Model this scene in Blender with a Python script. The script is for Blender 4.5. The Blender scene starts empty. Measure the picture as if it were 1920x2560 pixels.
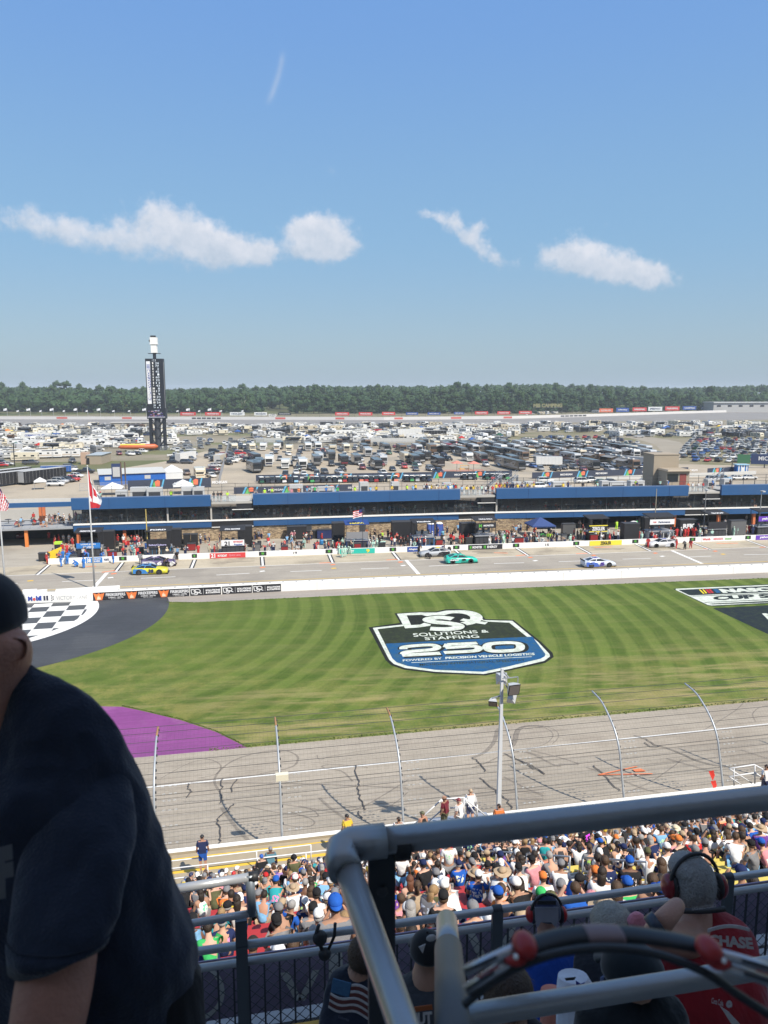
import bpy,math,random
from mathutils import Vector,Matrix,Euler,noise as mnoise
R=math.radians
rnd=random.Random(7)
S=bpy.context.scene
COL=S.collection
# ---- camera
FPX,PITCH,YAW,CH=1923.0,R(9.0),R(11.5),26.0
cam=bpy.data.objects.new('camera',bpy.data.cameras.new('camera'))
COL.objects.link(cam)
cam.location=(0,0,CH)
cam.rotation_euler=Euler((R(90)-PITCH,0,-YAW),'XYZ')
cam.data.sensor_fit='VERTICAL'
cam.data.sensor_height=36.0
cam.data.sensor_width=27.0
cam.data.lens=36.0*FPX/2560.0
cam.data.clip_start=.05
cam.data.clip_end=12000
cam.data.dof.use_dof=True
cam.data.dof.focus_distance=70.0
cam.data.dof.aperture_fstop=8.0
S.camera=cam
# ---- light
SUN_EL,SUN_DX,SUN_DY=R(50.0),6.5,-9.7
sun=bpy.data.objects.new('sun',bpy.data.lights.new('sun','SUN'))
COL.objects.link(sun)
sun.data.energy=4.7
sun.data.angle=R(.53)
sun.data.color=(1.0,.93,.82)
sv=Vector((SUN_DX,SUN_DY,0)).normalized()*math.cos(SUN_EL)+Vector((0,0,math.sin(SUN_EL)))
sun.rotation_euler=sv.to_track_quat('Z','Y').to_euler()
S.view_settings.view_transform='Standard'
S.view_settings.look='None'
S.view_settings.gamma=1.0
S.view_settings.exposure=.42
S.render.engine='CYCLES'
S.cycles.max_bounces=5
S.cycles.diffuse_bounces=2
S.cycles.transparent_max_bounces=12
S.cycles.volume_bounces=0
S.cycles.sample_clamp_indirect=4.0
def rayd(px,py):
 a=(px-960)/FPX;b=(1280-py)/FPX
 sy,cy,sp,cp=math.sin(YAW),math.cos(YAW),math.sin(PITCH),math.cos(PITCH)
 return Vector((sy*cp+a*cy+b*sy*sp,cy*cp-a*sy+b*cy*sp,-sp+b*cp))
def at(px,py,z=.0):
 pass
 d=rayd(px,py);t=(z-CH)/d.z
 return Vector((d.x*t,d.y*t,z))
def atY(px,py,Y):
 d=rayd(px,py);t=Y/d.y
 return Vector((d.x*t,Y,CH+d.z*t))
def atD(px,py,t):
 return Vector((0,0,CH))+rayd(px,py)*t
 # ---- world: sky with a few cumulus clouds
W=bpy.data.worlds.new('World');S.world=W;W.use_nodes=True
nt=W.node_tree;nt.nodes.clear()
class NB:
 pass
 def __init__(s,t):s.t=t
 def n(s,typ,**k):
  x=s.t.nodes.new(typ)
  for a,b in k.items():setattr(x,a,b)
  return x
 def put(s,sock,v):
  if v is None:return
  if isinstance(v,bpy.types.NodeSocket):s.t.links.new(v,sock)
  else:sock.default_value=v
 def m(s,op,a,b=None,c=None,clamp=False):
  x=s.n('ShaderNodeMath',operation=op,use_clamp=clamp)
  s.put(x.inputs[0],a);s.put(x.inputs[1],b);s.put(x.inputs[2],c)
  return x.outputs[0]
 def mix(s,f,a,b,typ='MIX'):
  x=s.n('ShaderNodeMix',data_type='RGBA',blend_type=typ)
  s.put(x.inputs[0],f);s.put(x.inputs[6],c4(a));s.put(x.inputs[7],c4(b))
  return x.outputs[2]
 def noise(s,vec,scale,detail=3,rough=.5,dim='3D',out=0):
  x=s.n('ShaderNodeTexNoise',noise_dimensions=dim)
  if vec is not None:s.put(x.inputs['Vector'],vec)
  x.inputs['Scale'].default_value=scale;x.inputs['Detail'].default_value=detail;x.inputs['Roughness'].default_value=rough
  return x.outputs[out]
 def ramp(s,f,lo,hi):
  if lo>hi:return s.m('SUBTRACT',1.0,s.ramp(f,hi,lo))
  x=s.n('ShaderNodeMapRange',interpolation_type='SMOOTHSTEP')
  s.put(x.inputs[0],f);x.inputs[1].default_value=lo;x.inputs[2].default_value=hi
  return x.outputs[0]
 def sep(s,v):
  x=s.n('ShaderNodeSeparateXYZ');s.put(x.inputs[0],v);return x.outputs
 def comb(s,a,b,c=.0):
  x=s.n('ShaderNodeCombineXYZ');s.put(x.inputs[0],a);s.put(x.inputs[1],b);s.put(x.inputs[2],c);return x.outputs[0]
def c4(c):
 if isinstance(c,(tuple,list))and len(c)==3:return(c[0],c[1],c[2],1.0)
 return c
def srgb(r,g,b):
 f=lambda v:(v/255/12.92)if v<=10 else((v/255+.055)/1.055)**2.4
 return(f(r),f(g),f(b))
nb=NB(nt)
sky=nb.n('ShaderNodeTexSky',sky_type='NISHITA')
sky.sun_disc=False;sky.sun_elevation=SUN_EL
sky.sun_rotation=math.atan2(sv.x,sv.y)
sky.altitude=300;sky.air_density=1.15;sky.dust_density=1.6;sky.ozone_density=2.2
tc=nb.n('ShaderNodeTexCoord')
d=nb.sep(tc.outputs['Generated'])
dy=nb.m('MAXIMUM',d[1],.02)
U=nb.m('DIVIDE',d[0],dy);V=nb.m('DIVIDE',d[2],dy)
uv=nb.comb(U,V,.0)
warp=nb.noise(uv,14.0,5,.6,out=1)
ws=nb.sep(warp)
U2=nb.m('ADD',U,nb.m('MULTIPLY',nb.m('SUBTRACT',ws[0],.5),.055))
V2=nb.m('ADD',V,nb.m('MULTIPLY',nb.m('SUBTRACT',ws[1],.5),.04))
puffs=[(40,548,70,26,.75),(120,565,70,30,.8),(180,560,50,40,.7),(250,590,80,32,.85),(330,615,80,34,.8),(395,545,75,50,1.1),(470,585,80,55,1.15),(540,615,80,45,1.1),(620,628,75,34,1.0),(660,632,40,24,.9),(500,650,70,28,.6),(300,560,40,30,.5),(800,580,85,42,1.15),(790,610,90,34,1.0),(765,560,50,24,.9),(845,615,50,26,.8),(1090,538,34,13,.72),(1125,555,30,18,.7),(1150,575,34,26,.85),(1185,600,30,24,.85),(1215,622,34,26,.8),(1205,568,20,20,.7),(1245,645,26,18,.6),(1280,660,46,16,.5),(1400,630,70,30,.8),(1470,620,65,34,.85),(1440,650,80,30,.8),(1560,665,90,34,1.0),(1640,690,60,28,.95),(1600,700,85,24,.85),(1510,680,60,22,.7),(822,430,26,18,.28)]
tot=None;vert=None
for(px,py,rx,ry,th)in puffs:
 c=rayd(px,py);cu,cv=c.x/c.y,c.z/c.y
 e=rayd(px+rx,py);eu=abs(e.x/e.y-cu);e2=rayd(px,py-ry);ev=abs(e2.z/e2.y-cv)
 a=nb.m('DIVIDE',nb.m('SUBTRACT',U2,cu),eu*1.08);b=nb.m('DIVIDE',nb.m('SUBTRACT',V2,cv),ev*1.45)
 r2=nb.m('ADD',nb.m('MULTIPLY',a,a),nb.m('MULTIPLY',b,b))
 g=nb.m('MULTIPLY',nb.m('POWER',2.718,nb.m('MULTIPLY',r2,-1.6)),th)
 tot=g if tot is None else nb.m('ADD',tot,g)
 bb=nb.m('MULTIPLY',g,b);vert=bb if vert is None else nb.m('ADD',vert,bb)
fb=nb.noise(uv,46.0,8,.66)
dens=nb.m('ADD',tot,nb.m('MULTIPLY',nb.m('SUBTRACT',fb,.5),1.7))
cm=nb.m('MULTIPLY',nb.ramp(dens,.26,1.25),.92)
p1,p2=rayd(712,118),rayd(664,268)
u1,v1,u2,v2=p1.x/p1.y,p1.z/p1.y,p2.x/p2.y,p2.z/p2.y
L=math.hypot(u2-u1,v2-v1);ux,vx=(u2-u1)/L,(v2-v1)/L
U3=nb.m('ADD',U,nb.m('MULTIPLY',nb.m('SUBTRACT',ws[0],.5),.006))
du=nb.m('SUBTRACT',U3,u1);dv=nb.m('SUBTRACT',V,v1)
al=nb.m('DIVIDE',nb.m('ADD',nb.m('MULTIPLY',du,ux),nb.m('MULTIPLY',dv,vx)),L)
ac=nb.m('SUBTRACT',nb.m('ADD',nb.m('MULTIPLY',du,-vx),nb.m('MULTIPLY',dv,ux)),nb.m('MULTIPLY',nb.m('MULTIPLY',al,nb.m('SUBTRACT',1.0,al)),.012))
tr=nb.m('POWER',2.718,nb.m('MULTIPLY',nb.m('MULTIPLY',ac,ac),-90000.0))
tr=nb.m('MULTIPLY',nb.m('MULTIPLY',tr,nb.ramp(al,.0,.25)),nb.m('SUBTRACT',1.0,nb.ramp(al,.75,1.02)))
tr=nb.m('MULTIPLY',tr,.26)
cm=nb.m('MAXIMUM',cm,tr)
front=nb.m('GREATER_THAN',d[1],.05)
cm=nb.m('MULTIPLY',cm,front)
lit=nb.m('ADD',nb.m('MULTIPLY',nb.m('DIVIDE',vert,nb.m('MAXIMUM',tot,.05)),.45),nb.m('MULTIPLY',nb.m('SUBTRACT',nb.noise(uv,34.0,6,.65),.1),1.25),clamp=True)
SKYS=.14
ccol=nb.mix(lit,(2.5,3.05,3.75),(4.7,4.7,5.0))
g1=nb.mix(nb.ramp(d[2],.0,.20),(1.78,2.50,3.08),(1.25,2.34,3.62));g2=nb.mix(nb.ramp(d[2],.16,.46),g1,(.90,1.93,4.05));g3=nb.mix(nb.ramp(d[2],.45,1.0),g2,(1.7,2.15,3.0))
skb=nb.mix(.85,sky.outputs[0],g3)
skc=nb.mix(cm,skb,ccol)
bg=nb.n('ShaderNodeBackground');nb.put(bg.inputs[0],skc);bg.inputs[1].default_value=SKYS
wo=nb.n('ShaderNodeOutputWorld');nt.links.new(bg.outputs[0],wo.inputs[0])
# ---- materials
MATS={}
def mat(name,col=(.5,.5,.5),rough=.6,metal=.0,var=.0,vs=1.0,bump=.0,bs=20.0,spec=.5,coat=.0,emit=None,alpha=1.0,trans=.0,objcol=False,dirt=.0):
 if name in MATS:return MATS[name]
 m=bpy.data.materials.new(name);m.use_nodes=True;MATS[name]=m
 t=m.node_tree;b=NB(t);p=t.nodes['Principled BSDF']
 p.inputs['Roughness'].default_value=rough;p.inputs['Metallic'].default_value=metal
 p.inputs['Specular IOR Level'].default_value=spec;p.inputs['Coat Weight'].default_value=coat
 p.inputs['Alpha'].default_value=alpha;p.inputs['Transmission Weight'].default_value=trans
 base=c4(col)
 if objcol:
  oi=b.n('ShaderNodeObjectInfo');base=oi.outputs['Color']
 if var or bump or dirt:
  tcx=b.n('ShaderNodeTexCoord');ob=tcx.outputs['Object']
 if var:
  nz=b.noise(ob,vs,5,.65)
  k=b.m('ADD',b.m('MULTIPLY',b.m('SUBTRACT',nz,.5),2.4*var),1.0)
  base=b.mix(1.0,base,b.comb(k,k,k),'MULTIPLY')
 if dirt:
  nz=b.ramp(b.noise(ob,vs*.35,6,.7),.48,.72)
  base=b.mix(b.m('MULTIPLY',nz,dirt),base,(.12,.10,.075))
 b.put(p.inputs['Base Color'],base)
 if bump:
  bn=b.n('ShaderNodeBump');bn.inputs['Strength'].default_value=bump;bn.inputs['Distance'].default_value=.02
  b.put(bn.inputs['Height'],b.noise(ob,bs,4,.6));t.links.new(bn.outputs[0],p.inputs['Normal'])
 if emit:
  p.inputs['Emission Color'].default_value=c4(emit[0]);p.inputs['Emission Strength'].default_value=emit[1]
 return m
 # ---- mesh builder
class MB:
 def __init__(s):s.v=[];s.f=[];s.mi=[];s.m=0;s.T=None
 def add(s,vs,fs):
  o=len(s.v)
  if s.T is not None:vs=[s.T@Vector(p)for p in vs]
  s.v+=[tuple(p)for p in vs];s.f+=[[i+o for i in f]for f in fs];s.mi+=[s.m]*len(fs)
  return s
 def box(s,c,d,rz=.0,top=(1,1)):
  x,y,z=d[0]/2,d[1]/2,d[2]/2;vs=[]
  ca,sa=math.cos(rz),math.sin(rz)
  for k in(-1,1):
   tx,ty=(top if k>0 else(1,1))
   for(i,j)in((-1,-1),(1,-1),(1,1),(-1,1)):
    X,Y=i*x*tx,j*y*ty
    vs.append((c[0]+X*ca-Y*sa,c[1]+X*sa+Y*ca,c[2]+k*z))
  return s.add(vs,[(3,2,1,0),(4,5,6,7),(0,1,5,4),(1,2,6,5),(2,3,7,6),(3,0,4,7)])
 def seg(s,a,b,w,h):
  pass
  a,b=Vector(a),Vector(b);d=(b-a)
  if d.length<1e-6:return s
  d.normalize();up=Vector((0,0,1))if abs(d.z)<.95 else Vector((0,1,0))
  r=d.cross(up).normalized()*w/2;u=r.cross(d).normalized()*h/2
  vs=[a-r-u,a+r-u,a+r+u,a-r+u,b-r-u,b+r-u,b+r+u,b-r+u]
  return s.add(vs,[(3,2,1,0),(4,5,6,7),(0,1,5,4),(1,2,6,5),(2,3,7,6),(3,0,4,7)])
 def tube(s,pts,r,n=8,cap=True):
  pts=[Vector(p)for p in pts];k=len(pts)
  rs=r if isinstance(r,(list,tuple))else[r]*k
  t0=(pts[1]-pts[0]).normalized();up=Vector((0,0,1))if abs(t0.z)<.9 else Vector((0,1,0))
  a=t0.cross(up).normalized();vs=[]
  for i,p in enumerate(pts):
   t=(pts[min(i+1,k-1)]-pts[max(i-1,0)])
   t=t.normalized()if t.length>1e-9 else t0
   a=(a-t*a.dot(t)).normalized();b=t.cross(a)
   for j in range(n):
    q=2*math.pi*j/n;vs.append(p+(a*math.cos(q)+b*math.sin(q))*rs[i])
  fs=[]
  for i in range(k-1):
   for j in range(n):
    j2=(j+1)%n;fs.append((i*n+j,i*n+j2,(i+1)*n+j2,(i+1)*n+j))
  if cap:fs.append(tuple(range(n-1,-1,-1)));fs.append(tuple((k-1)*n+j for j in range(n)))
  return s.add(vs,fs)
 def rings(s,rs,cap=True,close=True):
  n=len(rs[0]);vs=[p for r in rs for p in r];fs=[]
  for i in range(len(rs)-1):
   for j in range(n if close else n-1):
    j2=(j+1)%n;fs.append((i*n+j,i*n+j2,(i+1)*n+j2,(i+1)*n+j))
  if cap and close:fs.append(tuple(range(n-1,-1,-1)));fs.append(tuple((len(rs)-1)*n+j for j in range(n)))
  return s.add(vs,fs)
 def ell(s,c,r,n=12,m=8,z0=-1.0,z1=1.0):
  pass
  rr=[]
  for i in range(m+1):
   a=math.asin(z0)+(math.asin(z1)-math.asin(z0))*i/m
   k=max(math.cos(a),.02)
   rr.append([(c[0]+r[0]*k*math.cos(2*math.pi*j/n),c[1]+r[1]*k*math.sin(2*math.pi*j/n),c[2]+r[2]*math.sin(a))for j in range(n)])
  return s.rings(rr)
 def quad(s,a,b,c,d):return s.add([a,b,c,d],[(0,1,2,3)])
 def poly(s,pts):return s.add(pts,[tuple(range(len(pts)))])
 def prism(s,pts,h):
  pass
  h=Vector(h);n=len(pts);vs=[Vector(p)for p in pts]+[Vector(p)+h for p in pts]
  fs=[tuple(range(n-1,-1,-1)),tuple(range(n,2*n))]+[(i,(i+1)%n,n+(i+1)%n,n+i)for i in range(n)]
  return s.add(vs,fs)
 def mesh(s,name,mats,smooth=False):
  me=bpy.data.meshes.new(name);me.from_pydata(s.v,[],s.f)
  for m in(mats if isinstance(mats,(list,tuple))else[mats]):
   if m:me.materials.append(m)
  if len(me.materials)>1:me.polygons.foreach_set('material_index',s.mi)
  if smooth:me.polygons.foreach_set('use_smooth',[True]*len(me.polygons))
  me.update();return me
 def obj(s,name,mats,parent=None,smooth=False,world=False,color=None,loc=None,rz=.0):
  if world and parent is not None:
   inv=(Matrix.Translation(parent.location)@parent.rotation_euler.to_matrix().to_4x4()).inverted()
   s.v=[tuple(inv@Vector(p))for p in s.v]
  o=bpy.data.objects.new(name,s.mesh(name,mats,smooth));COL.objects.link(o)
  if parent is not None:o.parent=parent
  if color:o.color=c4(color)
  if loc is not None:o.location=loc
  if rz:o.rotation_euler=(0,0,rz)
  return o
def tag(o,label=None,cat=None,group=None,kind=None):
 if label:o['label']=label
 if cat:o['category']=cat
 if group:o['group']=group
 if kind:o['kind']=kind
 return o
def root(name,label,cat,loc=(0,0,0),rz=.0,group=None):
 o=bpy.data.objects.new(name,None);COL.objects.link(o);o.empty_display_size=.1
 o.location=loc;o.rotation_euler=(0,0,rz)
 return tag(o,label,cat,group)
def mkobj(name,me,parent=None,color=None,loc=None,rz=.0,sc=None):
 o=bpy.data.objects.new(name,me);COL.objects.link(o)
 if parent is not None:o.parent=parent
 if color is not None:o.color=c4(color)
 if loc is not None:o.location=loc
 if rz:o.rotation_euler=(0,0,rz)
 if sc:o.scale=(sc,sc,sc)
 return o
def kids(o):return KIDS.get(o.name,[])
KIDS={}
def dup(src,loc,rz=.0,label=None,group=None,colors=None,sc=None,cat=None):
 pass
 def cp(o,par):
  c=o.copy();COL.objects.link(c)
  if par is not None:c.parent=par
  base=o.name.split('.')[0]
  if colors and base in colors:c.color=c4(colors[base])
  for k in o.children:cp(k,c)
  return c
 r=cp(src,None);r.location=loc;r.rotation_euler=(0,0,rz)
 if sc:r.scale=(sc,sc,sc)
 if label:r['label']=label
 if group:r['group']=group
 if cat:r['category']=cat
 return r
_TX={}
TS=bpy.data.scenes.new('scratch')
def evalmesh(ob):
 with bpy.context.temp_override(scene=TS,view_layer=TS.view_layers[0]):dg=bpy.context.evaluated_depsgraph_get()
 dg.update()
 return bpy.data.meshes.new_from_object(ob.evaluated_get(dg))
def glyphs(s,bold=.02,shear=.0):
 key=(s,bold,shear)
 if key in _TX:return _TX[key]
 cu=bpy.data.curves.new('t','FONT');cu.body=s;cu.offset=bold;cu.resolution_u=3;cu.shear=shear;cu.space_line=.9;cu.align_x='CENTER' if '\n' in s else 'LEFT'
 ob=bpy.data.objects.new('t',cu);TS.collection.objects.link(ob)
 me=evalmesh(ob)
 vs=[v.co.copy()for v in me.vertices];fs=[tuple(p.vertices)for p in me.polygons]
 bpy.data.objects.remove(ob);bpy.data.curves.remove(cu);bpy.data.meshes.remove(me)
 x0,x1=min(v.x for v in vs),max(v.x for v in vs);y0,y1=min(v.y for v in vs),max(v.y for v in vs)
 vs=[((v.x-x0)/max(x1-x0,1e-6),(v.y-y0)/max(y1-y0,1e-6))for v in vs]
 _TX[key]=(vs,fs);return _TX[key]
def bil(q,u,v):
 a,b,c,d=[Vector(p)for p in q]
 return(a*(1-u)+b*u)*(1-v)+(c*(1-u)+d*u)*v
def text(mb,s,q,bold=.02,box=(0,0,1,1),off=(0,0,0),shear=.0):
 vs,fs=glyphs(s,bold,shear);o=Vector(off)
 x0,y0,x1,y1=box
 return mb.add([bil(q,x0+(x1-x0)*u,y0+(y1-y0)*v)+o for u,v in vs],fs)
def qpoly(mb,q,pts,off=(0,0,0)):
 o=Vector(off);return mb.poly([bil(q,u,v)+o for u,v in pts])
 # ---- ground sheets
def ground_mat(name,c1,c2,scale=.15,c3=None,s3=.03,fine=4.0,rough=.9,streak=None):
 m=bpy.data.materials.new(name);m.use_nodes=True
 b=NB(m.node_tree);p=m.node_tree.nodes['Principled BSDF'];p.inputs['Roughness'].default_value=rough
 p.inputs['Specular IOR Level'].default_value=.25
 ge=b.n('ShaderNodeNewGeometry').outputs['Position']
 v=b.mix(b.ramp(b.noise(ge,scale,6,.65),.35,.65),c1,c2)
 if c3:v=b.mix(b.ramp(b.noise(ge,s3,5,.6),.5,.62),v,c3)
 k=b.m('ADD',b.m('MULTIPLY',b.noise(ge,fine,4,.7),.5),.75)
 v=b.mix(1.0,v,b.comb(k,k,k),'MULTIPLY')
 if streak:
  q=b.sep(ge);sx=b.comb(b.m('MULTIPLY',q[0],.04),q[1],.0)
  k2=b.m('ADD',b.m('MULTIPLY',b.noise(sx,streak,4,.6),.5),.75)
  v=b.mix(1.0,v,b.comb(k2,k2,k2),'MULTIPLY')
 b.put(p.inputs['Base Color'],v);return m,b,p,v
def structo(mb,name,m,smooth=False):return tag(mb.obj(name,m,smooth=smooth),kind='structure')
def sheet(name,pts,z,m):
 return structo(MB().poly([(p[0],p[1],z)for p in pts]),name,m)
BK=.15
def bankz(y):return max(.0,BK*(54.2-y))
def atB(px,py,dz=.0):
 dd=rayd(px,py);t=(BK*54.2-CH)/(dd.z+BK*dd.y)
 p=Vector((0,0,CH))+dd*t;p.z+=dz
 if p.y>54.2:p=at(px,py,dz)
 return p
M_far=ground_mat('field_ground',(.10,.12,.045),(.15,.14,.075),.02,(.06,.09,.03),.01)[0]
n=64
structo(MB().poly([(6000*math.cos(2*math.pi*i/n),6000*math.sin(2*math.pi*i/n),-.03)for i in range(n)]),'ground',M_far)
M_camp=ground_mat('camp_ground',(.27,.235,.175),(.21,.185,.13),.035,(.15,.155,.075),.02)[0]
M_conc=ground_mat('infield_concrete',(.40,.345,.265),(.34,.29,.225),.06,(.30,.265,.21),.03)[0]
M_pitc=ground_mat('pit_concrete',(.37,.335,.28),(.33,.30,.25),.12,(.30,.27,.225),.05,streak=1.2)[0]
M_stall=ground_mat('stall_concrete',(.44,.385,.29),(.38,.33,.25),.15,(.27,.235,.18),.09,streak=1.5)[0]
M_road=ground_mat('pit_road_asphalt',(.335,.305,.255),(.30,.27,.23),.1,(.265,.24,.205),.06,streak=1.6)[0]
M_apron=ground_mat('apron_asphalt',(.31,.275,.245),(.27,.245,.215),.1,None,streak=2.0)[0]
def line(*ps):return[at(*p)for p in ps]
sheet('infield_field',[(-500,300),(900,300),(1100,700),(700,830),(400,760),(0,700),(-500,720)],-.02,M_camp)
road=[(-60,134),(180,126),(260,215),(190,300),(120,330),(45,345),(-8,345),(-20,300),(-40,262),(-75,240),(-140,235),(-140,134)]
sheet('infield_pavement',road,-.012,M_conc)
sheet('infield_road',[(-45,300),(-10,338),(60,372),(150,385),(235,392),(228,405),(150,398),(55,384),(-20,352),(-55,322)],-.008,M_camp)
M_roadg=ground_mat('service_road',(.31,.275,.22),(.27,.24,.19),.05)[0]
pr=[at(*p)for p in((1600,1165),(1655,1130),(1640,1112),(1600,1100),(1560,1092),(1570,1088),(1640,1094),(1700,1105),(1722,1122),(1700,1145),(1668,1168))]
sheet('service_road',pr,-.006,M_roadg)
M_lawn=ground_mat('parking_grass',(.15,.145,.075),(.24,.205,.14),.06)[0]
sheet('parking_grass',[at(*p)for p in((1240,1120),(1560,1118),(1600,1096),(1920,1096),(1920,1076),(1200,1080))],-.01,M_lawn)
sheet('parking_field',[at(*p)for p in((1690,1160),(1735,1108),(2100,1100),(2200,1150),(1920,1165))],-.009,M_lawn)
far=[(-300,1047),(0,1048),(500,1049),(960,1050),(1280,1047),(1500,1041),(1700,1034),(1920,1028),(2300,1012)]
near=[(2300,1046),(1920,1049),(1700,1051),(1500,1055),(1280,1059),(960,1061),(500,1062),(0,1062),(-300,1062)]
M_bk=ground_mat('back_straight_asphalt',(.24,.23,.22),(.21,.20,.19),.05)[0]
sheet('back_straight',[at(*p)for p in far+near],.0,M_bk)
sheet('backstretch_lawn',[at(*p)for p in[(2300,1020),(1920,1026),(1700,1031),(1500,1037),(1280,1043),(960,1046),(500,1045),(0,1044),(-300,1044),(-300,1030),(500,1032),(960,1034),(1400,1028),(2300,1004)]],-.012,M_lawn)
wallb=[(-400,1433),(0,1420),(121,1411.5),(480,1398),(842,1385.5),(960,1382),(1440,1366),(1920,1349),(2400,1331)]
stall=[(-400,1452),(0,1440),(480,1421.5),(960,1402.8),(1440,1385.5),(1920,1367.5),(2400,1350)]
wfront=[(-400,1522),(0,1511),(227,1502.5),(480,1490),(701,1478.5),(960,1467.5),(1440,1449.5),(1920,1431),(2400,1412)]
W_pit=[at(*p)for p in wallb];W_st=[at(*p)for p in stall];W_wf=[at(*p)for p in wfront]
sheet('pit_lane_apron',W_pit+[Vector((160,134,0)),Vector((-80,140,0))],.0,M_pitc)
sheet('pit_stalls',W_st+W_pit[::-1],.004,M_stall)
sheet('pit_road',W_wf+W_st[::-1],.0,M_road)
gtop=[(480,1506),(960,1484),(1440,1463.6),(1920,1445),(2400,1426)]
W_gt=[Vector((-8.0,96.2,0))]+[at(*p)for p in gtop]
sheet('infield_apron',[Vector((-60,90,0)),Vector((-8,90,0))]+W_gt+W_wf[::-1],-.004,M_apron)
mg=bpy.data.materials.new('mown_grass');mg.use_nodes=True
b=NB(mg.node_tree);p=mg.node_tree.nodes['Principled BSDF'];p.inputs['Roughness'].default_value=.85;p.inputs['Specular IOR Level'].default_value=.15
ge=b.n('ShaderNodeNewGeometry').outputs['Position'];q=b.sep(ge)
ex=b.m('ADD',q[0],30.0);ey=b.m('SUBTRACT',q[1],94.0)
s1=b.m('SQRT',b.m('ADD',b.m('MULTIPLY',ex,ex),b.m('MULTIPLY',ey,ey)))
s1=b.m('ADD',s1,b.m('MULTIPLY',b.m('SUBTRACT',b.noise(ge,.16,3),.5),.7))
st=b.m('SINE',b.m('MULTIPLY',s1,2*math.pi/2.72))
st=b.ramp(b.m('ADD',st,b.m('MULTIPLY',b.m('SUBTRACT',b.noise(ge,1.1,5,.75),.5),1.5)),-.4,.55)
wl=b.ramp(b.m('SINE',b.m('MULTIPLY',s1,2*math.pi/1.36)),.86,1.0)
big=b.noise(ge,.09,5,.6);med=b.noise(ge,.9,5,.7);fin=b.noise(ge,7.0,4,.75)
str_amt=b.m('MULTIPLY',b.ramp(s1,24,46),b.ramp(q[1],48,64))
str_amt=b.m('MULTIPLY',b.m('ADD',b.m('MULTIPLY',str_amt,.58),.18),b.m('ADD',b.m('MULTIPLY',b.noise(ge,.07,3),.9),.5))
g_d=(.057,.096,.014);g_l=(.112,.155,.030)
f=b.m('ADD',b.m('MULTIPLY',b.m('SUBTRACT',st,.5),str_amt),.5)
f=b.m('ADD',f,b.m('MULTIPLY',wl,b.m('MULTIPLY',str_amt,.35)))
f=b.m('ADD',f,b.m('MULTIPLY',b.m('SUBTRACT',med,.5),.9),clamp=True)
col=b.mix(f,g_d,g_l)
w2=b.comb(b.m('MULTIPLY',q[0],.10),b.m('ADD',b.m('MULTIPLY',q[1],.6),b.m('MULTIPLY',q[0],.05)),.0)
drag=b.noise(w2,1.0,5,.65)
edge=b.m('SUBTRACT',1.0,b.ramp(q[1],56,72))
leftd=b.m('SUBTRACT',1.0,b.ramp(q[0],-16,6))
dry=b.ramp(drag,.42,.66)
dry=b.m('MULTIPLY',dry,b.m('ADD',b.m('MULTIPLY',edge,1.0),.14),clamp=True)
col=b.mix(dry,col,(.27,.23,.10))
d2=b.m('MULTIPLY',b.ramp(b.noise(ge,.3,5,.7),.42,.7),b.m('ADD',b.m('MULTIPLY',leftd,.75),b.m('MULTIPLY',b.m('SUBTRACT',1.0,b.ramp(q[1],55,80)),.7)),clamp=True)
col=b.mix(d2,col,(.20,.195,.055))
k=b.m('ADD',b.m('MULTIPLY',fin,1.1),.45)
kb=b.m('ADD',b.m('MULTIPLY',big,.5),.75)
GRASSMUL=b.m('MULTIPLY',k,kb)
col=b.mix(1.0,col,b.comb(GRASSMUL,GRASSMUL,GRASSMUL),'MULTIPLY')
b.put(p.inputs['Base Color'],col)
bn=b.n('ShaderNodeBump');bn.inputs['Strength'].default_value=.5;bn.inputs['Distance'].default_value=.05
b.put(bn.inputs['Height'],fin);mg.node_tree.links.new(bn.outputs[0],p.inputs['Normal'])
purp_edge=[at(*p)for p in((305,1767),(350,1776),(450,1800),(540,1830),(620,1870))]
grass_out=[Vector((-26,66,0)),Vector((-18,66.0,0))]+purp_edge+[Vector((90,54.2,0))]+[Vector((p.x,p.y,0))for p in W_gt[::-1]]
arc=[]
for i in range(0,25):
 a=R(8-i*6.5);arc.append(Vector((-30+22.4*math.cos(a),94+22.4*math.sin(a),0)))
sheet('grass',grass_out+[p for p in arc if p.y<96.2],.0,mg)
M_tuft=mat('grass_tuft',(.09,.13,.025),.9)
tb=MB();r2=random.Random(3)
for i in range(2600):
 t=r2.random();e=r2.random()
 if e<.5:
  x=-2+62*t;y=54.2+r2.gauss(0,.12)+.15
 elif e<.75:
  k=min(int(t*4),3);u=t*4-k;a_,b_=purp_edge[k],purp_edge[k+1];x=a_.x+(b_.x-a_.x)*u;y=a_.y+(b_.y-a_.y)*u+.1+abs(r2.gauss(0,.08))
 else:
  k=min(int(t*5),4);u=t*5-k;a_,b_=W_gt[k],W_gt[k+1];x=a_.x+(b_.x-a_.x)*u;y=a_.y+(b_.y-a_.y)*u-abs(r2.gauss(0,.12))
 a=r2.random()*3.14;w=.10;h=r2.uniform(.04,.09)
 tb.add([(x-w*math.cos(a),y-w*math.sin(a),0),(x+w*math.cos(a),y+w*math.sin(a),0),(x+r2.uniform(-.05,.05),y,h)],[(0,1,2)])
tag(tb.obj('grass_tufts',M_tuft),kind='stuff')
M_purp=ground_mat('purple_paint',(.225,.062,.215),(.19,.052,.185),.25,(.24,.09,.225),.15,streak=4.0)[0]
sheet('painted_runoff',[Vector((-30,66,0)),Vector((-18,66,0))]+purp_edge+[Vector((-30,54.2,0))],.004,M_purp)
mt,b,p,v=ground_mat('track_asphalt',(.385,.335,.27),(.345,.30,.24),.18,(.32,.275,.22),.1,fine=3.0,streak=3.0)
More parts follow.
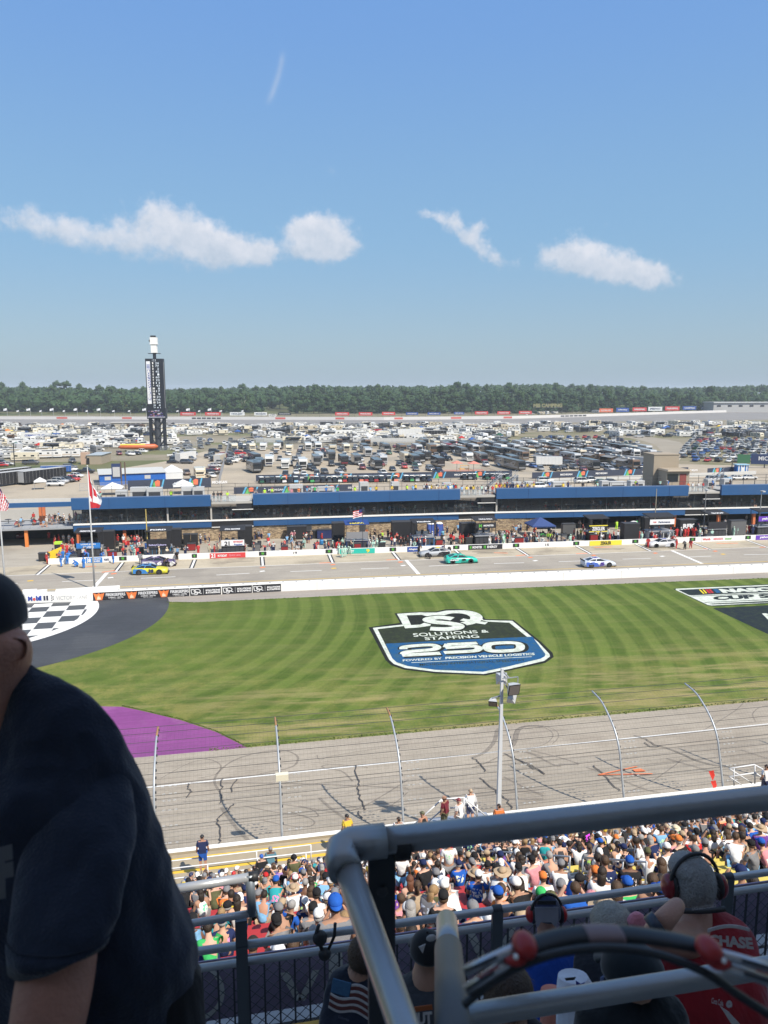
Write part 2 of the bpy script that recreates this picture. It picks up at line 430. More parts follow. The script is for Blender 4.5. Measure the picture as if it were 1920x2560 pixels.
q=b.sep(b.n('ShaderNodeNewGeometry').outputs['Position'])
for(ys,w,a)in((45.55,.035,.75),(43.0,.03,.7),(40.8,.04,.6),(38.9,.03,.65),(51.6,.03,.35),(49.2,.02,.4),(37.4,.05,.5)):
 dv_=b.m('ABSOLUTE',b.m('SUBTRACT',b.m('ADD',q[1],b.m('MULTIPLY',b.noise(None,.9,3),.02)),ys))
 v=b.mix(b.m('MULTIPLY',b.m('SUBTRACT',1.0,b.ramp(dv_,w*.6,w*1.8)),a),v,(.045,.04,.038))
rub=b.noise(b.comb(b.m('MULTIPLY',q[0],.03),b.m('MULTIPLY',q[1],1.6),.0),1.0,5,.7)
v=b.mix(b.m('MULTIPLY',b.ramp(rub,.5,.75),.30),v,(.11,.10,.095))
b.put(p.inputs['Base Color'],v)
tk=MB();ys=[54.2,50,45,40,36.0]
for i in range(4):tk.quad((-60,ys[i+1],bankz(ys[i+1])),(110,ys[i+1],bankz(ys[i+1])),(110,ys[i],bankz(ys[i])),(-60,ys[i],bankz(ys[i])))
structo(tk,'race_track',mt)
def strip(mb,pts,w,z=.0,w1=None):
 n=len(pts)
 L_,R_=[],[]
 for i,p_ in enumerate(pts):
  t=(pts[min(i+1,n-1)]-pts[max(i-1,0)]);t.z=0;t.normalize();nn=Vector((-t.y,t.x,0))
  ww=w if w1 is None else w+(w1-w)*i/(n-1)
  for k,l in((.5,L_),(-.5,R_)):
   a=p_+nn*ww*k;a.z=bankz(a.y)+z if a.y<54.2 else z
   l.append(a)
 for i in range(n-1):mb.quad(R_[i],R_[i+1],L_[i+1],L_[i])
def smoothp(pts,k=8):
 out=[];n=len(pts)
 for i in range(n-1):
  p0,p1,p2,p3=pts[max(i-1,0)],pts[i],pts[i+1],pts[min(i+2,n-1)]
  for j in range(k):
   t=j/k;out.append(.5*((2*p1)+(p2-p0)*t+(2*p0-5*p1+4*p2-p3)*t*t+(3*p1-p0-3*p2+p3)*t**3))
 out.append(pts[-1]);return out
M_wline=mat('white_road_paint',(.72,.71,.68),.7,var=.12,vs=3)
M_yline=mat('yellow_road_paint',(.68,.43,.045),.7,var=.12,vs=3)
M_oline=mat('orange_road_paint',(.75,.21,.08),.7,var=.15,vs=3)
M_bline=mat('black_road_paint',(.03,.03,.032),.7)
M_rubber_shadow=mat('rubber_and_shadow_mark',(.11,.095,.09),.8,var=.25,vs=1.5,alpha=.25)  # tyre rubber, and the post shadows painted on the track
M_crack=mat('crack_sealant',(.075,.065,.06),.6)
ml=MB();strip(ml,[atB(-300,2037),atB(405,1965),atB(1160,1888),atB(1920,1810),atB(2600,1740)],.20,.008)
structo(ml,'track_line',M_wline)
sk=MB()
zz=lambda x,y:(380+x/2.592,1780+y/2.592)
zr=lambda x,y:(1280+x/2.592,1400+y/2.592)
zl=lambda x,y:(1180+x/5.53,1660+y/5.53)
skids_and_shadows=[([zz(440,520),zz(405,450),zz(440,380),zz(540,310),zz(700,262),zz(850,250),zz(940,285),zz(930,340),zz(860,370),zz(700,400)],.22),([zz(30,340),zz(150,310),zz(330,300),zz(440,340),zz(420,400),zz(300,430)],.14),([zz(100,400),zz(350,372),zz(700,340),zz(1050,330),zz(1300,300)],.10),([zz(1300,450),zz(1230,385),zz(1120,365),zz(1110,348),zz(1200,342),zz(1400,360)],.20),([zz(250,460),zz(700,462),zz(1100,470),zz(1659,495)],.26),([zz(200,580),zz(600,575),zz(980,620),zz(1070,660),zz(1040,680),zz(800,650),zz(600,610)],.14),([zz(1090,595),zz(1230,600),zz(1380,635)],.10),([zz(1659,440),zz(1500,540),zz(1350,620),zz(1200,650),zz(950,610)],.16),([zz(1659,520),zz(1560,600),zz(1420,650)],.12),([zz(700,700),zz(900,740),zz(1030,740),zz(1040,700),zz(900,650)],.14),([zz(1400,500),zz(1180,540),zz(960,545)],.10),([zz(60,430),zz(250,330),zz(420,300)],.10),([zz(1070,280),zz(1090,310),zz(1200,280),zz(1659,210)],.12),([zl(0,1300),zl(150,1240),zl(270,1130),zl(320,1040),zl(345,930),zl(370,900),zl(410,885)],.42),([zl(540,1150),zl(590,1080),zl(615,980),zl(640,920),zl(700,875),zl(800,858),zl(990,866)],.5),([zr(0,1200),zr(20,1110),zr(60,1085),zr(170,1075),zr(250,1110),zr(262,1150),zr(200,1200),zr(60,1230)],.10),([zr(60,1082),zr(180,1072),zr(280,1105),zr(300,1150),zr(260,1195)],.10),([zr(0,1235),zr(130,1260),zr(260,1325),zr(315,1340)],.26),([zr(100,1230),zr(300,1280),zr(430,1325),zr(300,1325)],.22),([zl(0,1440),zl(200,1370),zl(400,1280),zl(700,1215),zl(990,1290)],.2),([zr(0,1310),zr(500,1250),zr(1000,1200),zr(1659,1130)],.12),([zr(0,1440),zr(600,1370),zr(1100,1310),zr(1659,1240)],.10),([zr(1580,1050),zr(1560,1000),zr(1600,960),zr(1659,945)],.12),([zr(1250,1100),zr(1430,990),zr(1500,930)],.12),([zr(740,1510),zr(900,1440),zr(1060,1330),zr(1100,1290)],.12),([zr(480,1345),zr(640,1400),zr(840,1480),zr(960,1512)],.28),([zr(1000,1288),zr(1250,1360),zr(1480,1420)],.3),([zr(1480,1232),zr(1659,1290)],.2),([zl(0,1715),zl(200,1730),zl(420,1750),zl(995,1790)],.2),([zl(440,1565),zl(700,1700),zl(990,1830)],.22),([zl(500,1870),zl(750,1880),zl(990,1870)],.3),([zz(450,620),zz(500,690),zz(560,770),zz(640,850)],.30),([zz(1085,560),zz(1150,620),zz(1260,700)],.26)]  # tyre skids, plus painted cast shadows of the fence posts, as in the closing pair
for i,(pp,w)in enumerate(skids_and_shadows):strip(sk,smoothp([atB(*p_)for p_ in pp]),w*.75,.010+.0012*i)
tag(structo(sk,'skid_marks_and_post_shadows',M_rubber_shadow))
ck=MB();r3=random.Random(11)
cracks=[[zz(240,468),zz(235,500),zz(250,520),zz(225,558)],[zz(457,438),zz(450,480),zz(442,520),zz(447,555),zz(440,595)],[zz(548,440),zz(518,485),zz(515,525)],[zz(528,600),zz(490,640),zz(440,680),zz(425,710),zz(440,770),zz(437,830),zz(430,875)],[zz(1320,350),zz(1325,420),zz(1345,460),zz(1330,500),zz(1350,560),zz(1370,610),zz(1380,640)],[zz(1335,645),zz(1355,695)],[zl(0,1300),zl(60,1340),zl(120,1390),zl(190,1500)],[zl(450,1245),zl(560,1305),zl(640,1330),zl(760,1400),zl(850,1460),zl(920,1475),zl(990,1520)],[zl(110,1580),zl(200,1660),zl(300,1735),zl(360,1800),zl(430,1840),zl(500,1920),zl(560,2010)],[zr(790,1140),zr(870,1165),zr(920,1200),zr(1000,1220),zr(1120,1270),zr(1250,1320),zr(1380,1340)],[zr(520,1335),zr(600,1400),zr(640,1450),zr(700,1500)],[zr(20,1290),zr(120,1330),zr(210,1390)],[zr(860,1185),zr(900,1215),zr(960,1210)]]
for cpts in cracks:
 pts=smoothp([atB(*p_)for p_ in cpts],4);pts=[p_+Vector((r3.gauss(0,.04),r3.gauss(0,.04),0))for p_ in pts]
 strip(ck,pts,.075,.060)
structo(ck,'sealed_cracks',M_crack)
om=MB()
for a_,b_ in(((560,1397),(810,1343)),((560,1397),(910,1390)),):
 strip(om,[atB(*zr(*a_)),atB(*zr(*b_))],.14,.066)
om.poly([atB(*zr(*p_),.066)for p_ in((800,1378),(870,1374),(835,1357),(778,1362))])
structo(om,'orange_track_marks',M_oline)
def zp(k,x,y):return(480*k+x/3.456,1290+y/3.456)
pw=MB();py_=MB();po=MB();pk=MB()
def gstrip(mb,a,b_,w,z):strip(mb,[at(*a),at(*b_)],w,z)
for i in range(len(W_st)-1):strip(pw,[W_st[i],W_st[i+1]],.16,.009)
for k,x0,y0,x1,y1 in((0,75,583,152,582),(0,537,567,850,553),(0,1218,538,1515,525),(1,210,510,497,495),(1,850,480,1120,470),(1,1460,457,1700,449),(2,388,433,645,422),(2,950,411,1210,404),(2,1510,395,1740,387),(3,403,373,645,366),(3,968,355,1168,347),(3,1450,335,1700,329)):
 gstrip(pw,zp(k,x0,y0),zp(k,x1,y1),.2,.008)
for k,x0,y0,x1,y1 in((0,320,510,420,425),(0,1000,480,1060,402),(1,-5,450,24,378),(1,605,353,612,428),(1,1185,333,1215,403),(2,75,312,130,380),(2,612,293,660,333),(2,1140,275,1245,342),(3,0,258,125,325),(3,510,240,645,303),(3,1000,228,1160,290),(3,1480,210,1655,272)):
 gstrip(pk,zp(k,x0,y0),zp(k,x1,y1),.75,.008);gstrip(pw,zp(k,x0,y0),zp(k,x1,y1),.32,.012)
for k,x0,y0,x1,y1 in((0,805,625,925,490),(2,190,380,300,503),(3,830,300,1090,412)):gstrip(pw,zp(k,x0,y0),zp(k,x1,y1),.55,.013)
yl=[at(*p_)for p_ in((-300,1487),(124,1475),(480,1460),(960,1440),(1440,1421),(1920,1403.4),(2400,1385))]
for i in range(len(yl)-1):strip(py_,[yl[i],yl[i+1]],.16,.009)
for k,x,y,m_ in((0,262,560,py_),(1,610,445,po),(1,607,477,pw),(1,1217,420,po),(1,1225,452,py_),(2,143,398,po),(2,165,428,pw),(2,1265,358,po),(2,1307,386,pw),(3,153,340,po),(3,685,321,po),(3,745,348,pw),(3,1203,304,po),(3,1270,330,py_),(0,983,499,po),(0,955,533,pw)):
 c=at(*zp(k,x,y));m_.box((c.x,c.y,.012),(.75,.55,.004),.3)
for k,x0,y0,x1,y1 in((0,880,487,1000,470),(0,740,438,830,434),(1,1100,408,1200,402),(2,20,381,120,373),(2,1140,345,1230,335),(2,950,318,1070,321),(3,0,326,100,322),(3,1100,282,1150,286),(3,1215,238,1400,235),(3,1590,272,1640,268),(3,160,272,310,268)):
 gstrip(po,zp(k,x0,y0),zp(k,x1,y1),.35,.012)
structo(pw,'pit_white_lines',M_wline);structo(py_,'pit_yellow_lines',M_yline);structo(po,'pit_orange_lines',M_oline);structo(pk,'pit_black_lines',M_bline)
rb=MB()
for k,x0,y0,x1,y1 in((0,650,440,900,440),(0,800,455,1000,452),(1,300,400,540,388),(2,760,310,940,318),(2,800,325,1060,315),(3,130,275,390,290),(3,160,292,420,280),(1,1320,345,1500,338),(2,330,345,520,330),(3,640,285,900,275)):
 gstrip(rb,zp(k,x0,y0),zp(k,x1,y1),.5,.007)
structo(rb,'stall_rubber',M_rubber_shadow)
M_dark=ground_mat('dark_asphalt',(.055,.060,.070),(.045,.05,.058),.2,(.065,.07,.078),.1,streak=2)[0]
def disc(r,z,name,m,cy=98.6):
 pts=[]
 a0=math.asin(min(1,(cy-94)/r))
 for i in range(61):
  a=a0-(math.pi+2*a0)*i/60;pts.append((-30+r*math.cos(a),94+r*math.sin(a)))
 return sheet(name,pts,z,m)
disc(22.4,.006,'victory_lane_asphalt',M_dark,98.9)
disc(14.2,.011,'victory_lane_white_paint',M_wline,98.4)
cx=[-34.4+2.12*i for i in range(10)];cyy=[98.6,96.85,94.75,92.3,90.0,87.6,85.3,83.0]
cb=MB()
for j in range(7):
 for i in range(9):
  if(i+j)%2:continue
  x0,x1=cx[i]+.02*j,cx[i]+2.08;y0,y1=cyy[j+1],cyy[j]
  pts=[(x0,y0),(x1,y0),(x1,y1),(x0,y1)]
  out=[]
  for a_ in range(4):
   xa,ya=pts[a_];xb,yb=pts[(a_+1)%4]
   for s_ in range(6):
    t=s_/6;out.append((xa+(xb-xa)*t,ya+(yb-ya)*t))
  res=[]
  for(x,y)in out:
   dx,dy_=x+30,y-94;rr=math.hypot(dx,dy_)
   if rr>12.9:x,y=-30+dx*12.9/rr,94+dy_*12.9/rr
   res.append((x,min(y,98.35),.016))
  ar=abs(sum(res[k][0]*res[(k+1)%24][1]-res[(k+1)%24][0]*res[k][1]for k in range(24)))/2
  if ar>.25:cb.poly(res)
structo(cb,'victory_lane_checkers',mat('checker_paint',(.07,.075,.08),.7,var=.1,vs=2))
# ---- painted turf logos
def turf_mat(name,c,a=.25):
 m=bpy.data.materials.new(name);m.use_nodes=True;b=NB(m.node_tree);p=m.node_tree.nodes['Principled BSDF']
 p.inputs['Roughness'].default_value=.9;p.inputs['Specular IOR Level'].default_value=.1
 ge=b.n('ShaderNodeNewGeometry').outputs['Position']
 v=b.mix(b.m('MULTIPLY',b.ramp(b.noise(ge,1.3,5,.7),.4,.75),a),c,(.10,.13,.035))
 k=b.m('ADD',b.m('MULTIPLY',b.noise(ge,5.0,5,.8),1.0),.45)
 v=b.mix(1.0,v,b.comb(k,k,k),'MULTIPLY');b.put(p.inputs['Base Color'],v);return m
T_w=turf_mat('turf_white',(.60,.64,.57),.42);T_b=turf_mat('turf_black',(.018,.02,.02),.12);T_k=turf_mat('turf_dark',(.025,.032,.024),.28)
T_bl=turf_mat('turf_blue',(.014,.085,.215),.4);T_nv=turf_mat('turf_navy',(.018,.026,.034),.25);T_y=turf_mat('turf_yellow',(.7,.55,.03),.1);T_r=turf_mat('turf_red',(.40,.03,.04),.1)
zs=lambda x,y:(900+x/3.19,1500+y/3.19)
def turfpoly(mb,pts,z,f=zs):mb.poly([at(*f(*p_),z)for p_ in pts]);return mb
def tring(mb,pts,z,w,f=zs):
 ps=[at(*f(*p_),z)for p_ in pts];n=len(ps)
 for i in range(n):
  a_,b_=ps[i],ps[(i+1)%n];t=(b_-a_).normalized();e=t*(w/2);nn=Vector((-t.y,t.x,0))*(w/2)
  mb.quad(a_-e-nn,b_+e-nn,b_+e+nn,a_-e+nn)
outline=[(68,218),(320,182),(275,106),(480,92),(600,92),(680,74),(800,72),(900,88),(970,118),(1000,152),(1225,158),(1440,330),(1535,420),(1545,455),(1480,500),(1200,560),(1000,602),(600,585),(350,555),(250,520),(205,480)]
inner=[(102,222),(340,196),(300,112),(480,100),(610,100),(690,84),(800,82),(890,98),(950,124),(985,160),(1215,166),(1420,335),(1510,430),(1515,450),(1470,485),(1200,548),(985,590),(600,572),(360,542),(270,510),(232,475)]
core=[(140,232),(360,206),(345,160),(600,130),(940,150),(1010,172),(1190,180),(1390,340),(1478,430),(1475,448),(1440,468),(1180,530),(980,572),(600,556),(380,526),(292,496),(258,465)]
a=MB();turfpoly(a,outline,.012);sr=structo(a,'turf_logo_border',T_b)
a=MB();turfpoly(a,inner,.017);structo(a,'turf_logo_white',T_w)
a=MB();turfpoly(a,core,.022);structo(a,'turf_logo_dark',T_k)
a=MB();turfpoly(a,[(205,348),(800,318),(1375,292),(1478,430),(1475,448),(1440,468),(1180,530),(980,572),(600,556),(380,526),(292,496),(258,465)],.027);structo(a,'turf_logo_blue',T_bl)
def tstroke(mb,pts,w,z,f=zs,closed=False):
 ps=[at(*f(*p_),z)for p_ in pts]
 if closed:ps=ps+[ps[0]]
 ps=smoothp(ps,6)if len(ps)>3 else ps
 n=len(ps);L_,R_=[],[]
 for i,p_ in enumerate(ps):
  t=ps[min(i+1,n-1)]-ps[max(i-1,0)]
  if closed and i in(0,n-1):t=ps[1]-ps[n-2]
  t.normalize();nn=Vector((-t.y,t.x,0))*w/2;L_.append(p_+nn);R_.append(p_-nn)
 for i in range(n-1):mb.quad(R_[i],R_[i+1],L_[i+1],L_[i])
a=MB();b2=MB()
Dh=[(385,122),(415,196),(480,196),(540,172),(550,138),(500,118)]
turfpoly(a,[(295,110),(480,98),(560,104),(600,130),(560,205),(470,218),(360,226)],.030)
turfpoly(b2,[(372,122),(490,118),(530,128),(540,150),(520,178),(480,196),(408,200)],.033)
q1=[(820+152*math.cos(t)-8*math.sin(t),142-50*math.sin(t))for t in[2*math.pi*i/30 for i in range(30)]]
turfpoly(a,[(790+188*math.cos(t)+6*math.sin(t),143-62*math.sin(t))for t in[2*math.pi*i/36 for i in range(36)]],.0315)
turfpoly(b2,[(768+112*math.cos(t),142-37*math.sin(t))for t in[2*math.pi*i/30 for i in range(30)]],.0345)
tstroke(a,[(810,155),(900,170),(1008,186)],.9,.0375)
S_p=[(738,150),(640,138),(560,148),(548,162),(600,176),(700,184),(780,200),(770,222),(680,232),(560,228)]
tstroke(b2,S_p,1.9,.0385);structo(b2,'turf_logo_letter_gaps',T_b)
tstroke(a,S_p,1.35,.041)
structo(a,'turf_logo_letters',T_w)
def tq(x0,y0,x1,y1,x2,y2,x3,y3,z,f=zs):
 return[at(*f(x0,y0),z),at(*f(x1,y1),z),at(*f(x2,y2),z),at(*f(x3,y3),z)]
a=MB()
text(a,'SOLUTIONS &',tq(430,294,1032,258,418,266,1018,236,.03),.015)
text(a,'STAFFING',tq(520,320,955,300,512,296,940,276,.03),.015)
text(a,'POWERED BY',tq(342,490,655,474,340,474,650,458,.032),.015)
text(a,'PRECISION VEHICLE LOGISTICS',tq(682,472,1395,438,680,454,1390,420,.032),.035)
tstroke(a,[(410,500),(1370,452)],.12,.032)
structo(a,'turf_logo_text',T_w)
a=MB();text(a,'MICHIGAN INTERNATIONAL SPEEDWAY',tq(475,526,1320,486,475,508,1310,470,.032),.01);structo(a,'turf_logo_small_text',T_k)
def digits(mb,z,grow,wmul,dx=0,dy=0):
 s=lambda pts:[(x+dx,y+dy)for x,y in pts]
 tstroke(mb,s([(348,392),(352,376),(420,366),(560,358),(612,370),(606,386),(560,397),(420,408),(362,418),(350,432)]),.98*wmul,z)
 tstroke(mb,s([(335,440),(640,424)]),1.05*wmul,z+.0015)
 tstroke(mb,s([(935,343),(700,354)]),.95*wmul,z);tstroke(mb,s([(705,350),(690,378)]),.95*wmul,z+.0015)
 tstroke(mb,s([(680,380),(760,376),(890,368),(945,378),(935,398),(880,408),(670,419)]),.98*wmul,z+.003)
 tstroke(mb,s([(1010,372),(1030,352),(1100,343),(1200,340),(1262,348),(1280,372),(1262,396),(1190,404),(1090,408),(1030,400)]),1.05*wmul,z,closed=True)
a=MB();digits(a,.032,0,1.4,8,3);structo(a,'turf_logo_number_outline',T_b)
a=MB();digits(a,.040,0,.86);structo(a,'turf_logo_number',T_w)
zn=lambda x,y:(1660+x/6.38,1430+y/6.38)
a=MB();turfpoly(a,[(140,268),(1800,188),(3400,110),(3400,440),(1700,500),(790,545),(700,535),(600,490)],.012,zn);turfpoly(a,[(780,578),(1659,530),(3400,430),(3400,1500),(2600,1300),(1659,990)],.0125,zn);structo(a,'turf_panel_black',T_nv)
a=MB();turfpoly(a,[(183,275),(195,266),(1800,200),(3400,122),(3400,425),(1700,488),(760,534),(700,525),(600,478),(195,290)],.017,zn);structo(a,'turf_panel_white',T_w)
a=MB();turfpoly(a,[(225,285),(1800,216),(3400,138),(3400,250),(1700,320),(440,372),(400,368)],.022,zn);turfpoly(a,[(440,382),(1800,330),(3400,262),(3400,268),(1800,340),(470,388)],.022,zn)
turfpoly(a,[(640,482),(1800,432),(3400,350),(3400,362),(1800,442),(655,488)],.022,zn);turfpoly(a,[(700,506),(1800,455),(3400,375),(3400,400),(1800,480),(770,516)],.022,zn)
text(a,'CUP SERIES',tq(800,452,2470,375,770,388,2400,312,.022,zn),.06)
structo(a,'turf_panel_letters_dark',T_nv)
a=MB();text(a,'NASCAR',tq(945,335,2150,285,865,272,2060,225,.028,zn),.08)
text(a,'MICHIGAN',tq(1660,760,3300,640,1560,660,3150,560,.028,zn),.06)
structo(a,'turf_panel_letters_white',T_w)
for nm,m_,ps in(('yellow',T_y,[[(555,280),(580,279),(650,345),(625,347)],[(610,278),(632,277),(690,336),(665,341)]]),('red',T_r,[[(650,277),(690,275),(755,338),(715,340)],[(700,272),(740,270),(795,334),(765,336)]]),('blue',T_bl,[[(775,270),(850,266),(905,326),(840,334)]])):
 a=MB()
 for pp in ps:turfpoly(a,pp,.028,zn)
 structo(a,'turf_panel_'+nm+'_bars',m_)
 # ---- prototypes and instances
class Proto:
 def __init__(s,name,cat,parts):s.name,s.cat,s.parts=name,cat,parts
ALL=[]
def inst(P_,label,loc,rz=.0,group=None,colors=None,sc=None,maxpart=99):
 r=root(P_.name,label,P_.cat,loc,rz,group)
 if sc:r.scale=(sc,sc,sc)
 def mk(spec,par):
  nm,me,key,l_,subs=(list(spec)+[None,None,()])[:5]if len(spec)<5 else spec
  c=(colors or{}).get(key)if key else None
  o=mkobj(nm,me,par,c,l_)
  for s_ in(subs or()):mk(s_,o)
 for sp in P_.parts[:maxpart]:mk(sp,r)
 ALL.append(r);return r
M_attr=mat('assorted_paint',rough=.5)
_b=NB(M_attr.node_tree);_a=_b.n('ShaderNodeAttribute',attribute_name='Col');_b.put(M_attr.node_tree.nodes['Principled BSDF'].inputs['Base Color'],_a.outputs['Color'])
def far_mesh(P_,fixed=None):
 pass
 if hasattr(P_,'far'):return P_.far
 vs,fs,mi,mats_=[],[],[],[]
 def rec(sp):
  nm,me,key=sp[0],sp[1],sp[2];off=sp[3]if len(sp)>3 and sp[3]else(0,0,0);o=len(vs)
  for v in me.vertices:vs.append((v.co.x+off[0],v.co.y+off[1],v.co.z+off[2]))
  base=P_.parts[0][2]
  for p in me.polygons:
   m=me.materials[p.material_index]if me.materials else None
   if key is not None and key!=base:m=(fixed or MATS['dark_grey_metal'])
   if m not in mats_:mats_.append(m)
   fs.append([i+o for i in p.vertices]);mi.append(mats_.index(m))
 for sp in P_.parts:rec(sp)
 me=bpy.data.meshes.new(P_.name);me.from_pydata(vs,[],fs)
 for m in mats_:me.materials.append(m)
 me.polygons.foreach_set('material_index',mi);me.update();P_.far=me;return me
def inst_far(P_,label,loc,rz,group,color):
 o=mkobj(P_.name,far_mesh(P_),None,color,loc,rz);tag(o,label,P_.cat,group);ALL.append(o);return o
def stuff_merge(name,items,nopaint=('vehicle_paint','trailer_skin','canopy_fabric','cloth')):
 pass
 vs,fs,cols=[],[],[]
 for(P_,loc,rz,c)in items:
  me=far_mesh(P_);o=len(vs);ca,sa=math.cos(rz),math.sin(rz)
  vs+=[(loc[0]+v.co.x*ca-v.co.y*sa,loc[1]+v.co.x*sa+v.co.y*ca,loc[2]+v.co.z)for v in me.vertices]
  for p in me.polygons:
   m=me.materials[p.material_index];fs.append([i+o for i in p.vertices])
   cc=c if m.name in nopaint else FIXC.get(m.name,(.05,.05,.055));cols+=list(c4(cc))*len(p.vertices)
 me=bpy.data.meshes.new(name);me.from_pydata(vs,[],fs);me.materials.append(M_attr)
 ca=me.color_attributes.new('Col','FLOAT_COLOR','CORNER');ca.data.foreach_set('color',cols);me.update()
 return tag(mkobj(name,me),kind='stuff')
FIXC={'light_grey_plastic':(.4,.4,.4),'skin':(.45,.25,.17),'aluminium':(.5,.5,.5)}
CN={'white':(.66,.66,.64),'black':(.018,.018,.02),'silver':(.42,.43,.44),'grey':(.20,.205,.21),'dark grey':(.07,.072,.078),'red':(.42,.025,.02),'blue':(.03,.10,.32),'navy':(.02,.03,.075),'beige':(.50,.44,.33),'brown':(.13,.08,.05),'dark green':(.02,.09,.045),'maroon':(.16,.02,.03),'orange':(.65,.19,.03),'yellow':(.75,.55,.06),'light blue':(.25,.48,.68),'teal':(.03,.33,.36),'pink':(.70,.26,.33),'purple':(.15,.06,.28),'green':(.06,.33,.09),'lime':(.55,.80,.05),'cream':(.68,.62,.48),'tan':(.42,.32,.21),'olive':(.12,.12,.06),'coral':(.75,.25,.16),'mint':(.30,.66,.52)}
M_paint=mat('vehicle_paint',rough=.28,objcol=True,coat=.6,spec=.5,var=.03,vs=.7)
M_gel=mat('trailer_skin',rough=.45,objcol=True,var=.06,vs=.6)
M_fab=mat('canopy_fabric',rough=.85,objcol=True,var=.06,vs=1.2)
M_glass=mat('vehicle_glass',(.02,.025,.03),.08,spec=.8)
M_tyre=mat('tyre_rubber',(.02,.02,.02),.8)
M_rim=mat('wheel_rim',(.25,.25,.26),.35,.8)
M_blk=mat('black_matte',(.02,.02,.022),.55,var=.1,vs=2)
M_dkg=mat('dark_grey_metal',(.06,.062,.068),.5,.2,var=.12,vs=2)
M_lgt=mat('light_grey_plastic',(.45,.45,.44),.6,var=.08,vs=2)
M_wht=mat('white_panel',(.80,.79,.76),.5,var=.05,vs=1)
M_alu=mat('aluminium',(.52,.53,.55),.42,.6,var=.06,vs=3)
M_galv=mat('galvanised_steel',(.40,.42,.45),.45,.55,var=.12,vs=6)
def wheel_mesh(r=.34,w=.22):
 mb=MB();mb.m=0
 a=[(x,r*k)for x,k in((-w/2,.6),(-w/2,.93),(-w*.35,1.0),(w*.35,1.0),(w/2,.93),(w/2,.6))]
 mb.rings([[(k[1]*math.cos(2*math.pi*j/14),k[0],k[1]*math.sin(2*math.pi*j/14))for j in range(14)]for k in a])
 mb.m=1;mb.rings([[(rr*math.cos(2*math.pi*j/10),y,rr*math.sin(2*math.pi*j/10))for j in range(10)]for y,rr in((-w/2-.012,r*.55),(-w/2-.012,r*.2))]);mb.rings([[(rr*math.cos(2*math.pi*j/10),y,rr*math.sin(2*math.pi*j/10))for j in range(10)]for y,rr in((w/2+.012,r*.2),(w/2+.012,r*.55))])
 return mb.mesh('wheel',[M_tyre,M_rim])
WH=wheel_mesh();WHR=wheel_mesh(.36,.30)
def body_loft(st):
 mb=MB();rs=[]
 for(x,w,zb,zm,zt)in st:
  rs.append([(x,-w*.94,zb),(x,-w,zm),(x,-w*.93,zt-.02),(x,-w*.6,zt+.03),(x,w*.6,zt+.03),(x,w*.93,zt-.02),(x,w,zm),(x,w*.94,zb)])
 mb.rings(rs);return mb
def cabin(b0,b1,t0,t1,wb,wt,zb,zt):
 g=MB();g.add([(b0,-wb,zb),(b1,-wb,zb),(b1,wb,zb),(b0,wb,zb),(t0,-wt,zt),(t1,-wt,zt),(t1,wt,zt),(t0,wt,zt)],[(0,1,5,4),(1,2,6,5),(2,3,7,6),(3,0,4,7),(4,5,6,7)])
 r=MB();r.box(((t0+t1)/2,0,zt+.025),(t1-t0+.04,wt*2+.04,.06),top=(.94,.92))
 for sy in(-1,1):
  for(b_,t_)in((b0,t0),(b1,t1)):r.seg((b_,sy*wb,zb),(t_,sy*wt,zt+.02),.07,.07)
  m0=(b0+b1)/2;m1=(t0+t1)/2;r.seg((m0,sy*(wb+.01),zb),(m1,sy*(wt+.01),zt+.02),.09,.03)
 return g,r
def car_proto(kind):
 if kind=='sedan':
  st=[(-2.35,.70,.38,.58,.82),(-2.2,.86,.26,.56,.95),(-1.3,.91,.2,.6,.95),(.9,.91,.2,.6,.92),(1.9,.87,.24,.55,.80),(2.3,.74,.3,.5,.66)]
  g,r=cabin(-1.95,1.1,-1.1,.15,.80,.60,.93,1.42);wx=1.42
 elif kind=='suv':
  st=[(-2.35,.80,.42,.7,1.0),(-2.28,.92,.3,.7,1.1),(-1.3,.95,.25,.7,1.1),(.9,.95,.25,.7,1.08),(2.0,.92,.28,.65,1.0),(2.35,.80,.35,.6,.82)]
  g,r=cabin(-2.25,1.2,-1.95,.35,.86,.70,1.08,1.70);wx=1.42
 else:
  st=[(-2.85,.90,.5,.75,1.12),(-2.8,.96,.42,.75,1.15),(-1.0,.98,.35,.75,1.15),(1.0,.98,.35,.75,1.15),(2.3,.96,.38,.75,1.12),(2.75,.88,.45,.7,.95)]
  g,r=cabin(-.85,1.45,-.6,.75,.88,.72,1.14,1.82);wx=1.8
 b_=body_loft(st);d_=MB();lm=[]
 parts=[]
 if kind=='pickup':d_.box((-1.85,0,1.19),(1.75,1.5,.03))
 for sy in(-1,1):
  lm.append(('headlight',MB().box((st[-1][0]-.05,sy*.6,.68 if kind=='sedan' else .85),(.1,.35,.12)).mesh('h',mat('lamp_clear',(.6,.6,.58),.2)),None));lm.append(('tail_light',MB().box((st[0][0]+.02,sy*.68,.78 if kind=='sedan' else .95),(.08,.25,.14)).mesh('t',mat('lamp_red',(.35,.02,.02),.25)),None))
 parts=[('body',b_.mesh('body',M_paint,True),'body'),('roof',r.mesh('roof',M_paint),'body'),('glasshouse',g.mesh('glass',M_glass),None)]
 for sx in(-1,1):
  for sy in(-1,1):parts.append(('wheel',WH,None,(sx*wx,sy*.84,.34)))
 parts+=lm
 if kind=='pickup':parts.append(('bed',d_.mesh('bed',M_blk),None))
 return Proto({'sedan':'parked_car','suv':'parked_suv','pickup':'pickup_truck'}[kind],{'sedan':'car','suv':'suv','pickup':'pickup truck'}[kind],parts)
CAR={k:car_proto(k)for k in('sedan','suv','pickup')}
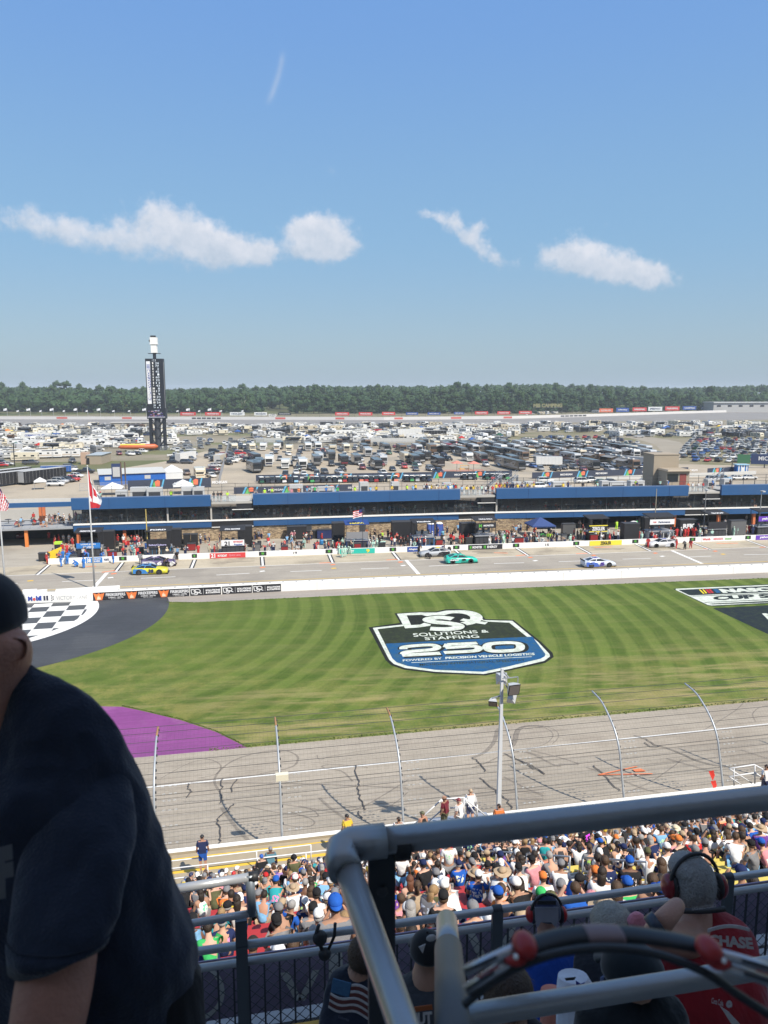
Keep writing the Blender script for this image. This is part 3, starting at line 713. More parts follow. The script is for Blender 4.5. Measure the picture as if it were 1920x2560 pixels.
def trailer_proto(L=8.0,H=2.35,kind='travel_trailer'):
 b_=MB();w=1.22;z0=.55;z1=z0+H
 prof=[(-L/2,z0+.1),(-L/2,z1-.15),(-L/2+.2,z1),(L/2-.9,z1),(L/2-.25,z1-.3),(L/2,z0+.9),(L/2-.25,z0)]
 b_.prism([(x,-w,z)for x,z in prof],(0,2*w,0))
 wn=[]
 def wbox(c,d):wn.append(('window',MB().box(c,d).mesh('window',M_glass),None))
 for sy in(-1,1):
  for(x,ww,zc,hh)in((-2.6,1.2,z0+1.45,.55),(-.2,.8,z0+1.5,.5),(2.3,1.1,z0+1.45,.55)):wbox((x*L/8,sy*(w+.012),zc),(ww,.02,hh))
 wbox((-L/2-.012,0,z0+1.5),(.02,1.1,.5));wbox((L/2-.12,0,z0+1.5),(.06,1.5,.5))
 dr=MB();dr.box((1.1*L/8,-w-.015,z0+1.0),(.65,.025,1.85))
 sp=MB()
 for sy in(-1,1):sp.box((0,sy*(w+.008),z0+.62),(L*.9,.014,.22));sp.box((-.8,sy*(w+.008),z0+.95),(L*.45,.014,.08))
 ac=MB();ac.box((0,0,z1+.14),(.9,.7,.28),top=(.8,.8));v1=MB().box((2,.3,z1+.06),(.4,.4,.12));v2=MB().box((-2.4,-.3,z1+.06),(.4,.4,.12))
 aw=MB();aw.box((.2,-w-.10,z1-.12),(L*.55,.14,.14))
 parts=[('body',b_.mesh('body',M_gel),'body'),('stripe',sp.mesh('stripe',M_gel),'stripe')]+wn+[('air_conditioner',ac.mesh('ac',M_lgt),None),('roof_vent',v1.mesh('v',M_lgt),None),('roof_vent',v2.mesh('v',M_lgt),None),('door',dr.mesh('door',M_lgt),None),('awning',aw.mesh('aw',M_dkg),None)]
 for sy in(-1,1):
  for x in(-.45,.45):parts.append(('wheel',WH,None,(x,sy*1.02,.34)))
 h=MB();h.seg((L/2-.3,-.5,.55),(L/2+.9,0,.5),.08,.1);h.seg((L/2-.3,.5,.55),(L/2+.9,0,.5),.08,.1);parts.append(('hitch',h.mesh('hitch',M_dkg),None))
 return Proto(kind,'travel trailer',parts)
TRL=[trailer_proto(7.5),trailer_proto(9.5,2.7)]
def coach_proto(L=11.5,H=3.0,cclass='A'):
 b_=MB();w=1.27;z0=.45;z1=z0+H
 if cclass=='A':prof=[(-L/2,z0),(-L/2,z1-.1),(-L/2+.2,z1),(L/2-.6,z1),(L/2-.1,z1-.5),(L/2,z0+.9),(L/2-.1,z0)]
 else:prof=[(-L/2,z0),(-L/2,z1-.1),(-L/2+.2,z1),(L/2-1.4,z1),(L/2-.8,z1-.4),(L/2-.85,z1-1.0),(L/2-1.4,z1-1.15),(L/2-.9,z0+.85),(L/2,z0+.7),(L/2,z0)]
 b_.prism([(x,-w,z)for x,z in prof],(0,2*w,0))
 wn=[]
 if cclass=='A':wn.append(('windscreen',MB().box((L/2-.02,0,z0+1.75),(.16,2.2,1.05)).mesh('w',M_glass),None))
 else:wn.append(('windscreen',MB().box((L/2-1.2,0,z0+1.3),(.5,2.1,.6)).mesh('w',M_glass),None))
 for sy in(-1,1):
  for(x,ww)in((L/2-1.3,1.1),(L*.15,1.5),(-L*.1,1.0),(-L*.32,1.3)):wn.append(('window',MB().box((x,sy*(w+.012),z0+1.85),(ww,.02,.6)).mesh('window',M_glass),None))
 sp=MB()
 for sy in(-1,1):
  sp.box((-.3,sy*(w+.008),z0+.75),(L*.93,.014,.5));sp.prism([(-L*.4,sy*(w+.01),z0+1.1),(L*.2,sy*(w+.01),z0+1.1),(L*.32,sy*(w+.01),z0+2.6),(L*.18,sy*(w+.01),z0+2.6)],(0,sy*.006,0))
 sp.box((L/2+.012,0,z0+.7),(.04,2.2,.5))
 acs=[('air_conditioner',MB().box((x,0,z1+.13),(1.0,.75,.26),top=(.8,.8)).mesh('ac',M_lgt),None)for x in(-L*.3,0,L*.28)]
 acs+=[('roof_vent',MB().box((L*.15,.6,z1+.05),(.5,.4,.1)).mesh('v',M_lgt),None),('roof_vent',MB().box((-L*.15,-.5,z1+.08),(.5,.4,.16)).mesh('v',M_lgt),None)]
 so=MB();so.box((-L*.12,w+.3,z0+1.75),(3.6,.62,1.9))
 aw=MB();aw.prism([(-L*.35,-w-.02,z1-.25),(L*.25,-w-.02,z1-.25),(L*.25,-w-2.2,z1-.75),(-L*.35,-w-2.2,z1-.75)],(0,0,.03))
 parts=[('body',b_.mesh('body',M_paint),'body'),('stripe',sp.mesh('stripe',M_paint),'stripe'),('slide_out',so.mesh('so',M_paint),'body')]+wn+acs
 for sy in(-1,1):
  for x in(L/2-2.0,-L/2+3):parts.append(('wheel',WH,None,(x,sy*1.1,.36)))
 parts.append(('awning',aw.mesh('aw',M_fab),'awning'))
 return Proto('motorhome','motorhome',parts)
COACH=coach_proto();CCLS=coach_proto(8.5,2.6,'C')
def canopy_proto(s=3.0,h=2.2,hp=1.0,walls=False,name='canopy_tent'):
 t=MB();a=s/2
 t.add([(-a,-a,h),(a,-a,h),(a,a,h),(-a,a,h),(0,0,h+hp)],[(0,1,4),(1,2,4),(2,3,4),(3,0,4)])
 for i in range(4):
  c=[(-a,-a),(a,-a),(a,a),(-a,a)];p0,p1=c[i],c[(i+1)%4]
  t.quad((p0[0],p0[1],h-.22),(p1[0],p1[1],h-.22),(p1[0],p1[1],h),(p0[0],p0[1],h))
  if walls:t.quad((p0[0]*.98,p0[1]*.98,0),(p1[0]*.98,p1[1]*.98,0),(p1[0]*.98,p1[1]*.98,h),(p0[0]*.98,p0[1]*.98,h))
 parts=[('canopy',t.mesh('canopy',M_fab),'top')]
 for(i,j)in((-1,-1),(1,-1),(1,1),(-1,1)):
  l_=MB();l_.seg((i*(a-.03),j*(a-.03),0),(i*(a-.03),j*(a-.03),h),.05,.05);parts.append(('leg',l_.mesh('leg',M_lgt),None))
 return Proto(name,'canopy',parts)
CAN=canopy_proto();CANW=canopy_proto(6,2.6,1.9,True,'marquee_tent')
def enclosed_proto(L=9,H=2.6,name='enclosed_trailer'):
 b_=MB();b_.box((0,0,.55+H/2),(L,2.5,H));f_=MB();f_.box((0,0,.56+H),(L-.1,2.4,.06))
 for k in range(int(L/1.2)):f_.box((-L/2+.6+k*1.2,-1.262,.55+H/2),(.03,.02,H-.1));f_.box((-L/2+.6+k*1.2,1.262,.55+H/2),(.03,.02,H-.1))
 d_=MB();d_.box((-L/2-.012,0,.55+H/2),(.03,2.2,H-.3));d_.seg((L/2,0,.5),(L/2+1.1,0,.5),.1,.1)
 parts=[('body',b_.mesh('body',M_gel),'body'),('trim',f_.mesh('trim',M_lgt),None),('rear_door',d_.mesh('d',M_lgt),None)]
 for sy in(-1,1):
  for x in(-.9,.0):parts.append(('wheel',WH,None,(x,sy*1.05,.34)))
 return Proto(name,'trailer',parts)
ENC=enclosed_proto();HAUL=enclosed_proto(15,3.2,'hauler_trailer')
def cart_proto():
 b_=MB();b_.box((.95,0,.62),(.7,1.2,.55),top=(.7,.9));b_.box((0,0,.38),(2.6,1.2,.16));b_.box((-1.0,0,.62),(.8,1.2,.4))
 s_=MB();s_.box((-.25,0,.72),(.55,1.1,.15));s_.box((-.55,0,1.0),(.12,1.1,.5));s_.box((-1.1,0,.9),(.5,1.1,.12))
 r_=MB();r_.box((-.2,0,1.88),(2.0,1.25,.08),top=(.95,.95));p_=MB()
 for sy in(-1,1):
  for x in(.65,-1.1):p_.seg((x+.15,sy*.56,.6),(x,sy*.56,1.85),.05,.05)
 g_=MB();g_.quad((.8,-.5,.95),(.8,.5,.95),(.68,.5,1.8),(.68,-.5,1.8))
 parts=[('body',b_.mesh('b',M_paint),'body'),('seat',s_.mesh('s',M_blk),None),('roof',r_.mesh('r',M_paint),'roof'),('roof_posts',p_.mesh('p',M_blk),None),('windscreen',g_.mesh('g',M_glass),None)]
 for sy in(-1,1):
  for x in(.85,-.9):parts.append(('wheel',WH,None,(x,sy*.6,.30)))
 return Proto('utility_cart','utility cart',parts)
CART=cart_proto()
vr=random.Random(21)
def wch(c):
 t=vr.random()*sum(c.values())
 for k,v_ in c.items():
  t-=v_
  if t<=0:return k
 return k
CARC={'white':26,'black':20,'silver':15,'grey':13,'dark grey':12,'red':6,'blue':6,'maroon':2,'navy':3,'dark green':1}
used=[]
def free(x,y,r_):
 for(a,b_,c)in used:
  if(a-x)**2+(b_-y)**2<(c+r_)**2:return False
 return True
FARQ=[]
FARY=290
def put_car(x,y,rz,where,kind=None,colr=None,grp='cars parked in the infield',check=True):
 if check and not free(x,y,1.5):return
 used.append((x,y,1.5))
 kind=kind or wch({'sedan':35,'suv':40,'pickup':25});colr=colr or wch(CARC)
 P_=CAR[kind]
 if y>FARY and check:FARQ.append((P_,'%s %s %s'%(colr,P_.cat,where),(x,y,0),rz,grp,CN[colr]));return
 return inst(P_,'%s %s %s'%(colr,P_.cat,where),(x,y,0),rz,grp,{'body':CN[colr]},maxpart=99 if y<330 else 3)
def put_trailer(x,y,rz,where,colr=None,grp='travel trailers in the infield campground'):
 if not free(x,y,2.6):return
 used.append((x,y,3.6))
 colr=colr or wch({'white':56,'cream':16,'grey':14,'beige':10,'dark grey':4});sc_=wch({'grey':3,'brown':2,'blue':2,'black':2,'tan':3,'red':1})
 if y>330:FARQ.append((vr.choice(TRL),'%s travel trailer %s'%(colr,where),(x,y,0),rz,grp,CN[colr]));return
 return inst(vr.choice(TRL),'%s travel trailer with %s stripe %s'%(colr,sc_,where),(x,y,0),rz,grp,{'body':CN[colr],'stripe':CN[sc_]},maxpart=99 if y<400 else 4)
def put_coach(x,y,rz,where,colr=None,stripe=None,P_=None,grp='motorhomes parked in the infield',check=True,aw=None):
 if check and not free(x,y,2.8):return
 used.append((x,y,3.8))
 colr=colr or wch({'white':28,'beige':16,'black':22,'dark grey':18,'silver':8,'brown':6,'cream':14});sc_=stripe or wch({'grey':3,'brown':2,'navy':2,'black':2,'tan':2,'maroon':1})
 P_=P_ or vr.choice([COACH,CCLS])
 if y>330 and check:FARQ.append((P_,'%s motorhome %s'%(colr,where),(x,y,0),rz,grp,CN[colr]));return
 return inst(P_,'%s motorhome with %s side graphics %s'%(colr,sc_,where),(x,y,0),rz,grp,{'body':CN[colr],'stripe':CN[sc_],'awning':CN[aw or wch({'grey':2,'black':2,'white':1})]},maxpart=99 if y<400 and aw else(9 if y<400 else 4))
def put_canopy(x,y,where,colr=None,P_=None,grp='canopies in the infield campground',rz=None):
 if not free(x,y,1.6):return
 used.append((x,y,1.6));colr=colr or wch({'white':40,'blue':20,'black':8,'red':8,'grey':6,'light blue':6,'orange':3,'dark green':4,'yellow':2})
 P_=P_ or CAN
 if y>300 and P_ is CAN:FARQ.append((P_,'%s peaked canopy %s'%(colr,where),(x,y,0),vr.random()*1.5,grp,CN[colr]));return
 return inst(P_,'%s %s %s'%(colr,'walled marquee tent' if P_ is CANW else 'peaked canopy',where),(x,y,0),vr.random()*1.5 if rz is None else rz,grp,{'top':CN[colr]},sc=None,maxpart=99 if y<420 else 1)
 # ---- named vehicles near the pit building, read off the photograph
z2=lambda x,y:(640+x/2.592,900+y/2.592)
z3=lambda x,y:(1280+x/2.592,900+y/2.592)
zA=lambda x,y:(x/5.027,1040+y/5.027)
zB=lambda x,y:(330+x/5.027,1040+y/5.027)
FR=-1.62
lot='in the paved coach lot'
def back(px,py,d_,rz):
 g_=at(px,py);return g_.x-math.cos(rz)*d_,g_.y-math.sin(rz)*d_
for(x,y,c_,s_,P_)in((85,692,'white','navy',COACH),(190,708,'white','grey',CCLS),(305,712,'white','black',COACH),(412,668,'silver','grey',COACH),(492,655,'dark grey','black',COACH),(575,688,'black','maroon',COACH),(660,682,'dark grey','grey',COACH),(795,716,'black','grey',COACH),(985,668,'beige','brown',COACH),(1075,672,'black','silver',COACH),(1200,700,'black','grey',COACH),(10,730,'black','grey',COACH)):
 X_,Y_=back(*z2(x,y),P_ is COACH and 5.7 or 4.2,FR);put_coach(X_,Y_,FR,lot+' front row',c_,s_,P_,check=False)
for(x,y,c_,s_,P_)in((45,588,'white','grey',CCLS),(135,590,'white','tan',CCLS),(215,602,'cream','grey',CCLS),(340,592,'white','black',COACH),(405,590,'white','navy',COACH),(500,602,'beige','grey',CCLS),(590,600,'cream','brown',COACH),(712,602,'black','silver',COACH),(850,598,'dark grey','silver',COACH),(955,604,'brown','tan',COACH),(1180,600,'beige','brown',COACH),(1250,592,'maroon','tan',COACH),(1365,590,'dark grey','black',COACH),(1450,582,'brown','tan',COACH),(1540,585,'black','grey',COACH),(1390,660,'white','grey',CCLS),(1480,668,'dark grey','maroon',COACH),(1560,660,'black','tan',COACH),(1630,700,'dark grey','grey',COACH)):
 X_,Y_=back(*z2(x,y),P_ is COACH and 5.7 or 4.2,FR);put_coach(X_,Y_,FR,lot+' middle row',c_,s_,P_,check=False)
for(x,y,c_,s_,P_,a_)in((35,722,'black','grey',COACH,None),(20,640,'dark grey','tan',COACH,None),(160,590,'dark grey','silver',COACH,None),(240,588,'black','tan',COACH,None),(310,586,'black','grey',COACH,None),(400,668,'silver','brown',COACH,None),(470,640,'black','maroon',COACH,None),(700,688,'dark grey','tan',COACH,'grey'),(560,672,'brown','tan',COACH,'grey'),(1000,694,'black','silver',COACH,None)):
 X_,Y_=back(*z3(x,y),5.7,FR-.15);put_coach(X_,Y_,FR+.12,lot+' right end',c_,s_,P_,check=False,aw=a_)
for row_,(py_r,x0_,x1_,st_)in enumerate(((1134,1050,1640,34),(1122,1060,1560,33),(1146,1290,1640,40))):
 x=x0_
 while x<x1_:
  g_=at(x,py_r+vr.uniform(-2,2));put_coach(g_.x,g_.y+5.7,FR+vr.gauss(0,.05),lot+(' back row',' rearmost row',' right part')[row_],vr.choice(['black','dark grey','black','brown','beige','white','silver']),None,COACH,check=False,aw='grey' if vr.random()<.4 else None);x+=st_*vr.uniform(.85,1.25)
  if vr.random()<.6:g_=at(x-10,py_r+6);put_car(g_.x,g_.y,FR,lot,check=False)
for(x,y,L_,rz_)in((260,690,0,FR+.5),(150,0,0,0)):
 if y:
  g_=at(*z3(x,y));inst(ENC,'white enclosed trailer standing in the paved coach lot',(g_.x,g_.y+3,0),-.25,None,{'body':CN['white']})
g_=at(*z3(850,682));inst(HAUL,'long white enclosed trailer beside the black coach',(g_.x,g_.y+3,0),FR+.55,None,{'body':CN['white']},sc=.72)
for(x,y)in((190,755),(310,750),(395,750),(445,738),(540,736),(690,708),(820,746),(962,702),(1030,700),(1180,736),(797,612),(862,612),(1100,606),(1490,688),(1580,688),(740,585),(905,570),(1015,600),(210,618),(260,740),(430,600),(645,570),(1290,600)):
 g_=at(*z2(x,y));put_car(g_.x,g_.y,FR+vr.gauss(0,.12),lot,check=False)
for(x,y)in((140,698),(335,708),(400,706),(470,674),(605,700),(850,706),(912,700),(625,565),(710,565),(100,690)):
 g_=at(*z3(x,y));put_car(g_.x,g_.y,FR+.1+vr.gauss(0,.12),lot+' right side',check=False)
CTC=['dark green','black','dark grey','black','white','black','light blue','black','green','dark grey','black','dark grey','black','white','red','black','black','coral','red','black','red','black','beige','coral','black','green','silver','black','navy']
for i,x in enumerate((35,72,105,142,178,218,257,322,360,392,432,470,505,538,572,605,637,678,710,742,775,810,857,900,970,1005,1040,1080,1118)):
 g_=at(*z2(x,800-x*.012));inst(CART,'%s utility cart with %s roof, %s in the long cart row'%(CTC[i],'black' if i%3 else 'white','near the left end' if i<10 else('in the middle' if i<20 else 'near the right end')),(g_.x,g_.y,0),-1.5+vr.gauss(0,.06),'utility carts lined up behind the pit building',{'body':CN[CTC[i]],'roof':CN['black' if i%3 else 'white']})
for i,x in enumerate((1345,1380,1410,1490,1525,1555,1620)):
 g_=at(*z2(x,775));inst(CART,'utility cart parked beside the stairs, %s'%('black','grey','black with tan seat','dark green','red','black with flat deck','green')[i],(g_.x,g_.y,0),-1.5,'utility carts beside the stairs',{'body':CN[('black','grey','black','dark green','red','black','green')[i]],'roof':CN['black']})
for(x,y,c_)in((230,800,'white'),(470,802,'white'),(520,800,'silver'),(600,808,'dark green'),(640,806,'dark grey'),(900,795,'silver'),(950,800,'white'),(1060,810,'black'),(1330,790,'silver'),(1390,788,'light blue'),(1480,780,'white'),(1560,778,'white'),(170,840,'white'),(250,835,'white'),(330,845,'silver')):
 g_=at(*z3(x,y));put_car(g_.x,g_.y+1.5,vr.choice([.0,3.14])+vr.gauss(0,.08)-.05,'on the service road behind the pit building',colr=c_,check=False)
blackhaul=[(100,880,.95,'black hauler trailer with white roof, leftmost of the row'),(395,860,.95,'black hauler trailer with white roof beside the white canopy'),(-60,860,.95,'black hauler trailer at the left edge of the row')]
for(x,y,rz_,lb)in blackhaul:
 g_=at(*zA(x,y));r_=inst(HAUL,lb,(g_.x+2,g_.y+5,0),rz_,'black team haulers',{'body':CN['black']})
g_=at(*zA(690,720));inst(HAUL,'blue hauler trailer behind the white pickup',(g_.x,g_.y+2,0),.1,None,{'body':CN['blue']},sc=.6)
for(x,y,k_,c_,rz_)in((870,700,'pickup','white',-.1),(1080,720,'pickup','black',-.1),(880,665,'suv','dark grey',0),(960,770,'sedan','white',-.4),(900,820,'pickup','red',-.6),(840,830,'suv','dark grey',-.5),(720,800,'sedan','red',-.3),(700,880,'suv','white',-.1),(760,845,'suv','silver',-.4),(390,610,'pickup','dark grey',.1),(910,590,'pickup','dark grey',-1.2),(30,610,'suv','black',0),(90,620,'sedan','silver',.1),(20,635,'sedan','red',0),(1500,490,'suv','maroon',-1.3),(1625,495,'pickup','white',-1.2)):
 g_=at(*zA(x,y));put_car(g_.x,g_.y,rz_,'in the lot left of the blue building',k_,c_,check=False)
for(x,y,k_,c_,rz_)in((0,495,'suv','white',-1.2),(70,485,'sedan','black',-1),(120,465,'pickup','white',-.5),(165,345,'sedan','white',0),(740,440,'suv','silver',0),(735,560,'suv','grey',-.5),(690,600,'suv','dark grey',-.4),(1240,500,'suv','dark grey',-1.35),(1238,550,'suv','grey',-1.35),(1215,610,'pickup','black',-1.35),(1000,700,'pickup','maroon',.1),(1010,735,'suv','black',.1),(1040,640,'sedan','silver',0),(985,530,'suv','dark grey',.4),(1150,500,'sedan','red',.4),(1290,450,'suv','black',-1.4),(1370,380,'pickup','white',.2),(690,740,'suv','brown',-1.4),(1000,770,'sedan','white',-1.2),(1500,520,'pickup','black',-1.4)):
 g_=at(*zB(x,y));put_car(g_.x,g_.y,rz_,'between the scoring tower and the coach lot',k_,c_,check=False)
g_=at(*zB(560,585));inst(HAUL,'white box semi trailer parked on the open concrete',(g_.x+3,g_.y+7,0),1.15,None,{'body':CN['white']},sc=.85)
g_=at(*zB(1070,600));inst(ENC,'white shuttle trailer parked nose out by the chain link fence',(g_.x+1,g_.y+3,0),1.35,None,{'body':CN['beige']})
g_=at(*zB(795,795));put_coach(g_.x+1,g_.y+4,-1.45,'standing beside the blue banner fence','cream','tan',CCLS,check=False)
for(x,y)in((1275,440),(1500,440)):g_=at(*zB(x,y));put_coach(g_.x,g_.y+4,-1.4,'by the lane left of the coach lot','cream','grey',CCLS,check=False)
for(x,y)in((1535,720),(1545,600)):g_=at(*zB(x,y));put_coach(g_.x,g_.y+5,-1.4,'at the left edge of the coach lot','black','grey',COACH,check=False)
for(x,y,c_,P_,lb)in((510,920,'white',CAN,'beside the white suv'),(495,425,'red',CAN,'in the camp rows'),(1420,985,'white',canopy_proto(5,1.8,1.3),'behind the Canadian flag')):
 g_=at(*zA(x,y));put_canopy(g_.x,g_.y,lb,c_,P_,rz=.2 if P_ is CAN else 0)
for(x,y,c_,P_,lb)in((500,812,'white',CANW,'beside the blue building'),(640,985,'white',canopy_proto(5,2.2,1.4),'against the rear of the pit building')):
 g_=at(*zB(x,y));r_=put_canopy(g_.x,g_.y+2,lb,c_,P_,rz=.1)
for(x,y,rz_)in((110,500,.1),(290,490,.1),(620,530,.15),(860,520,0),(560,480,1.2)):g_=at(*zA(x,y));put_trailer(g_.x,g_.y,rz_,'in the front camp row','white')
for(x,y,rz_)in((470,360,.4),(510,300,-1.3)):g_=at(*zB(x,y));put_trailer(g_.x,g_.y,rz_,'beside the scoring tower','white')
g_=at(*zA(460,300));r_=inst(HAUL,'white oil company hauler with blue lettering and blue nose',(g_.x,g_.y,0),.02,None,{'body':CN['white']})
tx=MB();text(tx,'CORRIGAN OIL CO.',[(-5.5,-1.275,1.9),(4.8,-1.275,1.9),(-5.5,-1.275,3.0),(4.8,-1.275,3.0)],.05);tx.obj('lettering',mat('blue_ink',(.02,.06,.3),.5),r_)
nb_=MB();nb_.box((9.8,0,2.0),(3.2,2.52,2.9));nb_.obj('cab',mat('blue_cab',(.03,.10,.35),.4),r_)
used.append((g_.x,g_.y,9))
g_=at(345,1128);r_=root('show_trailer','long pointed show trailer, yellow on top and orange-red along the nose','trailer',(g_.x,g_.y,0),.04)
a=MB();a.rings([[(x,w_*math.cos(t),1.9+h_*math.sin(t))for t in[2*math.pi*j/10 for j in range(10)]]for x,w_,h_ in((-8,.2,.3),(-7,1.1,.8),(0,1.25,1.1),(7,1.2,1.2),(8.4,.3,.4))]);a.obj('body',mat('show_orange',(.50,.12,.04),.5),r_,True)
a=MB();a.box((-2,0,2.95),(10.5,1.5,.5),top=(.95,.7));a.obj('top_panel',mat('show_yellow',(.8,.5,.06),.4),r_)
for x in(-5,5):mkobj('wheel',WHR,r_,None,(x,-1,.36))
used.append((g_.x,g_.y,10))
# ---- scattered camp rows
def scatter(poly,dx,dy_,fn,skip=.15,jit=.25):
 ps=[at(*p_)for p_ in poly]
 xs=[p_.x for p_ in ps];ys_=[p_.y for p_ in ps]
 def inside(x,y):
  c=False;n_=len(ps)
  for i in range(n_):
   a_,b_=ps[i],ps[(i+1)%n_]
   if(a_.y>y)!=(b_.y>y)and x<(b_.x-a_.x)*(y-a_.y)/(b_.y-a_.y)+a_.x:c=not c
  return c
 y=min(ys_)
 while y<max(ys_):
  x=min(xs)+vr.random()*dx
  while x<max(xs):
   X_,Y_=x+vr.gauss(0,jit*dx*.4),y+vr.gauss(0,jit*dy_*.4)
   if inside(X_,Y_)and vr.random()>skip:fn(X_,Y_)
   x+=dx
  y+=dy_
def camp(where):
 def fn(x,y):
  k=wch({'t':34,'c':20,'car':38,'can':12});rz_=vr.choice([0,0,1.57,-1.57,3.14,.3])+vr.gauss(0,.2)
  if k=='t':put_trailer(x,y,rz_,where)
  elif k=='c':put_coach(x,y,rz_,where)
  elif k=='car':put_car(x,y,rz_,where,grp='cars in the campground')
  else:put_canopy(x,y,where)
 return fn
scatter([(-60,1168),(300,1122),(330,1090),(-60,1090)],7.6,11,camp('in the left campground'),.03)
scatter([(-60,1090),(620,1090),(640,1075),(-60,1076)],8.2,12,camp('in the middle of the left campground'),.03)
scatter([(-60,1076),(700,1076),(2000,1066),(2000,1058),(1400,1062),(700,1066),(-60,1066)],9.5,14,camp('in the far campground by the back straight'),.02)
scatter([(620,1108),(1040,1108),(1250,1100),(1330,1082),(640,1082)],8,12,camp('in the central campground'),.03)
scatter([(1060,1120),(1300,1116),(1330,1100),(1040,1106)],8,12,camp('in the central campground'),.03)
scatter([(700,1082),(1500,1082),(2000,1084),(2000,1070),(700,1074)],9,13,camp('in the right campground'),.03)
scatter([(1540,1094),(2000,1096),(2000,1084),(1500,1084)],9,12,camp('in the right campground front rows'),.06)
def cars(where,rz0):
 def fn(x,y):put_car(x,y,rz0+vr.choice([0,3.14])+vr.gauss(0,.05),where,grp='cars in the grass parking field')
 return fn
for py0,x0,x1 in((1096,1350,1540),(1103,1340,1560),(1110,1420,1600),(1116,1500,1600),(1123,1390,1500)):
 x=x0
 while x<x1:
  g_=at(x,py0+vr.uniform(-1,1));cars('on the grass behind the coach lot',.9)(g_.x,g_.y);x+=vr.uniform(8,11)
for py0,x0,x1 in((1100,1735,2000),(1105,1728,2000),(1110,1724,2000),(1116,1718,2000),(1122,1714,2000),(1129,1710,2000),(1136,1706,2000),(1144,1710,2000),(1153,1740,1900)):
 x=x0
 while x<x1:
  g_=at(x,py0+vr.uniform(-1,1)+(x-1720)*.02);cars('in the crowded right hand car park',.75)(g_.x,g_.y);x+=vr.uniform(8,11)
for k in range(520):
 px,py=vr.uniform(640,1650),vr.choice([1116,1124,1133,1142,1152,1164,1176])+vr.uniform(-1.5,1.5)
 if px<1050 and vr.random()<.45:continue
 if py>1160 and px>1100 and px<1260:continue
 if py<1130 and px>1540:continue
 g_=at(px,py)
 if vr.random()<.17:
  if free(g_.x,g_.y+5,3.0):put_coach(g_.x,g_.y+5,FR+vr.gauss(0,.08),lot,vr.choice(['black','dark grey','black','dark grey','brown','silver']),'grey',COACH,check=False,aw='grey' if vr.random()<.3 else None)
 else:put_car(g_.x,g_.y,FR+vr.gauss(0,.1),lot,colr=vr.choice(['black','dark grey','black','grey','white','silver','navy','maroon','black']))
for k in range(90):
 px,py=vr.uniform(430,640),vr.uniform(1100,1160);g_=at(px,py)
 if 470<px<520 and py>1130:continue
 put_car(g_.x,g_.y,FR+vr.choice([0,.3,1.5])+vr.gauss(0,.1),'between the tower and the coach lot')
for k in range(120):
 px,py=vr.uniform(0,420),vr.uniform(1096,1135);g_=at(px,py)
 if px>290 and py>1122:continue
 (put_trailer if vr.random()<.35 else put_car)(g_.x,g_.y,vr.choice([0,1.57,.4])+vr.gauss(0,.2),'in the left campground')
for py0,x0,x1 in((1151,560,600),(1140,480,560),(1085,440,560)):
 x=x0
 while x<x1:
  g_=at(x,py0+vr.uniform(-1,1));put_car(g_.x,g_.y,vr.random()*6,'near the scoring tower');x+=vr.uniform(13,20)
def flush_far():
 cnt={}
 for o in ALL:cnt[o.name.split('.')[0]]=cnt.get(o.name.split('.')[0],0)+1
 rest=[]
 for q_ in sorted(FARQ,key=lambda t:t[2][1]):
  n_=q_[0].name
  if cnt.get(n_,0)<295:cnt[n_]=cnt.get(n_,0)+1;inst_far(q_[0],q_[1],q_[2],q_[3],q_[4],q_[5])
  else:rest.append((q_[0],q_[2],q_[3],q_[5]))
 if rest:stuff_merge('distant_camp_vehicles',rest)
 # ---- scoring tower
T0=Vector((-29.6,351.5,0));tw=root('scoring_tower','tall black scoring tower with white camera boxes on top, rising from the infield','scoring tower',T0,R(-6))
M_twr=mat('tower_black',(.017,.02,.028),.45,var=.1,vs=.5);M_led=mat('led_digits',(.55,.6,.65),.6,emit=((.75,.85,.95),.35))
w2,dep=3.75,1.7
a=MB();a.box((0,0,26.8),(w2*2,dep*2,25.2));a.box((0,0,16),(w2*2+.5,dep*2+.5,4.6));a.obj('display_column',M_twr,tw)
for x in(-2.9,2.9):
 for y in(-1.2,1.2):
  l_=MB();l_.box((x,y,7.1),(1.0,.8,14.2));l_.obj('leg',M_twr,tw)
c_=MB();c_.tube([(0,0,0),(0,0,14)],1.35,12);c_.obj('core_pipe',mat('core_pipe',(.05,.055,.065),.5),tw)
br=MB()
for k in range(3):
 z0=1+k*4.4
 for sx in(-1,1):
  br.seg((sx*2.9,-1.3,z0+4),(sx*.4,-1.3,z0),.3,.3);br.seg((sx*2.9,1.3,z0+4),(sx*.4,1.3,z0),.3,.3)
 br.seg((-2.9,-1.3,z0+4.1),(2.9,-1.3,z0+4.1),.22,.22)
br.obj('bracing',M_twr,tw)
fy=-dep-.03
def fq(u0,v0,u1,v1,y=fy):
 X=lambda u:-w2+2*w2*u;Z=lambda v:39.4-25.2*v
 return[(X(u0),y,Z(v1)),(X(u1),y,Z(v1)),(X(u0),y,Z(v0)),(X(u1),y,Z(v0))]
a=MB();q=fq(.05,.045,.27,.765);a.quad(q[0],q[1],q[3],q[2]);bn=a.obj('name_board',mat('board_white',(.75,.76,.78),.5),tw)
a=MB();q=fq(.10,.17,.26,.70,fy-.02);a.quad(q[0],q[1],q[3],q[2])
for k in range(3):
 q=fq(.08,.10+k*.022,.25,.112+k*.022,fy-.02);a.quad(q[0],q[1],q[3],q[2])
a.obj('name_stripe',mat('board_blue',(.02,.05,.30),.5),bn)
a=MB();q=fq(.10,.18,.25,.69,fy-.04);text(a,'MISPEEDWAY.COM',[q[1],q[3],q[0],q[2]],.05);a.obj('lettering',M_wht,bn)
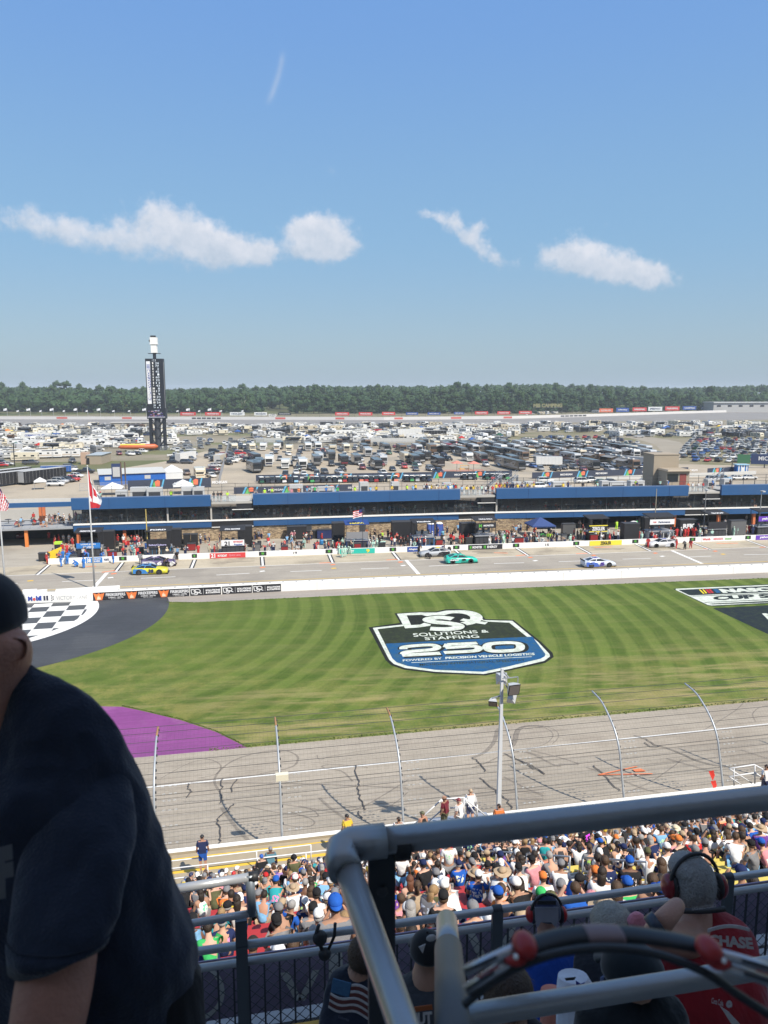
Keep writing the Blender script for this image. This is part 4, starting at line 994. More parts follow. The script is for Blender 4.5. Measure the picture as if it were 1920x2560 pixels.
rows_=[('','1 2 3')]+[(str(i+1),v_)for i,v_ in enumerate(('24','77','2','45','1','60','23','11','43','8','17','9','21','16','54'))]+[('24','4'),('25','51')]
a=MB();l2=MB()
for i,(p_,n_)in enumerate(rows_):
 v0=.012+i*.0475;v1=v0+.033
 if p_:
  wd=.12*(1 if len(p_)>1 else .5);q=fq(.40-wd/2+.02,v0,.40+wd/2+.02,v1);text(a if i<16 else l2,p_,q,.07 if i<16 else 0)
 wd=.20*(len(n_)if len(n_)<3 else 2)/2;x1=.76 if p_ else .60;q=fq(x1-wd,v0,x1,v1);text(l2,n_,q,.0)
a.obj('position_numbers',M_wht,tw);l2.obj('car_numbers',M_led,tw)
a=MB();sr_=random.Random(5)
for k in range(26):
 u,v_=sr_.uniform(.06,.85),sr_.uniform(.86,.975);q=fq(u,v_,u+sr_.uniform(.04,.14),v_+.008,-dep-.30);a.m=sr_.randrange(3);a.quad(q[0],q[1],q[3],q[2])
q=fq(0,.985,1.0,.995,-dep-.30);a.m=0;a.quad(q[0],q[1],q[3],q[2])
a.obj('video_screen',[mat('scr_w',(.6,.6,.7),.5),mat('scr_p',(.22,.16,.5),.5),mat('scr_r',(.6,.25,.3),.5)],tw)
a=MB();a.tube([(0,0,39.4),(0,0,42)],.7,10);a.box((0,0,41.6),(5.2,1.4,.25));a.obj('mast',M_twr,tw)
a=MB();a.box((0,0,43.7),(2.5,2.0,3.6));a.box((0,0,45.55),(3.5,2.6,.2));a.box((0,0,47.0),(2.9,2.4,2.8));a.obj('equipment_cabin',M_wht,tw)
a=MB();a.box((-.2,0,48.8),(2.1,1.6,.75));a.box((-1.8,-.2,47),(.4,.5,.8));a.obj('roof_unit',M_blk,tw)
a=MB();a.box((w2+.03,-.8,26),(.04,.35,24));a.obj('side_light_strip',M_lgt,tw)
# ---- treeline
def tree_proto(seed,h,cw,colr):
 r_=random.Random(seed);c=MB();lobes=[]
 for k in range(13):
  a_=r_.random()*6.28;f_=r_.uniform(.18,.88);q_=r_.random()**.5*cw*(.42 if f_<.6 else .26);lobes.append((q_*math.cos(a_),q_*math.sin(a_),h*f_,cw*r_.uniform(.15,.27),h*r_.uniform(.08,.15)))
 lobes.append((0,0,h*.9,cw*.2,h*.1))
 for(x,y,z,rr,rh)in lobes:
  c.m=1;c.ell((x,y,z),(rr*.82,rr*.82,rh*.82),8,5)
  for k in range(55):
   u,v_=r_.random()*6.28,r_.uniform(-.9,1);s_=math.sqrt(1-v_*v_);f_=r_.uniform(.8,1.15)
   p_=Vector((x+rr*s_*math.cos(u)*f_,y+rr*s_*math.sin(u)*f_,z+rh*v_*f_));sz=r_.uniform(.5,1.0)
   d1=Vector((r_.gauss(0,1),r_.gauss(0,1),r_.gauss(0,.6))).normalized()*sz;d2=Vector((r_.gauss(0,1),r_.gauss(0,1),r_.gauss(0,.6))).normalized()*sz
   c.m=0 if r_.random()<.7 else 2;c.add([p_-d1,p_+d2,p_+d1,p_-d2*.7],[(0,1,2,3)])
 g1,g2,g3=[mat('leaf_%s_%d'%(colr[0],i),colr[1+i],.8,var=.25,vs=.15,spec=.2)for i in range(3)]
 t=MB();t.tube([(0,0,0),(0,.2,h*.3),(.2,0,h*.7)],[h*.022,h*.016,h*.006],7)
 for k in range(4):
  a_=k*1.6;t.tube([(0,.1,h*(.28+.06*k)),(math.cos(a_)*cw*.25,math.sin(a_)*cw*.25,h*(.5+.06*k))],[h*.009,h*.004],5)
 return Proto('tree','tree',[('crown',c.mesh('crown',[g1,g2,g3]),None),('trunk',t.mesh('trunk',mat('bark',(.10,.08,.06),.9)),None)])
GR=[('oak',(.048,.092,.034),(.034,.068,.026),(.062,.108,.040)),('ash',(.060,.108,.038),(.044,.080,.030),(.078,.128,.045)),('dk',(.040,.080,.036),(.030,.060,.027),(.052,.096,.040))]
TP=[tree_proto(30+i,h,w_,GR[i%3])for i,(h,w_)in enumerate(((20,14),(23,13),(18,15),(25,14),(21,11)))]
TPY=tree_proto(77,16,9,('yl',(.26,.26,.03),(.15,.16,.03),(.34,.33,.05)))
def hill(x,y):
 b_=max(.0,min(1.0,(y-860)/420));s_=b_*b_*(3-2*b_)
 px=(x/max(y,1));e=10+7*math.exp(-((px-.33)/.18)**2)+6*math.exp(-((px-.85)/.25)**2)+2*math.sin(px*17)
 return s_*e
hb=MB();NX,NY=60,14
for j in range(NY+1):
 for i in range(NX+1):
  y=850+(2300-850)*j/NY;x=-1200+3600*i/NX;hb.v.append((x,y,hill(x,y)-(.5 if j==0 else 0)))
for j in range(NY):
 for i in range(NX):k=j*(NX+1)+i;hb.f.append([k,k+1,k+NX+2,k+NX+1]);hb.mi.append(0)
structo(hb,'hills',M_far,True)
tr_=random.Random(9)
names={0:'broad dark green oak',1:'tall green ash',2:'wide bushy maple',3:'tallest full crowned oak',4:'slim dark green tree'}
for row,(y0,n_,ph)in enumerate(((1033,118,0),(1028,100,5),(1022,74,2))):
 for i in range(n_):
  px=-60+2040*(i+.5)/n_+tr_.uniform(-6,6)
  if row==0 and(655<px<722):continue
  yy=y0+(0 if px<740 else 1)-(2.0 if px>1350 else 0)-(2.5 if px>1650 else 0)
  g_=at(px,yy);k=tr_.randrange(5);s_=tr_.uniform(.76,1.12)*(1.08 if row else .88)*(1.17 if 740<px<1330 else 1.04)
  if g_.y>1150:s_*=1.1
  side='left of the scoring tower' if px<360 else('right of the track exit road' if px<1100 else 'on the right')
  inst(TP[k],'%s, %s row, %s'%(names[k],('front','second','third')[row],side),(g_.x,g_.y,hill(g_.x,g_.y)-.3),tr_.random()*6.28,'trees edging the woods behind the back straight',sc=s_)
for(px,py,s_)in((303,1031,1.15),(312,1030,.8)):
 g_=at(px,py);inst(TPY,'yellow-green tree standing out against the dark woods'+('' if s_>1 else ', the smaller one'),(g_.x,g_.y,0),1,None,sc=s_)
fr=MB();k=0
for i in range(5200):
 y=905+1300*tr_.random()**1.35;x=tr_.uniform(-.75,1.1)*y;h_=tr_.uniform(13,21);z=hill(x,y)
 rr=tr_.uniform(4,7.5);cz=z+h_*.72
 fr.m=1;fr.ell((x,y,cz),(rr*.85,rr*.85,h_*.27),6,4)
 for q_ in range(16):
  u,v_=tr_.random()*6.28,tr_.uniform(-.3,1);s_=math.sqrt(1-v_*v_);p_=Vector((x+rr*s_*math.cos(u),y+rr*s_*math.sin(u),cz+h_*.3*v_));sz=tr_.uniform(.9,1.9)
  d1=Vector((tr_.gauss(0,1),tr_.gauss(0,1),tr_.gauss(0,.6))).normalized()*sz;d2=Vector((tr_.gauss(0,1),tr_.gauss(0,1),tr_.gauss(0,.6))).normalized()*sz
  fr.m=tr_.choice([0,0,2]);fr.add([p_-d1,p_+d2,p_+d1,p_-d2],[(0,1,2,3)])
for i in range(900):
 px=-60+2050*tr_.random()
 if 655<px<722:continue
 g_=at(px,1033-(2.5 if px>1350 else 0)-(3 if px>1650 else 0)-4*tr_.random());rr=tr_.uniform(3,5.5);hh2=tr_.uniform(4,8);z=hill(g_.x,g_.y)
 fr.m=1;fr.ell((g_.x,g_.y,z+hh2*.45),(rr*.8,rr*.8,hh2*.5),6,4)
 for q_ in range(14):
  u,v_=tr_.random()*6.28,tr_.uniform(-.8,1);s_=math.sqrt(1-v_*v_);p_=Vector((g_.x+rr*s_*math.cos(u),g_.y+rr*s_*math.sin(u),z+hh2*.5*(1+v_)));sz=tr_.uniform(.6,1.2)
  d1=Vector((tr_.gauss(0,1),tr_.gauss(0,1),tr_.gauss(0,.6))).normalized()*sz;d2=Vector((tr_.gauss(0,1),tr_.gauss(0,1),tr_.gauss(0,.6))).normalized()*sz
  fr.m=tr_.choice([0,0,2]);fr.add([p_-d1,p_+d2,p_+d1,p_-d2],[(0,1,2,3)])
g1,g2,g3=[MATS['leaf_oak_%d'%i]for i in range(3)]
tag(fr.obj('forest',[g1,g2,g3]),kind='stuff')
# ---- back straight wall, banners, flags
wl_=root('outer_wall','long white wall along the far back straight','wall',at(960,1049))
a=MB();fp=[at(*p_)for p_ in far]
for i in range(len(fp)-1):
 p_,q_=fp[i],fp[i+1];a.add([p_,q_,q_+Vector((0,.5,0)),p_+Vector((0,.5,0)),p_+Vector((0,0,2.6)),q_+Vector((0,0,2.6)),q_+Vector((0,.5,2.6)),p_+Vector((0,.5,2.6))],[(0,1,5,4),(4,5,6,7),(3,2,6,7)])
a.obj('concrete_wall',mat('far_wall',(.60,.585,.565),.7,var=.06,vs=.1),wl_,world=True)
a=MB()
for(x0,x1)in((143,170),(307,331),(690,715),(840,862),(985,1005),(1124,1150),(1258,1280)):
 def fy_(x):
  for i in range(len(far)-1):
   if far[i][0]<=x<=far[i+1][0]:t=(x-far[i][0])/(far[i+1][0]-far[i][0]);return fp[i].lerp(fp[i+1],t)
 p_,q_=fy_(x0),fy_(x1);o_=Vector((0,-.06,0));a.quad(p_+o_+Vector((0,0,.5)),q_+o_+Vector((0,0,.5)),q_+o_+Vector((0,0,2.1)),p_+o_+Vector((0,0,2.1)))
a.obj('red_wall_decals',mat('decal_red',(.55,.12,.10),.6),wl_,world=True)
a=MB()
for(x0,x1)in((480,555),(1397,1465)):
 for k in range(6):
  p_,q_=fy_(x0+(x1-x0)*k/6),fy_(x0+(x1-x0)*(k+.8)/6);o_=Vector((0,-.06,0));a.quad(p_+o_+Vector((0,0,.6)),q_+o_+Vector((0,0,.6)),q_+o_+Vector((0,0,1.9)),p_+o_+Vector((0,0,1.9)))
a.obj('dark_wall_lettering',M_dkg,wl_,world=True)
Bc={'red':mat('banner_red',(.62,.05,.05),.6),'blue':mat('banner_blue',(.03,.08,.32),.6),'white':mat('banner_white',(.75,.75,.75),.6),'orange':mat('banner_orange',(.72,.16,.07),.6),'black':mat('banner_black',(.02,.02,.025),.6),'navy':mat('banner_navy',(.025,.045,.12),.6),'yellow':mat('banner_yellow',(.75,.62,.05),.6)}
for(x0,x1,y0,y1,c_,tx_)in((451,490,1037,1045,'red','FIREKEEPERS'),(513,552,1037,1045,'red','FIREKEEPERS'),(575,612,1037,1045,'white','HOLLEY'),(636,668,1037,1045,'white','MICHIGAN'),(695,728,1038,1044,'black','DSQ SOLUTIONS'),(838,873,1037,1045,'red','FIREKEEPERS'),(897,931,1037,1045,'red','FIREKEEPERS'),(955,988,1036,1044,'red','FIREKEEPERS'),(1015,1045,1037,1043,'blue','PRECISION'),(1069,1101,1037,1043,'blue','PRECISION'),(1135,1160,1036,1042,'blue','PRECISION'),(1187,1220,1034,1042,'red','FIREKEEPERS'),(1243,1275,1034,1042,'red','FIREKEEPERS'),(1297,1329,1033,1041,'red','FIREKEEPERS'),(1498,1532,1026,1036,'orange','LUCAS OIL'),(1540,1572,1024,1035,'blue','xfinity'),(1581,1616,1023,1033,'red','FIREKEEPERS'),(1620,1655,1021,1032,'white','SPEEDWAY'),(1662,1698,1020,1031,'red','FIREKEEPERS'),(1706,1740,1019,1029,'blue','CAMPING'),(1742,1782,1019,1028,'blue','PRECISION'),(1790,1827,1017,1027,'red','FIREKEEPERS'),(1833,1873,1015,1026,'black','DSQ SOLUTIONS'),(1881,1920,1015,1026,'white','FORD')):
 b0=at(x0,fy_(x0).y and y1+1.6);b1=at(x1,y1+1.6);Y0=b0.y;hh=(y1-y0)/FPX*(Y0*1.0)
 zlo=2.9;c0,c1=Vector((b0.x,b0.y,zlo)),Vector((b1.x,b1.y,zlo));up=Vector((0,0,hh))
 r_=root('track_banner','%s trackside banner reading %s beyond the back straight'%(c_,tx_),'banner',(b0.x,b0.y,0),group='banners on the back straight fence')
 a=MB();a.prism([c0,c1,c1+up,c0+up],(0,.08,0));a.obj('panel',Bc[c_],r_,world=True)
 a=MB();o_=Vector((0,-.1,0));a_,b_=c0.lerp(c1,.12),c0.lerp(c1,.88);text(a,tx_,[a_+up*.3+o_,b_+up*.3+o_,a_+up*.7+o_,b_+up*.7+o_],.03);a.obj('lettering',Bc['white']if c_!='white' else Bc['navy'],r_,world=True)
 a=MB()
 for e_ in(c0,c0.lerp(c1,.5),c1):a.seg((e_.x,e_.y+.15,0),(e_.x,e_.y+.15,zlo+hh),.12,.12)
 a.obj('posts',M_dkg,r_,world=True)
fpn=root('track_fence','thin catch fence posts and cables behind the far back straight wall','fence',at(960,1046));a=MB();prev=None
for k in range(55):
 x=-40+2000*k/69;p_=fy_(x)+Vector((0,1.2,0));a.seg(p_,p_+Vector((0,0,7)),.14,.14)
 if prev is not None:
  for z in(2.5,4,5.5,6.9):a.seg(prev+Vector((0,0,z)),p_+Vector((0,0,z)),.05,.05)
 prev=p_
a.obj('posts_and_cables',M_dkg,fpn,world=True)
def flag_obj(px,pyb,h_,label,sz=2.6,name='flagpole',colr=(.75,.76,.8)):
 g_=at(px,pyb);r_=root(name,label,'flag',g_,group='white flags on poles along the back straight')
 a=MB();a.tube([(0,0,0),(0,0,h_)],.13,6);a.obj('pole',M_lgt,r_)
 a=MB();n_=6
 a.v=[];
 pts=[(-(sz*i/n_),.25*math.sin(i*1.3+px),h_-.3-.12*i)for i in range(n_+1)]
 for i in range(n_):a.quad(pts[i],pts[i+1],(pts[i+1][0],pts[i+1][1],pts[i+1][2]-sz*.6),(pts[i][0],pts[i][1],pts[i][2]-sz*.6))
 a.obj('flag',mat('flag_white',colr,.8),r_)
for i,px in enumerate((19,77,135,194,252,366,418,475,529)):flag_obj(px,1046,9.8,'large white flag on a pole, %s from the left along the back straight'%('leftmost','second','third','fourth','fifth','sixth','seventh','eighth','ninth')[i],3.2)
for i,px in enumerate((48,105,163,220,287,326,447,501,555,609)):flag_obj(px,1041,4.6+2,'small pale flag further back beyond the back straight',2.2)
g0,g1_=at(1783,1031),at(1990,1030);r_=root('long_building','long low grey building with dark openings beyond the back straight','building',(g0.x,g0.y,0))
a=MB();a.add([g0,g1_,g1_+Vector((0,20,0)),g0+Vector((0,20,0)),g0+Vector((0,0,11)),g1_+Vector((0,0,11)),g1_+Vector((0,20,11)),g0+Vector((0,20,11))],[(0,1,5,4),(1,2,6,5),(2,3,7,6),(3,0,4,7),(4,5,6,7)]);a.obj('wall',mat('grey_block',(.36,.36,.35),.8,var=.05),r_,world=True)
for k in range(7):
 e_=g0.lerp(g1_,.04+k*.13);w_=MB();w_.box((e_.x+2.5,e_.y-.1,7.5),(5,.3,2.2));w_.obj('opening',M_blk,r_,world=True)
a=MB();a.prism([g0+Vector((-1,-1.5,11)),g1_+Vector((0,-1.5,11)),g1_+Vector((0,21,11)),g0+Vector((-1,21,11))],(0,0,1.2));a.obj('roof',mat('grey_roof',(.42,.43,.42),.7),r_,world=True)
g_=at(1369,1035);r_=root('camping_sign','yellow lettered camping sign on a dark frame beyond the wall','sign',(g_.x,g_.y,0));a=MB();text(a,'MIS CAMPING',[(-17,0,7.2),(17,0,7.2),(-17,0,11.5),(17,0,11.5)],.06);a.obj('lettering',mat('sign_dull_yellow',(.20,.19,.09),.8),r_)
a=MB()
for x in(-17,-6,6,17):a.seg((x,.3,0),(x,.3,7),.5,.5)
a.seg((-17,.3,6.9),(17,.3,6.9),.5,.5);a.seg((-17,.3,3),(17,.3,3),.4,.4);a.obj('frame',M_dkg,r_)
for k in range(26):
 px=vr.choice([vr.uniform(1290,1400),vr.uniform(1440,1780),vr.uniform(1500,1780)]);py=1038-(px-1290)*.027+vr.uniform(-1.5,.5);g_=at(px,py)
 if vr.random()<.35:put_trailer(g_.x,g_.y,vr.random()*3,'beyond the back straight wall')
 else:put_car(g_.x,g_.y,vr.random()*6,'on the lawn beyond the back straight',colr=vr.choice(['white','silver','grey','white','white']))
g_=at(682,1043);put_trailer(g_.x,g_.y+4,0,'at the track exit road','white')
flush_far()
# ---- people
M_skin=mat('skin',rough=.6,objcol=True,var=.06,vs=8,spec=.3)
mc=bpy.data.materials.new('cloth');mc.use_nodes=True;MATS['cloth']=mc
b=NB(mc.node_tree);p=mc.node_tree.nodes['Principled BSDF'];p.inputs['Roughness'].default_value=.9;p.inputs['Specular IOR Level'].default_value=.15
oi=b.n('ShaderNodeObjectInfo');ob=b.n('ShaderNodeTexCoord').outputs['Object']
fo=b.m('ADD',b.m('MULTIPLY',b.noise(ob,9.0,3,.6),.7),.65)
cc=b.mix(1.0,oi.outputs['Color'],b.comb(fo,fo,fo),'MULTIPLY')
b.put(p.inputs['Base Color'],cc)
bn=b.n('ShaderNodeBump');bn.inputs['Strength'].default_value=.6;bn.inputs['Distance'].default_value=.02
b.put(bn.inputs['Height'],b.noise(ob,11.0,3,.5));mc.node_tree.links.new(bn.outputs[0],p.inputs['Normal'])
mp=bpy.data.materials.new('printed_cloth');mp.use_nodes=True;MATS['printed_cloth']=mp
b=NB(mp.node_tree);p=mp.node_tree.nodes['Principled BSDF'];p.inputs['Roughness'].default_value=.85;p.inputs['Specular IOR Level'].default_value=.15
oi=b.n('ShaderNodeObjectInfo');tcx=b.n('ShaderNodeTexCoord');ob=tcx.outputs['Object'];q=b.sep(ob)
rr_=oi.outputs['Random']
gen=b.sep(tcx.outputs['Generated'])
inx=b.m('LESS_THAN',b.m('ABSOLUTE',q[0]),.115);iny=b.m('LESS_THAN',q[1],.0)
inz=b.m('MULTIPLY',b.m('GREATER_THAN',gen[2],.42),b.m('LESS_THAN',gen[2],.80))
seed=b.comb(b.m('MULTIPLY',rr_,37.0),b.m('MULTIPLY',rr_,91.0),0)
va=b.n('ShaderNodeVectorMath',operation='ADD');b.put(va.inputs[0],ob);b.put(va.inputs[1],seed)
ng=b.noise(va.outputs[0],16.0,2,.5)
blot=b.m('GREATER_THAN',ng,.52)
msk=b.m('MULTIPLY',b.m('MULTIPLY',inx,iny),b.m('MULTIPLY',inz,blot))
hs=b.n('ShaderNodeCombineColor',mode='HSV');b.put(hs.inputs[0],b.noise(va.outputs[0],5.0,1));b.put(hs.inputs[0],b.m('MULTIPLY',rr_,1.0));hs.inputs[1].default_value=.65
b.put(hs.inputs[1],b.m('MULTIPLY',b.m('FRACT',b.m('MULTIPLY',rr_,7.3)),.9));hs.inputs[2].default_value=.75
cc=b.mix(msk,oi.outputs['Color'],hs.outputs[0])
b.put(p.inputs['Base Color'],cc)
M_cloth,M_print=mc,mp
M_hair=mat('hair',rough=.6,objcol=True,var=.25,vs=25,bump=.6,bs=60,spec=.4)
HEL=mat('helmet',rough=.25,objcol=True)
def skinmesh(name,nodes,edges,sub=1,rootn=None):
 me=bpy.data.meshes.new('tmp');keys=list(nodes);idx={k:i for i,k in enumerate(keys)}
 me.from_pydata([nodes[k][0]for k in keys],[(idx[a],idx[b_])for a,b_ in edges],[])
 ob=bpy.data.objects.new('tmp',me);TS.collection.objects.link(ob)
 ob.modifiers.new('s','SKIN');sv_=me.skin_vertices[0].data
 for k in keys:
  r_=nodes[k][1];sv_[idx[k]].radius=(r_,r_)if not isinstance(r_,tuple)else r_
  sv_[idx[k]].use_root=(k==(rootn or keys[0]))
 if sub:m_=ob.modifiers.new('u','SUBSURF');m_.levels=sub;m_.render_levels=sub
 out=evalmesh(ob);out.name=name
 bpy.data.objects.remove(ob);bpy.data.meshes.remove(me)
 out.polygons.foreach_set('use_smooth',[True]*len(out.polygons));return out
def J(pose):
 st=dict(pel=(0,0,.95),spi=(0,0,1.14),che=(0,.0,1.33),neb=(0,0,1.47),hb=(0,.02,1.56),hc=(0,.03,1.64),ht=(0,.02,1.71),shL=(-.175,0,1.41),shR=(.175,0,1.41),elL=(-.25,-.03,1.15),elR=(.25,-.03,1.15),haL=(-.27,.08,.92),haR=(.27,.08,.92),hiL=(-.09,0,.88),hiR=(.09,0,.88),knL=(-.11,.03,.48),knR=(.11,.03,.48),anL=(-.11,-.02,.09),anR=(.11,-.02,.09),toL=(-.12,.15,.04),toR=(.12,.15,.04))
 if pose.startswith('sit'):
  st.update(pel=(0,-.02,.50),spi=(0,-.05,.68),che=(0,-.02,.88),neb=(0,.02,1.02),hb=(0,.05,1.11),hc=(0,.07,1.19),ht=(0,.06,1.26),shL=(-.175,0,.96),shR=(.175,0,.96),elL=(-.24,.03,.70),elR=(.24,.03,.70),haL=(-.12,.24,.60),haR=(.12,.24,.60),hiL=(-.1,.04,.48),hiR=(.1,.04,.48),knL=(-.14,.42,.50),knR=(.14,.42,.50),anL=(-.14,.42,.1),anR=(.14,.42,.1),toL=(-.15,.58,.05),toR=(.15,.58,.05))
 if pose=='sit_lean':st.update(che=(0,.12,.84),spi=(0,.0,.66),neb=(0,.21,.95),hb=(0,.27,1.02),hc=(0,.30,1.09),ht=(0,.30,1.16),shL=(-.175,.17,.90),shR=(.175,.17,.90),elL=(-.2,.34,.60),elR=(.2,.34,.60),haL=(-.05,.5,.62),haR=(.05,.5,.62))
 if pose=='sit_up':st.update(elL=(-.27,.2,.92),elR=(.27,.2,.92),haL=(-.10,.2,1.19),haR=(.10,.2,1.19))
 if pose=='sit_one':st.update(elR=(.32,.12,.80),haR=(.22,.2,1.08),spi=(.02,-.05,.68),hc=(.02,.09,1.18))
 if pose=='stand_hips':st.update(elL=(-.34,-.06,1.2),elR=(.34,-.06,1.2),haL=(-.17,.04,1.0),haR=(.17,.04,1.0))
 if pose=='stand_fwd':st.update(elL=(-.22,.12,1.18),elR=(.22,.12,1.18),haL=(-.1,.34,1.2),haR=(.1,.34,1.2),knL=(-.12,.12,.49),anL=(-.12,.12,.09),toL=(-.12,.28,.04))
 if pose=='walk':st.update(knL=(-.1,.22,.50),anL=(-.1,.22,.10),toL=(-.1,.38,.06),knR=(.1,-.03,.48),anR=(.1,-.28,.14),toR=(.1,-.14,.04),elL=(-.24,-.16,1.17),haL=(-.22,-.12,.93),elR=(.24,.1,1.17),haR=(.22,.26,1.0))
 if pose=='crouch':st.update(pel=(0,-.12,.42),spi=(0,-.02,.58),che=(0,.14,.72),neb=(0,.25,.82),hb=(0,.31,.89),hc=(0,.34,.96),ht=(0,.34,1.03),shL=(-.17,.2,.79),shR=(.17,.2,.79),elL=(-.22,.38,.60),elR=(.22,.38,.60),haL=(-.1,.6,.5),haR=(.1,.6,.5),hiL=(-.1,-.08,.42),hiR=(.1,-.08,.42),knL=(-.18,.3,.48),knR=(.18,.22,.40),anL=(-.18,.12,.09),anR=(.16,-.1,.09),toL=(-.18,.3,.04),toR=(.16,.06,.04))
 if pose=='bend':st.update(che=(0,.3,1.22),spi=(0,.1,1.1),neb=(0,.42,1.26),hb=(0,.5,1.28),hc=(0,.56,1.28),ht=(0,.62,1.27),shL=(-.17,.36,1.24),shR=(.17,.36,1.24),elL=(-.22,.46,1.0),elR=(.22,.46,1.0),haL=(-.12,.6,.82),haR=(.12,.6,.82),anL=(-.16,-.06,.09),anR=(.16,.1,.09),toR=(.16,.25,.04))
 return st
EDG=[('pel','spi'),('spi','che'),('che','neb'),('neb','hb'),('hb','hc'),('hc','ht'),('che','shL'),('che','shR'),('shL','elL'),('elL','haL'),('shR','elR'),('elR','haR'),('pel','hiL'),('hiL','knL'),('knL','anL'),('anL','toL'),('pel','hiR'),('hiR','knR'),('knR','anR'),('anR','toR')]
RAD=dict(pel=.14,spi=.125,che=.135,neb=.055,hb=.06,hc=.088,ht=.064,sh=.062,el=.04,ha=.034,hi=.085,kn=.06,an=.042,to=.04)
def rad(k,g=.0,s=1.0):return RAD.get(k,RAD.get(k[:2]))*s+g
FIG={}
def figure(pose,long_sleeve=False,long_legs=False,tank=False,w=1.0,sub=1):
 key=(pose,long_sleeve,long_legs,tank,w,sub)
 if key in FIG:return FIG[key]
 j=J(pose);mid=lambda a,b_,t:tuple(j[a][i]+(j[b_][i]-j[a][i])*t for i in range(3))
 body=skinmesh('body',{k:(j[k],rad(k,0,w if k in('pel','spi','che')else 1))for k in j},EDG,sub)
 n={'pel':(j['pel'],rad('pel',.014,w)),'spi':(j['spi'],rad('spi',.016,w)),'che':(j['che'],rad('che',.014,w)),'neb':(mid('che','neb',.75),.075)}
 e=[('pel','spi'),('spi','che'),('che','neb')]
 for s_ in 'LR':
  n['sh'+s_]=(j['sh'+s_],.076 if not tank else .045);e.append(('che','sh'+s_))
  if not tank:
   t=1.0 if long_sleeve else .62;n['sl'+s_]=(mid('sh'+s_,'el'+s_,t),.06 if long_sleeve else .062);e.append(('sh'+s_,'sl'+s_))
   if long_sleeve:n['cu'+s_]=(mid('el'+s_,'ha'+s_,.8),.045);e.append(('sl'+s_,'cu'+s_))
 shirt=skinmesh('shirt',n,e,sub)
 n={'pel':(j['pel'],rad('pel',.008,w))};e=[]
 for s_ in 'LR':
  n['hi'+s_]=(j['hi'+s_],.10);e.append(('pel','hi'+s_));n['k'+s_]=(mid('hi'+s_,'kn'+s_,1.0 if long_legs else .85),.078);e.append(('hi'+s_,'k'+s_))
  if long_legs:n['a'+s_]=(mid('kn'+s_,'an'+s_,.92),.058);e.append(('k'+s_,'a'+s_))
 tr=skinmesh('trousers',n,e,sub)
 FIG[key]=(body,shirt,tr,j['hc']);return FIG[key]
def headgear(kind):
 a=MB()
 if kind=='short':a.ell((0,-.012,.012),(.103,.118,.118),12,7,-.55,1)
 elif kind=='bald':a.ell((0,-.02,-.03),(.100,.112,.09),12,4,-.3,.45)
 elif kind=='long':
  a.ell((0,-.012,.012),(.108,.122,.120),12,7,-.6,1)
  a.rings([[(.095*math.cos(t)*k,-.075+.055*math.sin(t)*k-s_,z)for t in[2*math.pi*i/8 for i in range(8)]]for z,k,s_ in((.02,1,0),(-.1,1.05,.02),(-.2,.95,.05),(-.30,.55,.06))])
 elif kind=='tail':a.ell((0,-.012,.012),(.103,.118,.118),12,7,-.55,1);a.tube([(0,-.11,.06),(0,-.17,.02),(0,-.17,-.10),(0,-.14,-.2)],[.03,.04,.035,.012],7)
 elif kind in('cap','backcap'):
  s_=1 if kind=='cap' else-1
  a.ell((0,-.01,.035),(.108,.124,.115),14,6,-.12,1);a.ell((0,-.01,.152),(.012,.012,.008),6,3)
  n_=9;top=[(.085*math.cos(math.pi*i/(n_-1)),s_*(.09+.11*math.sin(math.pi*i/(n_-1))),.03-.012*math.sin(math.pi*i/(n_-1)))for i in range(n_)]
  a.prism(top if s_>0 else top[::-1],(0,0,.010))
 elif kind=='hat':
  a.ell((0,-.005,.05),(.11,.125,.11),14,5,0,1)
  for z in(.045,):a.rings([[((.10+k*.13)*math.cos(t),(.11+k*.13)*math.sin(t),z+.02*math.sin(2*t)*k-.02*k)for t in[2*math.pi*i/16 for i in range(16)]]for k in(0,1)],cap=False);a.rings([[((.10+k*.13)*math.cos(t),(.11+k*.13)*math.sin(t),z-.006+.02*math.sin(2*t)*k-.02*k)for t in[2*math.pi*i/16 for i in range(16)]]for k in(1,0)],cap=False)
 elif kind=='muffs':
  for s_ in(-1,1):a.ell((s_*.115,0,-.01),(.03,.045,.055),10,6)
  a.tube([(-.125,0,.0)]+[(-.125*math.cos(t),0,.155*math.sin(t)+.0)for t in[math.pi*i/10 for i in range(1,10)]]+[(.125,0,0)],.010,5)
 elif kind=='helmet':a.ell((0,0,.02),(.125,.145,.135),12,8,-.75,1)
 return a
def hg(k):
 a=headgear(k);a.v=[(x*.86,y*.88,z*.88)for x,y,z in a.v];return a
GEAR={k:hg(k).mesh(k,{'short':M_hair,'bald':M_hair,'long':M_hair,'tail':M_hair,'cap':M_cloth,'backcap':M_cloth,'hat':M_cloth,'muffs':HEL,'helmet':HEL}[k],True)for k in('short','bald','long','tail','cap','backcap','hat','muffs','helmet')}
SKINS=[(.52,.30,.20),(.45,.24,.16),(.58,.36,.26),(.36,.20,.13),(.16,.08,.05),(.55,.33,.24)]
HAIRC={'dark':(.025,.017,.012),'brown':(.07,.04,.022),'fair':(.30,.19,.09),'grey':(.30,.29,.28),'auburn':(.13,.05,.025)}
PQ=[]
def person(loc,rz,pose,shirt,gear,gcol,hair='brown',legs=(.05,.08,.2),long_sleeve=False,long_legs=False,tank=False,w=1.0,sc=1.0,label='',group=None,printed=False,muffs=None,shirtless=False):
 v_=Vector(loc)-Vector((0,0,CH));sk=SKINS[int(abs(loc[0])*7.3+abs(loc[1])*3.1)%len(SKINS)]
 PQ.append((v_.length*(1.35 if 'behind the suite' in label else 1),loc,rz,(pose,long_sleeve,long_legs,tank,w),shirt,gear,gcol,HAIRC.get(hair,hair),legs,sc,label,group,printed,muffs,sk,shirtless))
